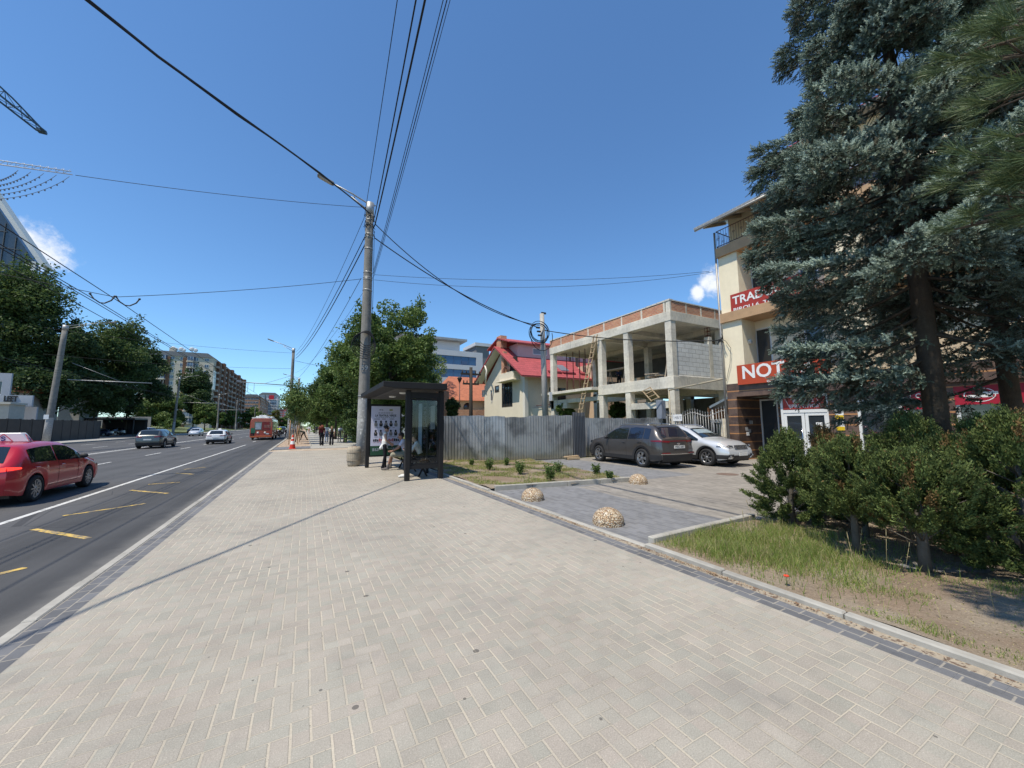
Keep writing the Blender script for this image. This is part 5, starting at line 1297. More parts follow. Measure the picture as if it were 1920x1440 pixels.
s_ = MB(); a = aY(7, 748, Yw-.05); b2 = aY(32, 748, Yw-.05); text_mb(s_, 'LEET', 1.0, (a.x, Yw-.06, a.z), (1, 0, 0), (0, 0, 1), 0, .05, 'LEFT', .03, b2.x-a.x); s_.build('lettering', INK, ws)
q0 = aY(-60, 690, Yw+6); q1 = aY(40, 690, Yw+6)
mb = MB(); wallgrid(mb, 'y', Yw+6, .3, q0.x, q1.x-.8, 3, aY(20, 700, Yw+6).z, [(q1.x-5.2, q1.x-1.6, aY(20, 740, Yw+6).z, aY(20, 715, Yw+6).z)]); mb.build('upper_wall', mat('shaded_white', (.34, .36, .39), .7, .08), ws)
win(ws, 'y', Yw+6.1, q1.x-5.2, q1.x-1.6, aY(20, 740, Yw+6).z, aY(20, 715, Yw+6).z, PVC, GL, 2)
kq = aY(0, 770, 70.); k2 = aY(18, 758, 70.)
mb = MB(); wallgrid(mb, 'y', 70, .2, kq.x-4, k2.x, 0, k2.z, [(kq.x-2.6, k2.x-1.0, 2.2, k2.z-.6)]); mb.b(k2.x-.2, 70.2, 0, k2.x, 73, k2.z); mb.b(kq.x-4.2, 69.7, k2.z, k2.x+.2, 73, k2.z+.25); mb.b(kq.x-2.6, 70.15, 2.2, k2.x-1, 70.2, k2.z-.6)
tag(mb.build('kiosk', mat('pale_kiosk', (.46, .44, .37), .8, .15)), 'small pale kiosk below the dark lettering behind the brown wall', 'kiosk')
def redhouse(label, px0, px1, py, Y_, zr):
    t = thing('house', label, 'house', (0, 0, 0)); a = aY(px0, py, Y_); b_ = aY(px1, py, Y_)
    mb = MB(); mb.b(a.x, Y_, 0, b_.x, Y_+8, a.z); mb.build('wall', mat('shade_render', (.36, .34, .30), .9), t)
    rf = MB(); rf.prism([(Y_-.5, a.z), (Y_+4, zr), (Y_+8.5, a.z)], 'x', a.x-.4, b_.x+.4); rf.build('roof', OTILE, t)
redhouse('house with faded red roof glimpsed left of the concrete lamp pole', 14, 60, 735, 92, aY(30, 712, 96).z)
redhouse('house with orange roof glimpsed behind the big trees right of the lamp pole', 112, 152, 748, 112, aY(130, 734, 116).z)
# wall along the pavement
FW_ = mat('brown_board_wall', (.060, .052, .044), .85, .25, .8, streak=.7)
fw = thing('boundary_wall', 'long dark brown solid wall along the left pavement', 'wall', (-29, 60, 0)); fw.location = (0, 0, 0)
mb = MB()
for k in range(30):
    y_ = 20+k*2.18; mb.b(-29.0, y_+.01, 0, -28.88, y_+2.17, 2.74+.02*math.sin(k*2))
mb.build('panel', FW_, fw)
mb = MB()
for k in range(31): mb.b(-29.03, 20+k*2.18-.05, 0, -28.85, 20+k*2.18+.05, 2.8)
mb.build('post', mat('dark_post', (.045, .04, .036), .8), fw)
cw = thing('concrete_fence', 'pale concrete panel fence across the yard behind the parked cars', 'fence', (0, 0, 0))
mb = MB()
for k in range(34): X_ = -38-k*2.5; mb.b(X_-2.45, 142, .1, X_, 142.1, 4.6); 
mb.build('panel', mat('pale_fence_concrete', (.34, .33, .32), .9, .2, .5), cw)
sd_ = thing('carport', 'black open shed over the cars at the end of the brown wall', 'shed', (0, 0, 0))
mb = MB(); mb.b(-41, 114, 3.4, -33.2, 122, 3.75); mb.build('roof', mat('black_sheet', (.02, .02, .022), .5), sd_)
for X_ in (-40.8, -33.5):
    for y_ in (114.2, 121.7): mb = MB(); mb.b(X_, y_, -.1, X_+.15, y_+.15, 3.4); mb.build('post', PLAST, sd_)
mb = MB(); mb.b(-41, 122, 0, -33.2, 122.1, 3.4); mb.build('back_panel', mat('black_sheet', (.02, .02, .022), .5), sd_)

def block(name, label, x0, x1, y0, y1, zt, wm, cols_s, cols_e, nfl, z0=4., fh=3.0, wm2=None, dishes=0):
    """apartment block: face -Y from x0 to x1 (x1 = street corner), face +X along the street"""
    t = thing(name, label, 'apartment block', (0, 0, 0)); mb = MB(); mb.b(x0, y0, 0, x1, y1, zt); mb.build('wall', wm, t)
    mb = MB()
    mb.prism([(x0-.4, zt), (x1+.4, zt), (x1-2.5, zt+2.2), (x0+2.5, zt+2.2)], 'y', y0-.4, y1); mb.build('roof', mat('slate_roof', (.17, .17, .175), .7), t)
    gm = glassm('block_pane', (.05, .075, .12), .05); fm = PVC
    me_f = MB(); me_f.b(-.85, -.08, -.8, .85, .06, -.72); me_f.b(-.85, -.08, .72, .85, .06, .8); me_f.b(-.85, -.08, -.72, -.77, .06, .72); me_f.b(.77, -.08, -.72, .85, .06, .72); me_f.b(-.05, -.075, -.72, .05, .055, .72); me_f.b(-.77, -.03, -.72, .77, .02, .72, 1)
    wme = me_f.mesh('window', [fm, gm]); rest = MB(); cnt = 0
    for f in range(nfl):
        z_ = z0+f*fh
        for k, (axis, u) in enumerate([('y', u) for u in cols_s] + [('x', u) for u in cols_e]):
            if cnt < 100 and (axis == 'y' or f > nfl-4):
                o = link('window', wme, t, (u, y0-.02, z_) if axis == 'y' else (x1+.02, u, z_)); o.rotation_euler = (0, 0, 0 if axis == 'y' else R(90)); cnt += 1
            else:
                if axis == 'y': rest.b(u-.85, y0-.06, z_-.8, u+.85, y0-.02, z_+.8)
                else: rest.b(x1+.02, u-.85, z_-.8, x1+.06, u+.85, z_+.8)
    if rest.V: tag(rest.build('window_rows', gm, t), kind='stuff')
    return t
X1, Y0a = -42., 239.; ZA = aX(402, 672, X1).z
AW = mat('apartment_render', (.50, .44, .355), .9, .08, .2)
fl = [aY(x_, 690, Y0a).x for x_ in (322, 341, 354, 367, 387)]
ap = block('apartment_block', 'tall beige apartment block with brown bands and satellite dishes beyond the trees', aY(262, 690, Y0a).x, X1, Y0a, 352, ZA, AW, fl, list(np.arange(244, 350, 7.)), 11, 4.5, 3.05)
BRB = mat('brown_render', (.17, .085, .05), .9, .15, .3)
mb = MB()
for x_ in (313, 348): q = aY(x_, 690, Y0a); mb.b(q.x-1.1, Y0a-.5, 0, q.x+1.1, Y0a-.01, ZA-.5)
mb.build('brown_band', BRB, ap)
mb = MB()
for k, y_ in enumerate(np.arange(247.5, 350, 14.)): mb.b(X1+.01, y_-2.2, 0, X1+1.4, y_+2.2, ZA-.8+(k % 2)*1.2)
mb.build('brown_bay', BRB, ap)
BAYW = glassm('bay_pane', (.07, .10, .17), .06)
for x_ in (304, 357):
    q = aY(x_, 690, Y0a)
    for f in range(11):
        z_ = 4.5+f*3.05; mb = MB(); mb.prism([(q.x-1.9, Y0a), (q.x-1.2, Y0a-1.2), (q.x+1.2, Y0a-1.2), (q.x+1.9, Y0a)], 'z', z_-1.5, z_-.75); o = mb.build('bay_parapet', AW if x_ > 310 else mat('cream_parapet', (.58, .52, .42), .8), ap)
        mb = MB(); mb.prism([(q.x-1.8, Y0a), (q.x-1.15, Y0a-1.1), (q.x+1.15, Y0a-1.1), (q.x+1.8, Y0a)], 'z', z_-.74, z_+1.2); mb.build('bay_window', BAYW if (f+x_) % 5 else DARK, o)
        for dx in (-1.1, -.02, 1.06): o2 = MB(); o2.b(q.x+dx, Y0a-1.18, z_-.7, q.x+dx+.09, Y0a-1.11, z_+1.15); o2.build('mullion', PVC, o)
for y_ in np.arange(242, 350, 11.):
    for f in range(10):
        z_ = 5.5+f*3.05; mb = MB(); mb.b(X1+.01, y_-.4, z_-1.3, X1+1.7, y_+2.6, z_-.3); mb.build('balcony', mat('grey_balcony', (.33, .30, .27), .8), ap)
DISH = mat('dish_white', (.5, .52, .52), .5)
for x_, y_, s in ((325, 648, .9), (330, 650, .8), (340, 650, 1.), (345, 652, .8), (360, 650, 1.0), (367, 652, .9), (386, 660, .7)):
    q = aY(x_, y_+5, Y0a+4); mb = MB(); mb.tube([(q.x, q.y, ZA+.5), (q.x, q.y, q.z)], .08, 5); mb.ball((q.x, q.y-.2, q.z), (s*1.1, .25, s*1.1), 10, 6); mb.build('satellite_dish', DISH, ap)
mb = MB(); q = aY(323, 660, Y0a+3); mb.b(q.x-1.2, q.y, ZA, q.x+1.2, q.y+2, q.z+2.2); mb.build('chimney', AW, ap)
mb = MB(); q = aX(401, 713, X1+2.2); mb.b(q.x-.2, q.y-1, q.z-4.5, q.x+.2, q.y+3, q.z+4.5); mb.build('banner', mat('pale_banner', (.6, .66, .64), .6), ap)
Yf = 390.; a = aY(456, 745, Yf); b_ = aY(488, 745, Yf)
block('apartment_block', 'orange brown apartment block far down the left side of the road', a.x, b_.x, Yf, Yf+90, aY(470, 744, Yf).z, mat('orange_render', (.36, .19, .12), .9, .15, .2), list(np.linspace(a.x+2, b_.x-2, 5)), list(np.arange(Yf+5, Yf+85, 9.)), 8, 4., 3.)
Yf = 470.; a = aY(486, 745, Yf); b_ = aY(521, 745, Yf)
tw = block('apartment_block', 'tall white apartment tower with a square red sign at the end of the road', a.x, b_.x, Yf, Yf+40, aY(500, 740, Yf).z, mat('white_tower', (.52, .51, .50), .9, .05, .2), list(np.linspace(a.x+2, b_.x-2, 7)), [Yf+8, Yf+20, Yf+32], 10, 4., 3.1)
mb = MB(); q = aY(509, 745, Yf-1); mb.b(q.x-2.2, q.y, q.z-2.2, q.x+2.2, q.y+.6, q.z+2.2); mb.build('sign_board', mat('sign_red', (.5, .02, .03), .6), tw)
Yf = 560.
for x0_, x1_, py, lab, cc in ((522, 531, 768, 'dark red house block right of the white tower, far away', (.30, .10, .09)), (531, 538, 764, 'narrow red and white block at the far end of the road', (.40, .12, .12)), (537, 556, 770, 'white low block at the far end of the road behind the saplings', (.5, .5, .5))):
    a = aY(x0_, 770, Yf); b_ = aY(x1_, 770, Yf); t = block('apartment_block', lab, a.x, b_.x, Yf, Yf+30, aY(x0_, py, Yf).z, mat('m'+lab[:8], cc, .9), list(np.linspace(a.x+1.5, b_.x-1.5, 3)), [Yf+8, Yf+20], 6, 4., 3.)
# ---------------------------------------------------------------- trees, hedge, grass
BARK = mat('bark', (.085, .068, .052), .95, .35, 6, .02, 25, spec=.1, streak=.8)
BARKG = mat('grey_bark', (.14, .125, .105), .95, .3, 6, .015, 25, spec=.1, streak=.8)
def limbs(mb, rg, base, top, r0, n, reach, z0, z1, up=.6, nseg=5):
    base = Vector(base); top = Vector(top); pts = [base.lerp(top, t) + Vector((rg.normal()*.06, rg.normal()*.06, 0))*min(1, t*3) for t in np.linspace(0, 1, 7)]
    mb.tube(pts, [r0*(1.25 if k == 0 else 1)*(1-.85*k/6) for k in range(7)], 10)
    tips = []
    for k in range(n):
        t = z0+(z1-z0)*(k+rg.random())/n; q = base.lerp(top, t); a = 2.4*k+rg.random(); L = reach*(1-.45*t)*(.7+.5*rg.random())
        d = Vector((math.cos(a), math.sin(a), up*(.5+rg.random()))); pp = [q]
        for j in range(nseg): d = (d+Vector((rg.normal()*.16, rg.normal()*.16, rg.normal()*.1+.05))).normalized(); pp.append(pp[-1]+d*L/nseg)
        r_ = r0*(1-.8*t)*.5; mb.tube(pp, [r_*(1-.8*j/nseg) for j in range(nseg+1)], 6); tips.append(pp)
        for j in (2, 3, 4):
            d2 = (d+Vector((rg.normal(), rg.normal(), rg.normal()*.5))*.7).normalized(); e = pp[j]+d2*L*.35
            mb.tube([pp[j], (pp[j]+e)/2+Vector((0, 0, .05)), e], [r_*.4, r_*.25, r_*.08], 4); tips.append([pp[j], e])
    return tips
LG = {}
def lm(kind):
    if kind not in LG:
        c = {'mid': [(.100, .155, .040), (.072, .118, .030), (.145, .195, .058)], 'dark': [(.068, .108, .034), (.046, .080, .025), (.105, .150, .045)],
             'light': [(.125, .180, .052), (.095, .145, .040), (.175, .220, .075)], 'deep': [(.050, .084, .030), (.035, .062, .022), (.078, .115, .038)], 'yellow': [(.16, .16, .045), (.12, .135, .04), (.24, .17, .05)]}[kind]
        LG[kind] = [leafm('leaf_%s_%s' % (kind, n_), q, .3) for n_, q in zip(('plain', 'shade', 'young'), c)]
    return LG[kind]
def tree(name, label, loc, h, cz, rad, seed, kind='mid', leaf=.11, n=14000, trunk=.2, group=None, cl=90, crw=.16, cat='tree', nlimb=11, shell=.55, lean=(0, 0), gaps=.0, bark=None, wob=.35):
    """rad: crown half-axes; cz: crown centre height"""
    rg = np.random.default_rng(seed); t = thing(name, label, cat, loc, 0, group)
    mb = MB(); limbs(mb, rg, (0, 0, -.1), (lean[0], lean[1], cz+rad[2]*.45), trunk, nlimb, max(rad[0], rad[1])*.85, max(.2, (cz-rad[2]*.95)/(cz+rad[2]*.45)), .92)
    mb.build('trunk', bark or BARK, t)
    d = rnd_unit(rg, cl); rr = shell+(1-shell)*rg.random(cl)**.6
    k = 1+wob*(np.sin(d[:, 0]*3.1+seed)*np.sin(d[:, 1]*2.7+seed*2)+.5*np.sin(d[:, 2]*5+seed*3))   # uneven outline
    C = d*(rr*k)[:, None]*np.array(rad)*(1-crw*.6)+np.array([lean[0], lean[1], cz])
    crs = crw*max(rad)*(.55+.9*rg.random(cl))
    per = rg.multinomial(n, crs**2/np.sum(crs**2)); idx = np.repeat(np.arange(cl), per)
    u = rnd_unit(rg, n)*(.35+.65*rg.random(n)**.45)[:, None]
    Pn = C[idx]+u*crs[idx][:, None]*np.array([1.15, 1.15, .75])
    # sprigs that break the outline
    ns = cl//2; j = rg.integers(0, cl, ns); o = (C[j]-np.array([lean[0], lean[1], cz])); o /= np.linalg.norm(o, axis=1, keepdims=True)
    m_ = max(12, n//260); T = rg.random((ns, m_, 1))
    S = C[j][:, None]+(o[:, None]+np.array([0, 0, .25]))*T*crs[j][:, None, None]*1.45+rg.normal(size=(ns, m_, 3))*crs[j][:, None, None]*.24
    Pn = np.concatenate([Pn, S.reshape(-1, 3)]); Pn = Pn[Pn[:, 2] > .25]
    V = leaves(rg, Pn, leaf, .6); mi = np.where(rg.random(len(Pn)) < .22, 2, (rg.random(len(Pn)) < .4).astype(int))
    fastmesh('crown', V, 4, lm(kind), mi, t); return t
# right side: the big tree behind the lamp post, then the row down the pavement
g1 = 'trees along the right pavement'
tree('street_tree', 'largest leafy tree right behind the concrete lamp post', (5.15, 27.6, 0), 9.4, 6.2, (4.2, 4.0, 3.9), 1, 'mid', .10, 40000, .22, g1, 150, .16, shell=.45, wob=.16)
for k, (px, D_, top, r_, kd, lab) in enumerate(((648, 38, 655, 2.9, 'mid', 'second leafy tree beyond the lamp post, over the walking women'), (630, 48, 690, 2.7, 'dark', 'third tree along the right pavement, darker than its neighbours'),
        (612, 58, 716, 2.5, 'mid', 'fourth tree in the row along the right pavement'), (601, 70, 733, 2.4, 'light', 'fifth tree in the row, far along the right pavement'), (590, 86, 750, 2.4, 'mid', 'farthest tree of the row along the right pavement'), (686, 34, 690, 1.7, 'dark', 'low bushy tree in the shade left of the lamp post'), (720, 40, 640, 3.8, 'mid', 'tree standing behind the bus shelter and the corrugated fence'), (775, 44, 650, 3.2, 'light', 'loose tree reaching in front of the office block, right of the shelter roof'))):
    q = aD(px, 798, D_); zt = aD(px, top, D_).z; h = zt
    b0 = 1.9 if k < 5 else h*.1
    tree('street_tree', lab, (q.x, q.y, 0), h, (h+b0)/2, (r_, r_, (h-b0)/2), 20+k, kd, .13, 18000, .16, g1, 70, .2, shell=.5)
tag(fastmesh('far_trees', (lambda rg: leaves(rg, np.concatenate([rg.normal(size=(2500, 3))*np.array([3, 8, 1.6])+np.array([x_, y_, z_]) for x_, y_, z_ in ((6, 105, 3.4), (7, 130, 3.6), (8, 160, 4), (9, 200, 4.5), (10, 250, 5))]), .35, .5))(np.random.default_rng(4)), 4, lm('mid')), kind='stuff')
g2 = 'staked saplings in the planting strip'
for k, (y_, lab) in enumerate(((41, 'staked young tree nearest the traffic cone'), (46.5, 'second staked young tree in the wood chips'), (53, 'third staked young tree, beside the far lamp post'), (62, 'fourth staked young tree far along the chips'), (75, 'last staked young tree before the crowns merge'))):
    t = tree('sapling', lab, (-.9+k*.08, y_, 0), 6, 3.9, (1.0, 1.0, 1.9), 60+k, 'light', .10, 3200, .05, g2, 30, .3, nlimb=7, shell=.3, bark=BARKG)
    for s_ in (-.35, .35):
        mb = MB(); mb.tube([(s_, -.1, -.05), (s_*.9, -.1, 2.2)], .035, 6); mb.build('stake', mat('stake_timber', (.42, .24, .12), .85, .25, 5), t)
# across the road
g3 = 'trees across the road'
def treepx(name, lab, px, D_, top, bot, wpx, kd, seed, n=9000, lf=.3, grp=None, cat='tree', **kw):
    q = aD(px, 795, D_); zt = aD(px, top, D_).z; zb_ = max(0, aD(px, bot, D_).z); r_ = wpx/2/FPX*D_; g0 = .05+max(0, -27.6-q.x)*.075 if 139 < q.y < 230 and q.x < -27.6 else 0
    return tree(name, lab, (q.x, q.y, g0), zt, (zt+zb_)/2-g0, (r_, r_, (zt-zb_)/2), seed, kd, lf, n, .2, grp, 60, .2, cat, **kw)
treepx('roadside_tree', 'tall tree at the very left edge in front of the glazed building', 4, 64, 452, 770, 92, 'dark', 80, 24000, .26, g3, shell=.5)
treepx('roadside_tree', 'huge dark tree above the brown wall, behind the leaning lamp post', 92, 67, 585, 785, 150, 'deep', 81, 32000, .26, g3, shell=.5)
treepx('roadside_tree', 'large spreading tree right of the leaning lamp post', 175, 76, 588, 785, 140, 'dark', 82, 32000, .27, g3, shell=.5)
treepx('roadside_tree', 'rounded dark tree over the parked cars, right of the spreading tree', 236, 88, 628, 778, 92, 'deep', 83, 24000, .28, g3, shell=.5)
treepx('poplar_tree', 'tall dark poplar in front of the apartment block', 362, 142, 686, 785, 52, 'deep', 101, 16000, .38, g3, shell=.4, wob=.2)
treepx('roadside_tree', 'pale green bushy tree left of the dark poplar', 312, 132, 728, 800, 62, 'light', 102, 14000, .30, g3)
treepx('roadside_tree', 'pale green tree over the pale concrete fence, beside the spreading crowns', 272, 128, 738, 798, 44, 'light', 103, 9000, .30, g3)
treepx('roadside_tree', 'light green low tree right of the dark poplar', 384, 138, 755, 800, 40, 'mid', 104, 9000, .28, g3)
treepx('roadside_tree', 'low green tree at the far end of the left lawn', 402, 165, 768, 798, 30, 'mid', 105, 6000, .3, g3)
treepx('shrub', 'round dark shrub on the lawn left of the grey lamp pole', 325, 122, 787, 803, 30, 'mid', 106, 4000, .2, None, 'shrub')
treepx('roadside_tree', 'tree left of the trolleybus below the orange block', 470, 230, 764, 800, 42, 'mid', 107, 7000, .5, g3)
treepx('roadside_tree', 'yellowing tree just above the right side of the trolleybus', 512, 260, 772, 802, 26, 'yellow', 108, 6000, .5, g3)
treepx('roadside_tree', 'far green tree beyond the motorcycles', 530, 300, 778, 803, 24, 'mid', 109, 5000, .6, g3)
treepx('roadside_tree', 'green tree in front of the street side of the apartment block', 430, 205, 770, 800, 30, 'mid', 110, 6000, .4, g3)
treepx('shrub', 'bush glimpsed behind the ladder below the unfinished floor', 1062, 31, 752, 790, 34, 'mid', 111, 5000, .10, None, 'shrub')
treepx('shrub', 'bush seen under the unfinished building between two columns', 1158, 34, 752, 790, 30, 'mid', 112, 5000, .10, None, 'shrub')
treepx('shrub', 'climbing shrub beside the old brick wall right of the shelter', 847, 29, 744, 785, 20, 'deep', 113, 3500, .09, None, 'shrub')

# --- blue spruces
SPB = [leafm('spruce_needles', (.108, .148, .112), .0, .75, .4), leafm('spruce_lit_tips', (.275, .345, .285), .0, .75, .25), leafm('spruce_dull', (.085, .082, .055), .0, .7, .3)]  # the pale tip tone also paints the sunlit tops of the boughs
TWIG = mat('twig', (.06, .045, .033), .95, .3, 8)
def shoot_template(rg, L=.17, nn=34, nl=.030, nw=.0055):
    T = []
    for k in range(nn):
        t = (k+.5)/nn; a = k*2.4; fwd = .75 if t < .85 else 1.3
        d = np.array([math.cos(a), math.sin(a), fwd]); d /= np.linalg.norm(d); p0 = np.array([0, 0, t*L]); s = np.cross(d, [0, 0, 1.]); s /= np.linalg.norm(s)
        l = nl*(1-.25*t); T.append([p0-s*nw, p0+s*nw, p0+d*l])
    return np.array(T).reshape(-1, 3)
def frames(D, rg):
    D = D/np.linalg.norm(D, axis=1, keepdims=True); a = np.cross(D, rnd_unit(rg, len(D))); a /= np.linalg.norm(a, axis=1, keepdims=True); return np.stack([a, np.cross(D, a), D], 1)
def instances(T, P0, D, S, rg):
    Fm = frames(D, rg); V = np.einsum('tk,nkj->ntj', T, Fm)*S[:, None, None]+P0[:, None]; return V.reshape(-1, 3)
def spruce(label, loc, H, R0, zlow, seed, trunk, nper=1.0, view=None, skirt=0.):
    rg = np.random.default_rng(seed); rp = np.random.default_rng(seed+100); t = thing('spruce_tree', label, 'tree', loc, 0, 'blue spruces beside the shop')
    mb = MB(); mb.tube([(0, 0, -.1), (.03, .02, H*.3), (0, .04, H*.7), (0, 0, H)], [trunk*1.12, trunk*.9, trunk*.45, .03], 14)
    P0 = []; D = []; K = []
    z = zlow-.75; ncut = -np.array(loc[:2])/np.linalg.norm(loc[:2])          # side facing the pavement
    while z < H-.3:
        f = max(0, (z-zlow)/(H-zlow)); Rz = R0*(1-f)**.80*(.80+.20*min(1, f*4+skirt)); nb = 6 if f < .6 else 5; a0 = rp.random()*6.28
        for b_ in range(nb):
            a = a0+b_*6.283/nb+rp.normal()*.28; L_ = (Rz*(.66+.42*rp.random())+.25)*(.62 if z < zlow else .80+.20*min(1, f*4)); e = np.array([math.cos(a), math.sin(a), 0]); sd = np.array([-e[1], e[0], 0])
            if z < zlow and np.dot(e[:2], (-.85, .52)) < .55: continue
            if z < zlow+1.1 and np.dot(e[:2], ncut) > .62: continue
            droop = .40*(1-f)+.10; ts = np.linspace(0, 1, 12); zz = z+rp.normal()*.10
            pts = np.outer(ts*L_, e); pts[:, 2] = zz-droop*L_*(ts*1.15-.62*ts**2.4)
            mb.tube([Vector(q) for q in pts[:9]], [.035*(1-.75*k/8)*(1-f*.5) for k in range(9)], 5)
            vis = 1. if view is None else max(.25, min(1, .80+np.dot(e[:2], view)))
            tw = .34+.3*rg.random(); nt = int((14+L_*24)*nper*vis)
            for q in .20+.82*rg.random(nt)**.60:                # flat pad of short stiff shoots along the bough, a fringe hanging under it
                q = min(q, 1.02); base = np.array([np.interp(q, ts, pts[:, c]) for c in range(3)]); sg = rg.choice([-1, 1]); w_ = tw*(1.05-q**2*.9)*min(1, L_*.6)*rg.random()**.6*1.6
                hang = rg.random() < .34
                c0 = base+sd*sg*w_+e*.10*w_+np.array([0, 0, -.26*w_+rg.normal()*.025+(.03 if not hang else -.06-.20*rg.random())])
                ax_ = e*(.75+.4*q)+sd*sg*(.15+.55*w_/.5)+rg.normal(size=3)*.16; ax_[2] += (-1.1 if hang else .04); ax_ /= np.linalg.norm(ax_)
                dull = rg.random() < .06+.30*(q < .40)+.30*hang; pale = (not hang) and rg.random() < .50+.3*q  # paler on top, duller where hanging: light and shade put into the colour
                for k in range(8):
                    u = k/8; p_ = c0+ax_*(.20*u-.05)+rg.normal(size=3)*.017; d2 = ax_*(.6+.5*u)+rg.normal(size=3)*.40+np.array([0, 0, .16 if not hang else 0]); P0.append(p_); D.append(d2)
                    K.append(2 if dull and rg.random() < .8 else (1 if (pale and rg.random() < .75) or rg.random() < .10 else 0))
            for k in range(12): P0.append(pts[-1]-e*.03*k+rg.normal(size=3)*.02); D.append(e+rg.normal(size=3)*.5+np.array([0, 0, .15])); K.append(1)
        z += .36+.08*f+rp.random()*.08
    mb.build('trunk', BARK, t); P0 = np.array(P0); D = np.array(D); K = np.array(K); T = shoot_template(rg, .085, 15, .026, .0075)
    S = .9+.6*rg.random(len(P0)); V = instances(T, P0, D, S, rg)
    fastmesh('crown', V, 3, SPB, np.repeat(K, len(T)//3), t); print('spruce', len(P0), len(V)//3); return t
spruce('big blue spruce with thick dark trunk, left of the two by the shop', (8.88, 2.12, 0), 12.5, 2.74, 3.15, 25, .145, 3.1, np.array([-.8, -.5]))
spruce('second blue spruce with slimmer trunk at the right edge', (11.4, 1.75, 0), 10.5, 3.0, 3.35, 9, .13, 2.4, np.array([-.8, -.5]))
# --- pine boughs reaching in from the right, above the verge
PIN = [leafm('pine_needles', (.066, .100, .042), .1, .5, .3), leafm('pine_needles_pale', (.165, .21, .09), .1, .45, .2)]
def pine(label, loc):
    rg = np.random.default_rng(77); t = thing('pine_tree', label, 'tree', loc); L0 = Vector(loc)
    mb = MB(); mb.tube([(0, 0, -.1), (.05, 0, 3.0), (-.05, .1, 6.5), (0, .1, 9)], [.2, .17, .12, .04], 12)
    T = []
    for k in range(80):
        a = k*2.4; sp = .25+1.1*rg.random(); d = np.array([math.cos(a)*sp, math.sin(a)*sp, .9+.5*rg.random()]); d /= np.linalg.norm(d); s = np.cross(d, rnd_unit(rg, 1)[0]); s /= np.linalg.norm(s); l = .105+.055*rg.random(); p0 = np.array([0, 0, (k/80)*.10])
        mid = p0+d*l*.55; tip = p0+d*l+np.array([0, 0, .012]); T += [[p0-s*.0013, p0+s*.0013, mid+s*.0014], [p0-s*.0013, mid+s*.0014, mid-s*.0014], [mid-s*.0014, mid+s*.0014, tip]]
    T = np.array(T).reshape(-1, 3); P0 = []; D = []
    ends = [(1845, 60, 2.5), (1800, 105, 2.6), (1880, 110, 2.4), (1910, 40, 2.3), (1815, 325, 2.6), (1865, 300, 2.5), (1905, 255, 2.3), (1905, 345, 2.4), (1790, 430, 2.8), (1845, 405, 2.6), (1880, 30, 2.9), (1930, 150, 2.3), (1940, 300, 2.3), (1940, 400, 2.4), (1870, 190, 2.8), (1915, 420, 2.6), (1860, 145, 2.6)]
    for px, py, dp in ends:
        e = aD(px, py, dp)-L0; z0 = e.z+.15+rg.random()*.5; st = Vector((0, .05, z0)); mid = st.lerp(e, .5)+Vector((0, 0, -.12))
        path = [st, st.lerp(mid, .5)+Vector((0, 0, -.03)), mid, mid.lerp(e, .5)+Vector((0, 0, -.02)), e]; mb.tube(path, [.035, .028, .02, .014, .008], 6)
        dirv = (e-mid).normalized()
        P0.append(np.array(e)); D.append(np.array(dirv)+np.array([0, 0, .35]))
        for k in range(6):
            u = .45+.5*rg.random(); b_ = path[2].lerp(e, (u-.4)/.6); sd = Vector(rg.normal(size=3)); d2 = (dirv*.7+sd*.45+Vector((0, 0, .25))).normalized(); q = b_+d2*(.10+.18*rg.random()); mb.tube([b_, q], [.007, .004], 5)
            P0.append(np.array(q)); D.append(np.array(d2)+np.array([0, 0, .3]))
    for k in range(70):                                # the rest of the crown, out of the picture
        a = rg.random()*6.28; z_ = 3+rg.random()*6; r_ = (1.9-(z_-3)*.22)*(.4+.6*rg.random()); q = np.array([math.cos(a)*r_*.9+.6, math.sin(a)*r_, z_])
        P0.append(q); D.append(np.array([math.cos(a), math.sin(a), .5])); mb.tube([(0, .05, z_-.2), tuple(q)], [.02, .006], 4)
    mb.build('trunk', BARK, t); P0 = np.array(P0); D = np.array(D); S = .85+.3*rg.random(len(P0)); V = instances(T, P0, D, S, rg)
    mi = np.repeat((rg.random((len(P0), 80)) < .35).astype(int).ravel(), 3); fastmesh('crown', V, 3, PIN, mi, t)
pine('long-needled pine whose boughs hang in at the top right corner', (5.0, -.75, 0))

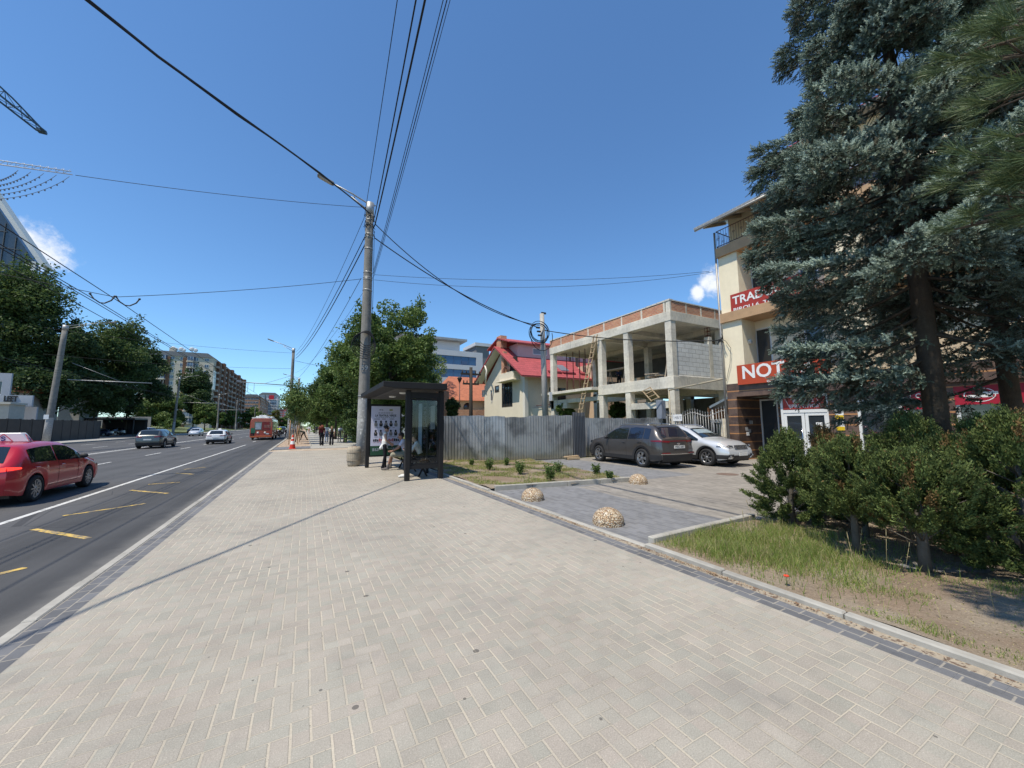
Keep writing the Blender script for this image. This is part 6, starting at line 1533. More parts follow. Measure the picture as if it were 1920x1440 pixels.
# --- thuja hedge
TH = [leafm('thuja', (.070, .098, .028), .15, .7, .35), leafm('thuja_light', (.135, .172, .048), .12, .6, .25), leafm('thuja_dry', (.17, .105, .04), .1, .7, .3)]
def thuja(label, loc, h, r, seed, n, dry=.03, stem=.05, zlow=.25, leanv=(0, 0), top=1.0, group='thuja bushes along the verge', parts=1):
    rg = np.random.default_rng(seed); t = thing('thuja_bush', label, 'bush', loc, 0, group); mb = MB(); nc = int(420*parts*max(.5, r*h))
    mb.tube([(0, 0, -.08), (leanv[0]*.4, leanv[1]*.4, h*.45), (leanv[0], leanv[1], h*.85)], [stem*1.1, stem*.8, .008], 8)
    C = []
    for k in range(nc):
        u = rg.random()**.9; z = zlow+(h-zlow)*u; prof = (min(1, u/.22+.35)**.8)*(1-max(0, (u-.45)/.55)**1.7*.88); a = rg.random()*6.28; q = r*prof*(.25+.80*rg.random()**.45)*(1+.12*math.sin(a*3+seed)+.15*math.sin(a*5+z*7))
        c = np.array([math.cos(a)*q+leanv[0]*u, math.sin(a)*q+leanv[1]*u, z+rg.normal()*.04]); C.append(c)
        if k % 9 == 0: mb.tube([(leanv[0]*u*.8, leanv[1]*u*.8, max(.1, z-.4*q-.12)), tuple(c)], [.009, .003], 4)
    mb.build('trunk', BARKG, t); C = np.array(C); per = int(n*1.8)//nc
    cr = .028+.045*rg.random(nc); out0 = C-np.array([leanv[0]*.5, leanv[1]*.5, h*.2]); out0[:, 2] *= .5; out0 /= np.linalg.norm(out0, axis=1, keepdims=True)
    O = np.repeat(out0, per, 0); N_ = nc*per
    S = np.repeat(C, per, 0)+rnd_unit(rg, N_)*(rg.random(N_)**.5*np.repeat(cr, per))[:, None]+(O+np.array([0, 0, .5]))*(rg.random(N_)**2*.13)[:, None]
    d = O*.8+np.array([0, 0, .55])+rg.normal(size=S.shape)*.55; d /= np.linalg.norm(d, axis=1, keepdims=True)
    s = np.cross(d, rnd_unit(rg, N_)); s /= np.linalg.norm(s, axis=1, keepdims=True); l = (.015+.020*rg.random(N_))[:, None]; w_ = l*.26
    V = np.stack([S-d*l*.3, S+s*w_+d*l*.25, S+d*l, S-s*w_+d*l*.25], 1).reshape(-1, 3)
    dk = np.repeat(rg.random(nc) < dry, per); yl = np.repeat(rg.random(nc) < .35, per); mi = np.where(dk | (rg.random(N_) < dry*.4), 2, np.where(yl, rg.random(N_) < .75, rg.random(N_) < .25).astype(int)); fastmesh('crown', V, 4, TH, mi, t); return t
def tpos(px, py): q = aZ(px, py, .06); return (q.x, q.y, .05)
thuja('dense pointed thuja at the left end of the hedge, by the driveway', tpos(1486, 980), 1.32, .43, 1, 38000, .01, .05, .05)
thuja('small round thuja tucked right of the leftmost bush', (7.95, 3.35, .05), .95, .40, 2, 20000, .03, .04, .05)
thuja('thin browned thuja leaning over the hedge, with bare stem', (8.0, 3.05, .05), 1.38, .24, 3, 8000, .72, .03, .9, (-.22, .2))
thuja('open thuja with bare lower stem, second from the grass', tpos(1607, 1030), 1.26, .42, 4, 28000, .05, .045, .44)
thuja('loose low thuja between the two bare stems', (7.15, 2.55, .05), .98, .46, 5, 22000, .10, .04, .28)
thuja('taller thuja standing behind the bare stems, in front of the curtain window', (8.1, 2.25, .05), 1.58, .50, 6, 28000, .05, .05, .55)
thuja('thuja with forked bare stem nearest the soil bank', tpos(1735, 1062), 1.14, .52, 7, 34000, .07, .055, .46)
thuja('tall leafy thuja under the first spruce trunk', (8.15, 1.5, .05), 1.55, .58, 8, 36000, .04, .05, .35)
thuja('big dark thuja at the right edge reaching down to the soil', (6.85, 1.08, .05), 1.52, .66, 10, 64000, .02, .06, .02)
thuja('tall thuja behind the big dark one at the right edge', (8.1, .8, .05), 1.60, .68, 11, 40000, .03, .05, .2)
thuja('bushy thuja in the middle of the hedge behind the forked stem', (7.5, 1.75, .05), 1.28, .50, 12, 26000, .05, .05, .40)

# --- grass and weeds
GR = [leafm('grass_green', (.185, .26, .052), .35, .6, .3), leafm('grass_pale', (.30, .305, .105), .35, .6, .3), leafm('grass_straw', (.36, .30, .16), .2, .7, .3)]
def blades(rg, P0, hgt, wd, bend=.5):
    n = len(P0); a = rg.random(n)*6.283; d = np.stack([np.cos(a), np.sin(a), np.zeros(n)], 1); b2 = rg.random(n)*6.283; s = np.stack([np.cos(b2), np.sin(b2), np.zeros(n)], 1)*(wd*(.6+.8*rg.random(n)))[:, None]
    h = hgt*(.45+.8*rg.random(n)); bd_ = (bend*h*rg.random(n))[:, None]; up = np.zeros((n, 3)); up[:, 2] = h
    m_ = P0+up*.6+d*bd_*.35; t_ = P0+up+d*bd_
    return np.stack([P0-s, P0+s, m_+s*.7, m_-s*.7, m_-s*.7, m_+s*.7, t_+s*.05, t_-s*.05], 1).reshape(-1, 3)
def ground_pts(rg, n, poly_in, hz, bx, dens):
    Q = np.stack([bx[0]+(bx[1]-bx[0])*rg.random(n), bx[2]+(bx[3]-bx[2])*rg.random(n)], 1); keep = dens(Q[:, 0], Q[:, 1]) > rg.random(n); Q = Q[keep]
    Q = np.array([q for q in Q if poly_in(q[0], q[1])]); return np.array([(x_, y_, hz(x_, y_)-.005) for x_, y_ in Q])
rg = np.random.default_rng(12)
def clump(x, y, s, seed, f=3.): return np.clip((np.sin(x*f+seed)*np.sin(y*f*1.3+seed*2)+.6*np.sin(x*f*2.3+y*1.7+seed)+.4*np.sin(y*f*3.1-x*2+seed))*.5+s, 0, 1)
dn1 = lambda x, y: np.clip(np.exp(-((y-3.1)/.8)**2)*np.exp(-((x-5.45)/.85)**2)*1.3, 0, 1)*(.22+.78*clump(x, y, .42, 1))
A = ground_pts(rg, 95000, in_near, hz_near, (4.32, 7.4, .8, 3.9), dn1)
B = ground_pts(rg, 90000, in_near, hz_near, (4.32, 7.2, -.6, 3.9), lambda x, y: clump(x, y, -.12, 3, 3.4)*np.clip(1.45-abs(x-5.0)*.62, 0, 1))
V = np.concatenate([blades(rg, A, np.full(len(A), .12), .0028, .8), blades(rg, B, np.full(len(B), .042), .0026, 1.2)]); n = len(V)//4
mi = np.repeat(rg.choice([0, 0, 0, 0, 1, 1, 1, 2], n//2), 2); g = fastmesh('grass', V, 4, GR, mi); tag(g, kind='stuff')
# low leafy ground cover and straw flecks on the near soil
Cv = ground_pts(rg, 90000, in_near, hz_near, (4.32, 7.4, -.8, 3.9), lambda x, y: np.clip(clump(x, y, -.05, 9, 4.1)*clump(x, y, .35, 2, 1.7)*1.2, 0, 1)*np.clip(1.5-abs(x-5.1)*.6, 0, 1)); Cv[:, 2] += .004+.03*rg.random(len(Cv))**2
fl = ground_pts(rg, 9000, in_near, hz_near, (4.32, 8.0, -1, 3.9), lambda x, y: .5+0*x); fl[:, 2] += .007
Vc = leaves(rg, np.concatenate([Cv, fl]), .0105, 1.0); g = fastmesh('ground_cover', Vc, 4, GR, np.concatenate([rg.choice([0, 0, 0, 1], len(Cv)), np.full(len(fl), 2)])); tag(g, kind='stuff')
Q = ground_pts(rg, 110000, in_far, hz_far, (4.3, 9.3, 8.4, 17.2), lambda x, y: clump(x, y, .30, 5, 2.2)*.9)
Q2 = ground_pts(rg, 9000, in_far, hz_far, (4.3, 9.3, 8.4, 17.2), lambda x, y: clump(x, y, -.30, 8, 1.6))
V = np.concatenate([blades(rg, Q, np.full(len(Q), .055), .006, 1.1), blades(rg, Q2, np.full(len(Q2), .16), .006, .8)]); n = len(V)//4
mi = np.repeat(rg.choice([0, 0, 1, 1, 1, 2, 2], n//2), 2); g = fastmesh('grass', V, 4, GR, mi); tag(g, kind='stuff')
def weed(label, x, y, z, h, n, seed, grp, w_=.05):
    r2 = np.random.default_rng(seed); t = thing('weed_plant', label, 'weed', (x, y, z), 0, grp); mb = MB(); Pn = []
    for k in range(n):
        a = r2.random()*6.28; l = h*(.6+.5*r2.random()); b_ = Vector((math.cos(a)*.35*l, math.sin(a)*.35*l, l)); mb.tube([(0, 0, 0), b_*.5+Vector((0, 0, .03)), b_], [.006, .004, .002], 4)
        for j in range(26): u = .2+.8*r2.random(); Pn.append(np.array(b_)*u+r2.normal(size=3)*.03*h/.3)
    mb.build('stem', lm('mid')[0], t); fastmesh('leaves', leaves(r2, np.array(Pn), w_, .5), 4, lm('mid'), r2.integers(0, 3, len(Pn)), t)
gw = 'weeds on the dry verge'
for k, (px, py, h, lab) in enumerate(((918, 880, .34, 'leafy weed by the corrugated fence, left of the others'), (1032, 901, .42, 'bushy weed in front of the parked SUV on the verge'), (975, 888, .36, 'weed clump in the middle of the verge'), (1047, 885, .30, 'upright weed at the back edge of the verge'), (1118, 889, .30, 'upright weed near the right tip of the verge'), (1143, 899, .22, 'small weed right at the verge tip'), (950, 872, .25, 'weed growing against the metal fence'), (884, 872, .2, 'low weed near the fence behind the bus shelter'))):
    q = aZ(px, py, .09); weed(lab, q.x, q.y, .07, h*1.1, 18, 30+k, gw, .032)
gs = 'tall seeding grass stalks on the near verge'
for k in range(16):
    x_, y_ = 4.9+rg.random()*2.0, .9+rg.random()*2.9; h = .22+.25*rg.random(); mb = MB(); b_ = Vector((rg.normal()*.06, rg.normal()*.06, h)); mb.tube([(0, 0, 0), b_*.6, b_], .0022, 4); mb.tube([b_, b_*1.1, b_*1.25], [.003, .0045, .001], 5)
    o = mb.build('grass_stalk', GR[2], None, loc=(x_, y_, hz_near(x_, y_))); tag(o, 'thin grass stalk with a seed head on the verge beside the hedge', 'grass stalk', gs)
# ---------------------------------------------------------------- bus shelter
SH = mat('shelter_paint', (.020, .019, .019), .6, .12, 3, spec=.22)
SHC = mat('shelter_ceiling', (.075, .070, .066), .6, .15, 3)
sb = thing('bus_shelter', 'dark metal and glass bus shelter with flat roof beside the concrete lamp post', 'bus shelter', (0, 0, 0))
XL, XR_, YN, YF_ = 2.80, 3.86, 11.95, 16.5
for (x_, y_, l) in ((XL, YN, .15), (XR_, YN, .15), (2.26, YF_, .14), (XR_, YF_, .14), (XR_, 13.45, .09), (XR_, 14.95, .09)):
    mb = MB(); mb.b(x_-l/2, y_-l/2, 0, x_+l/2, y_+l/2, 2.78); mb.build('post', SH, sb, bev=.012)
rf = MB(); rf.prism([(1.98, 2.84), (2.3, 2.80), (3.95, 2.80), (3.95, 3.0), (1.98, 3.0)], 'y', 11.60, 16.85); rf.build('roof', SH, sb, bev=.012)
rf = MB()
for k in range(8): rf.b(2.35+k*.19, 11.72, 2.785, 2.35+k*.19+.175, 16.7, 2.799)
rf.build('ceiling_panel', SHC, sb)
for y_ in (12.9, 14.7): mb = MB(); mb.lathe([(.001, 2.73), (.11, 2.735), (.13, 2.76), (.13, 2.784)], (2.85, y_, 0), 18); mb.build('ceiling_lamp', mat('lamp_opal', (.75, .75, .72), .4), sb)
CG = clearglass('shelter_glass', (.80, .84, .84))
def gpanel(axis, pos, u0, u1, z0, z1):
    mb = MB(); f = .05
    for a, b_, c_, d_ in ((u0, u1, z0, z0+f), (u0, u1, z1-f, z1), (u0, u0+f, z0+f, z1-f), (u1-f, u1, z0+f, z1-f)):
        if axis == 'y': mb.b(a, pos-.025, c_, b_, pos+.025, d_)
        else: mb.b(pos-.025, a, c_, pos+.025, b_, d_)
    fr = mb.build('panel_frame', SH, sb); g = MB()
    if axis == 'y': g.b(u0+f, pos-.004, z0+f, u1-f, pos+.004, z1-f)
    else: g.b(pos-.004, u0+f, z0+f, pos+.004, u1-f, z1-f)
    g.build('glass_panel', CG, fr)
gpanel('y', YN, XL+.08, XR_-.08, .46, 2.52)
mb = MB(); mb.b(XL+.076, YN-.05, .34, XR_-.076, YN+.05, .455); mb.b(XL+.076, YN-.06, 2.53, XR_-.076, YN+.06, 2.72); mb.build('cross_beam', SH, sb)
for a, b_ in ((YN+.08, 13.40), (13.50, 14.90), (15.0, YF_-.08)): gpanel('x', XR_, a, b_, .35, 2.55)
for k, (y_, z0, z1) in enumerate(((12.5, 1.55, 2.35), (14.1, .8, 2.5), (15.6, 1.2, 2.3))):
    mb = MB(); mb.b(XR_-.034, y_, z0, XR_-.027, y_+.5, z1); mb.build('notice', [mat('notice_a', (.22, .24, .24), .7, .3, 6), mat('notice_b', (.20, .27, .33), .7, .3, 6), mat('notice_c', (.30, .30, .28), .7, .3, 6)][k], sb)
# lit poster case on the far end
x0, x1 = 2.36, 3.52
pc = MB(); pc.b(x0-.02, YF_-.06, .42, x1+.07, YF_+.08, 2.56); pc.build('poster_case', SH, sb, bev=.01)
yp = YF_-.068
po = MB(); po.b(x0, yp, .86, x1, yp+.006, 2.48, 0); po.b(x0, yp, .48, x1, yp+.006, .86, 1)
cx = (x0+x1)/2
text_mb(po, 'LA TEATRUL VERDE', .115, (cx, yp-.002, 2.09), (1, 0, 0), (0, 0, 1), 2, .001, bold=.004, wid=.84)
rg = random.Random(5)
def lines(z, a, b_, n, h=.012, m=2):
    w_ = (b_-a)/n
    for k in range(n): po.b(a+k*w_, yp-.003, z, a+k*w_+w_*rg.uniform(.5, .9), yp-.001, z+h, m)
lines(2.19, cx-.3, cx+.3, 6, .022); lines(2.005, cx-.38, cx+.38, 9, .014); lines(1.94, x0+.12, x1-.12, 3, .022)
lines(2.31, cx-.26, cx-.1, 2, .02); lines(2.34, cx-.26, cx-.1, 2, .012); po.b(cx+.14, yp-.003, 2.29, cx+.27, yp-.001, 2.36, 3)
for r_, z0 in enumerate((1.64, 1.26)):
    for k in range(5):
        a = x0+.14+k*.20; mcol = 2 if (k+r_) % 2 else 4
        po.poly([(a+.05+.042*math.cos(t), yp-.003, z0+.21+.04*math.sin(t)) for t in np.linspace(0, 6.283, 12, False)], 2)
        po.poly([(a+dx, yp-.0025, z0+dz) for dx, dz in ((0.0, 0), (.11, 0), (.125, .10), (.085, .18), (.02, .18), (-.015, .10))], mcol)
        po.poly([(a+dx, yp-.0035, z0+dz) for dx, dz in ((.03, .10), (.075, .10), (.05, .17))], 5)
    lines(z0-.05, x0+.14, x1-.12, 5, .014)
for k in range(2):
    for j in range(6): po.b(x0+.10+k*.6+j*.075, yp-.003, 1.03, x0+.10+k*.6+j*.075+.06, yp-.001, 1.03+rg.uniform(.08, .13), rg.choice([2, 6]))
    lines(.99, x0+.12+k*.6, x0+.5+k*.6, 3, .014, 6)
for z0 in (.74, .70, .66): lines(z0, x0+.08, x0+.36, 3, .014, 0)
lines(.74, x0+.7, x1-.1, 4, .014, 0)
po.build('poster', [mat('poster_paper', (.60, .58, .70), .5, .06, 1.2), mat('poster_green', (.02, .075, .04), .5, .1), INK, mat('poster_olive', (.30, .30, .14), .6), mat('poster_grey', (.20, .19, .19), .6), mat('poster_skin', (.50, .36, .30), .6), mat('poster_red', (.42, .10, .10), .6)], sb)
be = MB(); be.b(3.30, 12.4, .47, 3.68, 15.9, .51); be.build('seat', mat('bench_dark', (.045, .040, .036), .6), sb, bev=.01)
for y_ in (12.65, 14.1, 15.6): be = MB(); be.bar((3.62, y_, 0), (3.40, y_, .47), .05, .05); be.bar((3.34, y_, 0), (3.58, y_, .47), .05, .05); be.build('bench_leg', SH, sb)
# ---------------------------------------------------------------- poles, lamps, bins
m, p = newmat('pole_concrete'); v, x, y, z = objco()
t = .72 + (noise(v, 3., 5)-.5)*.7 + (noise(v, 40., 3)-.5)*.4 + (noise(cmb(x*9, y*9, z*.3), 1., 4)-.5)*.5
c = scalec(mixc(noise(v, .8, 3).ss(.35, .6), (.30, .275, .235), (.25, .235, .21)), t)
low = (2.9-z).ss(0., .08); c = mixc(low*.75, c, scalec((.40, .39, .37), .55+noise(v, 9., 5)*.8))
c = mixc(low*noise(v, 14., 4).ss(.60, .64)*.8, c, (.62, .60, .56)); setp(p, c, .92, noise(v, 60., 4), bd=.006, bs=.5); POLEC = m
ARM = mat('galvanised', (.36, .355, .34), .5, .15, 6, metal=.5); CABLE = mat('cable_black', (.012, .012, .013), .7, .1)
def cpole(label, base, h, r0, r1, arm=None, cap=True, group='concrete lamp poles', name='lamp_post', lean=0., n=20):
    t = thing(name, label, 'lamp post', base, 0, group); mb = MB()
    mb.tube([(lean*k/6, 0, -.2+(h+.2)*k/6) for k in range(7)], [r0+(r1-r0)*k/6 for k in range(7)], n); mb.build('pole', POLEC, t)
    if cap: mb = MB(); mb.tube([(lean, 0, h-.55), (lean, 0, h+.02)], r1*1.12, n); mb.build('cap_sleeve', ARM, t)
    if arm:
        e = Vector(arm)-Vector(base); s = Vector((lean, 0, h-.05)); mb = MB()
        mb.tube([s+Vector((.25, 0, .02)), s, s.lerp(e, .45)+Vector((0, 0, .05)), e], .035, 8); mb.tube([s+Vector((0, 0, -.35)), s.lerp(e, .5)+Vector((0, 0, -.12))], .03, 6); mb.tube([s.lerp(e, .42)+Vector((0, 0, -.12)), s.lerp(e, .42)+Vector((0, 0, .05))], .025, 6); mb.build('lamp_arm', ARM, t)
        d = (e-s).normalized(); mb = MB(); mb.bar(e-d*.1, e+d*.62, .26, .10); mb.build('lamp_head', mat('lamp_housing', (.20, .19, .17), .5), t, bev=.03)
        mb = MB(); mb.bar(e+Vector((0, 0, -.06)), e+d*.55+Vector((0, 0, -.06)), .2, .02); mb.build('lens', mat('lamp_lens', (.45, .43, .38), .3), t)
    return t
PB_ = Vector((2.27, 18.14, 0)); la = aY(622, 343, 18.14)
mp = cpole('tall weathered concrete lamp post by the bus shelter, marked 59', PB_, 12.15, .265, .165, la)
mb = MB()
for z_ in (11.3, 11.1, 10.6, 10.45, 9.9, 8.75, 8.5, 8.42, 7.9, 3.0): r_ = .265-(.1)*z_/12.15; mb.lathe([(r_+.004, z_-.02), (r_+.012, z_-.02), (r_+.012, z_+.02), (r_+.004, z_+.02)], n=18)
mb.build('steel_bands', ARM, mp)
mb = MB()
rg2 = random.Random(2)
for k in range(26): z_ = rg2.uniform(10.4, 11.6); a = rg2.uniform(0, 6.28); r_ = .19; mb.tube([(r_*math.cos(a), r_*math.sin(a), z_), (1.35*r_*math.cos(a+.8), 1.35*r_*math.sin(a+.8), z_+rg2.uniform(-.2, .1)), (r_*math.cos(a+1.6), r_*math.sin(a+1.6), z_+rg2.uniform(-.1, .1))], .014, 4)
mb.tube([(.22, -.05, 10.8), (.24, -.02, 9), (.25, -.03, 7.8), (.24, -.06, 6.3)], .012, 4)
mb.build('cable_ties', CABLE, mp)
mb = MB()
for k in range(7): r_ = .30+.035*k; mb.tube([(r_*math.cos(t_)*1.0-.02*k, -.27-.012*k, 5.6-.06*k+r_*1.15*math.sin(t_)) for t_ in np.linspace(0, 2*math.pi, 25)], .014, 5, caps=False)
mb.build('cable_coil', CABLE, mp)
mb = MB(); text_mb(mb, '59', .30, (-.04, -.236, 4.25), (1, 0, 0), (0, 0, 1), 0, .003, bold=.005); mb.build('painted_number', mat('number_white', (.40, .39, .36), .8), mp)
mb = MB()
for k in range(14):
    a = -2.2+rg2.random()*1.6; z_ = 1.0+rg2.random()*1.9; r_ = .262-.1*z_/12+.003; w_ = .05+.08*rg2.random(); h = .05+.12*rg2.random()
    mb.grid([[((r_)*math.cos(a+q*w_/.25), (r_)*math.sin(a+q*w_/.25), zz) for q in (0, .5, 1)] for zz in (z_, z_+h)])
mb.build('paper_scraps', mat('paper_scrap', (.5, .49, .46), .9, .25, 8), mp)
mid = aD(543, 822, 49.6); la2 = aD(534, 645, 49.2)
cpole('concrete lamp post in the wood chips beside the saplings', (-1.75, 56.8, 0), 11.8, .24, .16, (-4.1, 56.8, 12.6))
cpole('thin concrete lamp post behind the saplings, next one down the road', (-1.5, 92, 0), 11.8, .24, .16, (-3.9, 92, 12.4))
cpole('farthest concrete lamp post on the right kerb', (-1.5, 128, 0), 11.8, .24, .16, (-3.9, 128, 12.4), n=10)
lp = cpole('leaning concrete lamp post behind the red hatchback across the road', (-25.6, 63.0, 0), 13.6, .33, .23, (-21.4, 63.0, 14.4), lean=.5)
mb = MB(); mb.b(-.25, -.36, 2.7, .15, -.33, 3.2); mb.build('paper_notice', WHM, lp)
cpole('concrete lamp post in front of the lawn, left of the dark poplar', (-26.3, 113, .0), 13.0, .26, .17, (-23, 113, 13.6), lean=.4)
cpole('grey lamp post in front of the apartment block corner', (-25.6, 158, 0), 12.5, .26, .17, (-22, 158, 13), n=10)
cpole('far lamp post on the left pavement beyond the apartment corner', (-25.6, 196, 0), 12.5, .26, .17, (-22, 196, 13), n=10)
cpole('thin lamp post above the left of the trolleybus', (-25.6, 262, 0), 12.5, .26, .17, (-22, 262, 13), n=10)
# weathered timber pole with cable coils behind the fence
tp = thing('utility_pole', 'pale weathered pole with black cable coils behind the metal fence', 'utility pole', (12.05, 18.2, 0))
mb = MB(); mb.prism([(-.17, -.13), (.17, -.13), (.17, .13), (-.17, .13)], 'z', 0, 1.2); mb.tube([(0, 0, 1.2), (-.06, 0, 4.5), (-.14, 0, 8.1)], [.19, .16, .13], 6); mb.build('pole', mat('weathered_pole', (.36, .34, .31), .9, .25, 3, .006, 30, streak=.9), tp)
mb = MB()
for k in range(6): r_ = .60+.05*math.sin(k*2); mb.tube([(-.45-.02*k+.04*math.sin(k)+r_*math.cos(t_), -.2-.02*k, 7.0-.05*k+r_*math.sin(t_)*(.95+.06*math.sin(k*3))) for t_ in np.linspace(0, 2*math.pi, 29)], .017, 5, caps=False)
mb.tube([(-.35+.75*math.cos(t_), -.26, 6.7+.85*math.sin(t_)) for t_ in np.linspace(-2.9, .3, 16)], .022, 5); mb.build('cable_coil', CABLE, tp)
mb = MB()
for k in range(3): mb = MB(); mb.box((-.62+.06*k, -.3, 7.15-.22*k), (.22, .1, .08)); mb.build('splice_box', PLAST, tp)
mb = MB(); mb.box((-.02, 0, 8.15), (.3, .08, .1)); mb.build('clamp', PLAST, tp)
mb = MB(); mb.b(.16, -.2, 3.0, .34, -.16, 3.5); mb.build('label_plate', WHM, tp)
wp = thing('utility_pole', 'dark wooden pole with two cross arms in front of the orange roof', 'utility pole', (10.25, 25.0, 0))
mb = MB(); mb.tube([(0, 0, 0), (0, 0, 5.75)], [.16, .12], 8); mb.build('pole', mat('tarred_wood', (.045, .035, .028), .9), wp)
mb = MB(); mb.b(-.75, -.06, 5.2, .75, .06, 5.32); mb.b(-.6, -.06, 4.5, .6, .06, 4.62)
for x_ in (-.65, -.35, .35, .65): mb.tube([(x_, 0, 5.32), (x_, 0, 5.5)], .04, 6); mb.tube([(x_*.85, 0, 4.62), (x_*.85, 0, 4.8)], .04, 6)
mb.build('cross_arms', mat('tarred_wood', (.045, .035, .028), .9), wp)
ol = thing('street_lamp', 'small lantern lamp standing above the orange roofed house', 'street lamp', (15.6, 41.5, 0))
mb = MB(); mb.tube([(0, 0, 0), (0, 0, 6.6)], .06, 6); mb.build('post', IRON, ol); mb = MB(); mb.lathe([(.12, 6.6), (.28, 7.0), (.30, 7.05), (.05, 7.3)], n=8); mb.build('lantern', PLAST, ol)
# litter bin, cone, domes
bn = thing('litter_bin', 'beige concrete barrel litter bin at the foot of the lamp post', 'litter bin', (1.86, 17.45, 0))
m, p = newmat('barrel_concrete'); v, x, y, z = objco(); st = (X.op('ARCTAN2', y, x)*3.2); t = .75+(noise(v, 5., 5)-.5)*.7 - st.fr().lt(.06)*.35
c = scalec((.50, .42, .31), t); setp(p, c, .9, noise(v, 30., 4)-st.fr().lt(.06)*1., bd=.01, bs=.8); BARREL = m
mb = MB(); mb.lathe([(.001, 0), (.22, 0), (.245, .1), (.285, .38), (.27, .66), (.245, .80), (.20, .80), (.19, .55), (.001, .5)], n=24); mb.build('barrel', BARREL, bn)
for z_ in (.25, .58): mb = MB(); r_ = .275; mb.lathe([(r_, z_-.02), (r_+.012, z_-.02), (r_+.012, z_+.02), (r_, z_+.02)], n=24); mb.build('hoop', mat('barrel_hoop', (.30, .25, .19), .9), bn)
tag((lambda mb: [mb.ball((1.86+dx, 17.45+dy, .74), s, 7, 5) for dx, dy, s in ((.05, .03, .1), (-.07, .02, .09), (0, -.08, .08))] and mb.build('rubbish', mat('rubbish_brown', (.26, .19, .13), .9, .4, 20)))(MB()), 'crumpled rubbish filling the concrete barrel bin', 'rubbish')
q = aZ(548, 842, -.02); cn = thing('traffic_cone', 'red traffic cone with white band by the saplings', 'traffic cone', (q.x, q.y, -.02)); CR = mat('cone_red', (.55, .035, .012), .5, .1)
mb = MB(); mb.b(-.24, -.24, 0, .24, .24, .05); mb.build('base', CR, cn, bev=.02)
mb = MB(); mb.lathe([(.20, .05), (.155, .36)], n=20, m=0); mb.lathe([(.155, .36), (.112, .60)], n=20, m=1); mb.lathe([(.112, .60), (.085, .76)], n=20, m=0); mb.lathe([(.085, .76), (.068, .86)], n=20, m=1); mb.lathe([(.068, .86), (.035, 1.05), (.001, 1.06)], n=20, m=0); mb.build('cone_body', [CR, WHM], cn)
m, p = newmat('pebble_dash'); v, x, y, z = objco()
vd = voro(v, 56.); n_ = m.node_tree.nodes.new('ShaderNodeTexVoronoi'); n_.inputs['Scale'].default_value = 56.; m.node_tree.links.new(v.k, n_.inputs['Vector'])
s = m.node_tree.nodes.new('ShaderNodeSeparateColor'); m.node_tree.links.new(n_.outputs['Color'], s.inputs[0]); r1, r2 = X(s.outputs[0]), X(s.outputs[1])
c = mixc(r1.ss(.2, .9), (.42, .28, .15), (.62, .52, .38)); c = mixc(r2.gt(.78)*.85, c, (.24, .12, .06)); c = mixc(r2.lt(.12)*.7, c, (.66, .62, .55)); c = mixc(vd.ss(.52, .72), c, (.13, .095, .06))
setp(p, c, .75, 1.0-vd, bd=.012, bs=.9); PEB = m
def dome(px0, px1, py, label):
    a = aZ(px0, py, .0); b_ = aZ(px1, py, .0); r_ = (b_-a).length/2*.97; c_ = (a+b_)/2 + Vector((.477, .879, 0))*r_*.25
    mb = MB(); mb.lathe([(r_*1.0, -.02), (r_*1.0, .05)]+[(r_*math.cos(t), .05+r_*.84*math.sin(t)) for t in np.linspace(0.05, math.pi/2, 12)], n=40)
    tag(mb.build('bollard', PEB, None, loc=(c_.x, c_.y, 0)), label, 'bollard', 'pebble-dashed half sphere bollards')
dome(1112, 1173, 984, 'largest pebbled half-sphere bollard, nearest the camera'); dome(977, 1021, 938, 'pebbled half-sphere bollard in front of the long verge kerb'); dome(1180, 1216, 907, 'smallest pebbled half-sphere bollard at the tip of the verge kerb')
# ---------------------------------------------------------------- metal fence and gate
m, p = newmat('galvanised_sheet'); v, x, y, z = objco(True)
sk = noise(cmb(x*7., y*7., z*.5), 1., 5); bl = noise(v, .9, 5)
c = mixc(bl.ss(.42, .62), (.42, .43, .435), (.21, .215, .22)); c = mixc(sk.ss(.52, .70)*.7, c, (.42, .42, .41))
c = mixc(noise(v, 1.6, 5).ss(.60, .70)*.5, c, (.10, .105, .11))  # dark noise smudges paint in reflections on the sheet metal
c = mixc((.9-z + (bl-.5)*1.2).ss(0., .9)*.55, c, (.23, .225, .13)); c = mixc((.3-z+(noise(v, 5., 4)-.5)*.3).ss(0., .2)*.6, c, (.34, .29, .21))
setp(p, c, noise(v, 3., 4)*.3+.28, noise(v, 2.5, 3), bd=.03, bs=.35, metal=.62); GALV = m
fe = thing('metal_fence', 'rippled grey corrugated metal sheet fence in front of the building site', 'fence', (0, 0, 0))
def corr(a, b_, ztop, jit, m, seed, zb=.03):
    """one trapezoid-profile sheet from a to b"""
    a = Vector((*a, 0)); b_ = Vector((*b_, 0)); L = (b_-a).length; d = (b_-a)/L; nrm = Vector((d.y, -d.x, 0)); rr = random.Random(seed); mb = MB(); rows = []
    n = int(L/.125); ti = rr.uniform(-.03, .03); s = 0.; top = ztop+rr.uniform(-jit, jit)
    xs = []
    for k in range(n):
        for f, h in ((0, 0), (.62, 0), (.72, .028), (.92, .028)): xs.append(((k+f)*L/n, h))
    xs.append((L, 0)); bend = rr.uniform(-.02, .02)
    for u, h in xs:
        q = a+d*u; rows.append([tuple(q+nrm*(h+ti*z_/2+bend*math.sin(u/L*3.1)*z_)+Vector((0, 0, z_))) for z_ in (zb, .7, 1.4, top+.012*math.sin(u*9+seed))])
    mb.grid(rows, 0, False); return mb
path = [(4.55, 17.9), (5.62, 17.15), (8.08, 15.65), (11.45, 15.02)]
k = 0
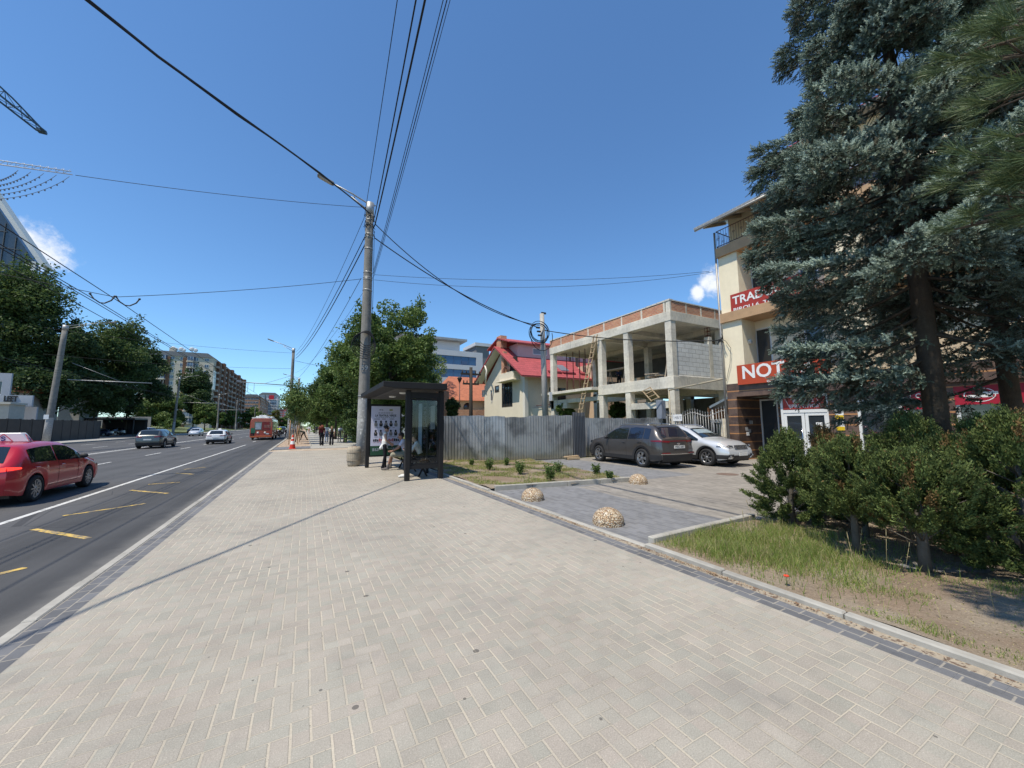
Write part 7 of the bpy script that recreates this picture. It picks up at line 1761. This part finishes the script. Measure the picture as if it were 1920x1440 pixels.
for A, B in zip(path, path[1:]):
    A = Vector(A); B = Vector(B); n = max(1, round((B-A).length/1.1))
    for j in range(n): corr(A.lerp(B, j/n), A.lerp(B, (j+1)/n+.03/n), 2.06, .05, GALV, k).build('sheet', GALV, fe, fix=False); k += 1
corr((11.47, 14.99), (12.45, 15.25), 2.24, .0, GALV, 50).build('sheet', mat('dark_sheet', (.16, .165, .175), .45, .2, 2, metal=.5, streak=.5), fe, fix=False)
A, B = Vector((12.2, 15.5)), Vector((16.95, 14.25))
for j in range(5): corr(A.lerp(B, j/5), A.lerp(B, (j+1.03)/5), 1.97, .04, GALV, 60+j).build('sheet', GALV, fe, fix=False)
mb = MB()
for j in range(12): q = Vector(path[1]).lerp(Vector(path[3]), j/11); mb.b(q.x-.03, q.y+.12, 0, q.x+.03, q.y+.18, 1.95)
mb.build('fence_posts', STEEL, fe)
tag((lambda mb: mb.bar((10.9, 14.7, .06), (11.5, 14.6, .08), .25, .09) and mb.bar((10.8, 14.8, .13), (11.5, 14.66, .17), .18, .05) and mb.build('timber_offcut', WOOD))(MB()), 'raw timber offcuts lying at the foot of the metal fence', 'timber')
ga = thing('iron_gate', 'grey wrought iron gate with spear tips left of the tiled shop', 'gate', (0, 0, 0))
A, B = Vector((17.05, 14.0)), Vector((17.28, 10.82)); L = (B-A).length; mb = MB(); curve = lambda u: 2.02+.16*math.sin(u*math.pi*4+2.2)*(.7)+.12*u
tops = []
for j in range(25):
    u = j/24; q = A.lerp(B, u); h = curve(u); mb.tube([(q.x, q.y, .1), (q.x, q.y, h+.10)], .013, 5); mb.lathe([(.001, h+.10), (.032, h+.13), (.001, h+.24)], (q.x, q.y, 0), 6); tops.append((q.x, q.y, h))
mb.build('bars', ARM, ga); mb = MB(); mb.tube(tops, .02, 6); mb.tube([(A.x, A.y, .15), (B.x, B.y, .15)], .02, 6); mb.tube([(A.x, A.y, 1.0), (B.x, B.y, 1.0)], .018, 6); mb.build('rails', ARM, ga)
for q in (A, B, A.lerp(B, .5)): mb = MB(); mb.b(q.x-.045, q.y-.045, 0, q.x+.045, q.y+.045, 2.05); mb.build('gate_post', ARM, ga)
mb = MB(); q = A.lerp(B, .83)
for k in range(3): mb.tube([(q.x-.03, q.y+(k-1)*.16+.1*math.cos(t_), 1.75+.07*math.sin(t_)) for t_ in np.linspace(0, 6.28, 12)], .014, 5, caps=False)
mb.box((q.x-.03, q.y, 1.75), (.02, .5, .03)); mb.build('scroll_panel', ARM, ga)
s_ = MB(); q = A.lerp(B, .20); s_.b(q.x-.06, q.y-.28, 1.78, q.x-.045, q.y+.28, 2.12); text_mb(s_, '148/3', .24, (q.x-.062, q.y, 1.95), (0, -1, 0), (0, 0, 1), 1, .001, wid=.44); s_.build('number_plate', [WHM, mat('plate_grey_ink', (.20, .20, .22), .6)], ga)
mb = MB(); mb.b(16.7, 14.05, 1.9, 17.05, 14.4, 2.9); tag(mb.build('meter_box', mat('box_grey', (.20, .22, .26), .6, .2, 4), bev=.02), 'grey meter box on the post where the metal fence meets the gate', 'box')
# ---------------------------------------------------------------- overhead lines
def cable(name, label, pts, sag, r, group=None, cat='cable', n=22, m=None):
    mb = MB(); P = []
    for A, B in zip(pts, pts[1:]):
        A = Vector(A); B = Vector(B)
        for k in range(n+(B is Vector(pts[-1]))): u = k/n; q = A.lerp(B, u); q.z -= sag*4*u*(1-u); P.append(q)
    P.append(Vector(pts[-1])); mb.tube(P, r, 5); return tag(mb.build(name, m or CABLE), label, cat, group)
gl = 'lines along the right kerb'
for k, (A, px, X_, B, r, lab) in enumerate((((2.02, 18.1, 11.35), 745, 1.45, (-1.5, 56.7, 11.3), .011, 'thin line left of the lamp post, leftmost of the lines along the kerb'), ((2.47, 18.0, 11.5), 780, 1.9, (-1.45, 56.7, 10.9), .021, 'black line ending at the lamp post top, second from left'), ((2.5, 17.98, 11.1), 797, 2.0, (-1.45, 56.7, 10.5), .027, 'thickest black line at the lamp post top, third from left'),
        ((2.52, 18.2, 8.9), 831, 2.38, None, .010, 'thin line passing right of the lamp post top, left of a close trio'), ((2.54, 18.2, 8.8), 838, 2.48, None, .013, 'middle line of the close trio right of the lamp post top'), ((2.56, 18.2, 8.7), 844, 2.58, (-1.45, 56.7, 8.6), .008, 'faint right-hand line of the close trio right of the lamp post top'))):
    q = aX(px, 0, X_); A = Vector(A); e = q+(q-A)*2.6; e.z = q.z+.5
    mb = MB(); P = [A.lerp(q, u) - Vector((0, 0, (.10)*4*u*(1-u))) for u in np.linspace(0, 1, 14)] + [q.lerp(e, u) - Vector((0, 0, .5*4*u*(1-u)*.3)) for u in np.linspace(.06, 1, 18)]
    if B is not None: B = Vector(B); P = [B.lerp(A, u)-Vector((0, 0, .9*4*u*(1-u))) for u in np.linspace(0, 1, 20)[:-1]] + P
    mb.tube(P, r, 5); tag(mb.build('overhead_line', CABLE), lab, 'cable', gl)
cable('overhead_line', 'lowest line from the lamp post down the row of saplings', [(2.0, 18.3, 8.5), (-1.6, 56.6, 7.4)], .8, .012, gl)
cable('overhead_line', 'line sloping from the second lamp post into the tree crowns', [(-1.5, 56.8, 10.2), (9, 40, 7.2)], .4, .02, None)
pts = [(2.28, 18.02, 11.6), (1.2, 15.7, 10.83), (.08, 13.5, 10.12), (-.9, 11.7, 9.5), (-1.69, 10.3, 9.02), (-2.66, 8.6, 8.46), (-3.25, 7.6, 8.24), (-5.2, 4.2, 7.7), (-9, -3, 7.6), (-24.5, -30, 11)]
mb = MB(); mb.tube(pts, .026, 6); mb.tube([(x_+.02*math.sin(k*2.6), y_-.02, z_-.03-.015*math.cos(k*3)) for k, (x_, y_, z_) in enumerate(pts)], .018, 5); tag(mb.build('twisted_cable', CABLE), 'thick twisted black cable crossing the street from the lamp post to upper left', 'cable')
cable('twisted_cable', 'upper black cable sagging from the lamp post to the coiled pole', [(2.5, 18.1, 11.2), (11.6, 18.1, 7.35)], .9, .022)
cable('twisted_cable', 'lower black cable sagging from the lamp post to the coiled pole', [(2.5, 18.1, 10.5), (11.7, 18.1, 7.2)], .45, .026)
cable('twisted_cable', 'black cable from the coiled pole to the shop corner, past the unfinished building', [(12.0, 18.1, 7.1), (17.15, 10.8, 5.55)], .25, .026)
mb = MB(); rg3 = random.Random(6)
for k in range(12): mb.tube([(17.12, 10.74+rg3.uniform(-.1, .1), 5.6+rg3.uniform(-.15, .15)), (17.0+rg3.uniform(-.2, .1), 10.7+rg3.uniform(-.25, .25), 5.6+rg3.uniform(-.25, .25))], .014, 4)
mb.tube([(17.16, 10.6, 5.5), (17.12, 10.35, 5.1), (17.15, 10.45, 4.4), (17.18, 10.7, 3.6)], .012, 4); tag(mb.build('cable_tangle', CABLE), 'knot of black cables on the corner of the cream shop building', 'cables')
cable('span_wire', 'upper thin wire from the lamp post to the shop side at right', [(2.55, 18.1, 8.7), (17.2, 11.2, 9.1)], .35, .009)
cable('span_wire', 'lower thin wire from the lamp post to the shop side at right', [(2.55, 18.1, 8.45), (17.2, 11.0, 9.0)], .55, .009)
cable('span_wire', 'wire across the road from the lamp post holding the trolley lines', [(2.0, 18.1, 8.4), (-6.1, 18.1, 6.28), (-24.6, 18.1, 9.0)], .1, .011)
cable('span_wire', 'high wire across the road from the lamp post to the light truss', [(2.1, 18.1, 11.9), (-7.4, 18.1, 10.45)], .12, .010)
gt_ = 'trolley contact wires'
for X_, lab in ((-5.8, 'trolley wire nearest the kerb'), (-6.42, 'second trolley wire from the kerb'), (-6.55, 'trolley wire hugging the second one'), (-7.15, 'outermost of the trolley wires on this side of the road')):
    cable('trolley_wire', lab, [(X_, -12, 6.05), (X_, 18.1, 6.0), (X_-.05, 56.8, 6.0), (X_, 92, 6.0), (X_, 128, 6.0)], .08, .012, gt_, n=8)
for x_ in (-5.75, -6.4):
    mb = MB(); mb.tube([(x_-.32, 18.1, 6.3), (x_-.22, 18.1, 6.14), (x_-.06, 18.1, 6.02), (x_+.06, 18.1, 6.02), (x_+.22, 18.1, 6.14), (x_+.30, 18.1, 6.3)], .022, 6)
    for u in (-.32, .3): mb.ball((x_+u, 18.1, 6.3), .04, 6, 4)
    tag(mb.build('wire_hanger', PLAST), 'right-hand curved hanger of the trolley wires' if x_ > -6 else 'left-hand curved hanger of the trolley wires', 'wire hanger', 'trolley wire hangers')
gb = 'trolley wire brackets on the right kerb poles'
for y_, lab in ((56.8, 'bracket arm on the lamp post beside the saplings'), (92, 'bracket arm on the second far lamp post'), (128, 'bracket arm on the farthest right lamp post')):
    mb = MB(); mb.tube([(-1.6, y_, 6.9), (-7.6, y_, 7.15)], .055, 6); mb.tube([(-1.6, y_, 8.3), (-4.6, y_, 7.1)], .02, 4)
    for x_ in (-5.8, -6.45): mb.tube([(x_, y_, 7.1), (x_, y_, 6.0)], .02, 4)
    mb.box((-7.4, y_, 7.25), (.5, .1, .18)); tag(mb.build('wire_bracket', STEEL), lab, 'bracket', gb)
for y_, lab in ((63.4, 'bracket arm on the leaning lamp post across the road'), (113, 'bracket arm on the lamp post by the lawn'), (158, 'bracket arm on the lamp post before the apartment corner')):
    mb = MB(); mb.tube([(-25 if y_ > 70 else -24.6, y_, 7.3), (-17.2, y_, 7.2)], .055, 6); mb.tube([(-25 if y_ > 70 else -24.4, y_, 9.3), (-20, y_, 7.25)], .02, 4); tag(mb.build('wire_bracket', ARM), lab, 'bracket')
for k, (y_, z1, z2) in enumerate(((56.8, 11.2, 12.4), (57.2, 9.2, 9.6), (92, 10, 11), (128, 10.5, 11))):
    cable('span_wire', 'thin wire across the road at the %s far lamp post' % ('first, highest up', 'first, lower down', 'second', 'last')[k], [(-1.7, y_, z1), (-25.0, y_+2, z2)], .35, .014)
for k, X_ in enumerate((-16.6, -17.2)): cable('trolley_wire', ('trolley wire over the far carriageway, nearer one', 'trolley wire over the far carriageway, farther one')[k], [(X_, 30, 6.1), (X_, 63.4, 6.1), (X_, 113, 6.1), (X_, 158, 6.1)], .1, .012, gt_, n=8)
# light truss over the road and the crane
tr_ = thing('light_truss', 'white festoon truss hung over the road with curved light strings', 'light truss', (0, 0, 0)); T0, T1 = aY(-120, 292, 18.1), aY(133, 327, 18.1)
mb = MB(); u = (T1-T0).normalized(); up_ = Vector((0, 0, .17))
for o in (Vector((0, 0, 0)), up_, Vector((0, .16, .08))): mb.tube([T0+o, T1+o*.6], .016, 5)
for k in range(16): q = T0.lerp(T1, k/16); mb.tube([q, q+up_], .008, 4); mb.tube([q, q+up_+u*.16], .008, 4)
mb.build('truss', mat('white_truss', (.55, .56, .58), .6), tr_)
for k in range(5):
    A = aY(130-k*24, 331-k*3, 18.1); r_ = aY(-20-k*0, 373-k*8, 18.1); B = aY(-170+k*24, 331-k*3, 18.1); P = [A.lerp(B, t) + Vector((0, 0, -((A.z+B.z)/2-r_.z)*(4*t*(1-t))**.85)) for t in np.linspace(0, 1, 26)]
    mb = MB(); mb.tube(P, .008, 4)
    for q in P[1:-1]: mb.box(q+Vector((0, 0, -.03)), (.03, .03, .05))
    mb.build('light_string', mat('string_grey', (.10, .11, .13), .6), tr_)
cr = thing('tower_crane', 'dark blue lattice crane jib entering at the upper left', 'crane', (0, 0, 0)); CBL = mat('crane_blue', (.05, .10, .15), .5, .15, 2, metal=.3)
J1, J0 = aD(78, 246, 40), aD(-2, 182, 35.9); jd = (J0-J1); jd.z = 0; jd.normalize(); sd = Vector((-jd.y, jd.x, 0)); mast = J1+jd*34; mb = MB(); w_ = .75; hh_ = 1.15
n = 22
for k in range(n):
    a, b_ = J1+jd*(k*34/n), J1+jd*((k+1)*34/n); h0 = min(1, .25+k*.3)*hh_; h1 = min(1, .25+(k+1)*.3)*hh_; U0, U1 = Vector((0, 0, h0)), Vector((0, 0, h1))
    for s in (-1, 1):
        mb.bar(a+sd*s*w_/2, b_+sd*s*w_/2, .12, .12); mb.tube([a+sd*s*w_/2, (a+b_)/2+(U0+U1)/2], .03, 4); mb.tube([b_+sd*s*w_/2, (a+b_)/2+(U0+U1)/2], .03, 4)
    mb.bar((a+U0), (b_+U1), .10, .10); mb.tube([a+sd*w_/2, b_-sd*w_/2], .03, 4); mb.tube([a-sd*w_/2, a+sd*w_/2], .03, 4)
mb.box(J1, (.6, .6, .25)); mb.build('jib', CBL, cr)
mb = MB(); zt = mast.z+1.5
for sx in (-.7, .7):
    for sy in (-.7, .7): mb.bar((mast.x+sx, mast.y+sy, 0), (mast.x+sx, mast.y+sy, zt), .14, .14)
for k in range(18):
    z0, z1 = zt*k/18, zt*(k+1)/18
    for s in (-.7, .7): mb.tube([(mast.x-.7, mast.y+s, z0), (mast.x+.7, mast.y+s, z1)], .04, 4); mb.tube([(mast.x+s, mast.y-.7, z0), (mast.x+s, mast.y+.7, z1)], .04, 4)
mb.build('mast', CBL, cr)
# poppy
pp = thing('poppy', 'single small red poppy in the sparse grass of the verge', 'flower', tuple(aZ(1475, 1090, .06))); mb = MB(); mb.tube([(0, 0, -.03), (0, 0, .05)], .002, 4); mb.build('stem', GR[0], pp); mb = MB()
for k in range(5): a = k*1.257; mb.ball((.014*math.cos(a), .014*math.sin(a), .055), (.014, .014, .010), 6, 4)
mb.build('petals', mat('poppy_red', (.62, .06, .02), .6), pp)
# leaf litter caught along the kerb
rg = np.random.default_rng(31); yy = np.concatenate([rg.random(220)*9-.5]+[c_+rg.normal(size=45)*.12 for c_ in rg.random(9)*8.5-.3]+[3.2+rg.normal(size=300)*.4]); Pn = np.stack([4.10+rg.normal(size=len(yy))*.022, yy, np.full(len(yy), .006)+rg.random(len(yy))*.012], 1)
g = fastmesh('leaf_litter', leaves(rg, Pn, .009, 1.5), 4, [mat('litter_brown', (.20, .10, .05), .9, .4, 30), mat('litter_straw', (.30, .21, .12), .9, .3, 30)], rg.integers(0, 2, len(Pn))); tag(g, kind='stuff')
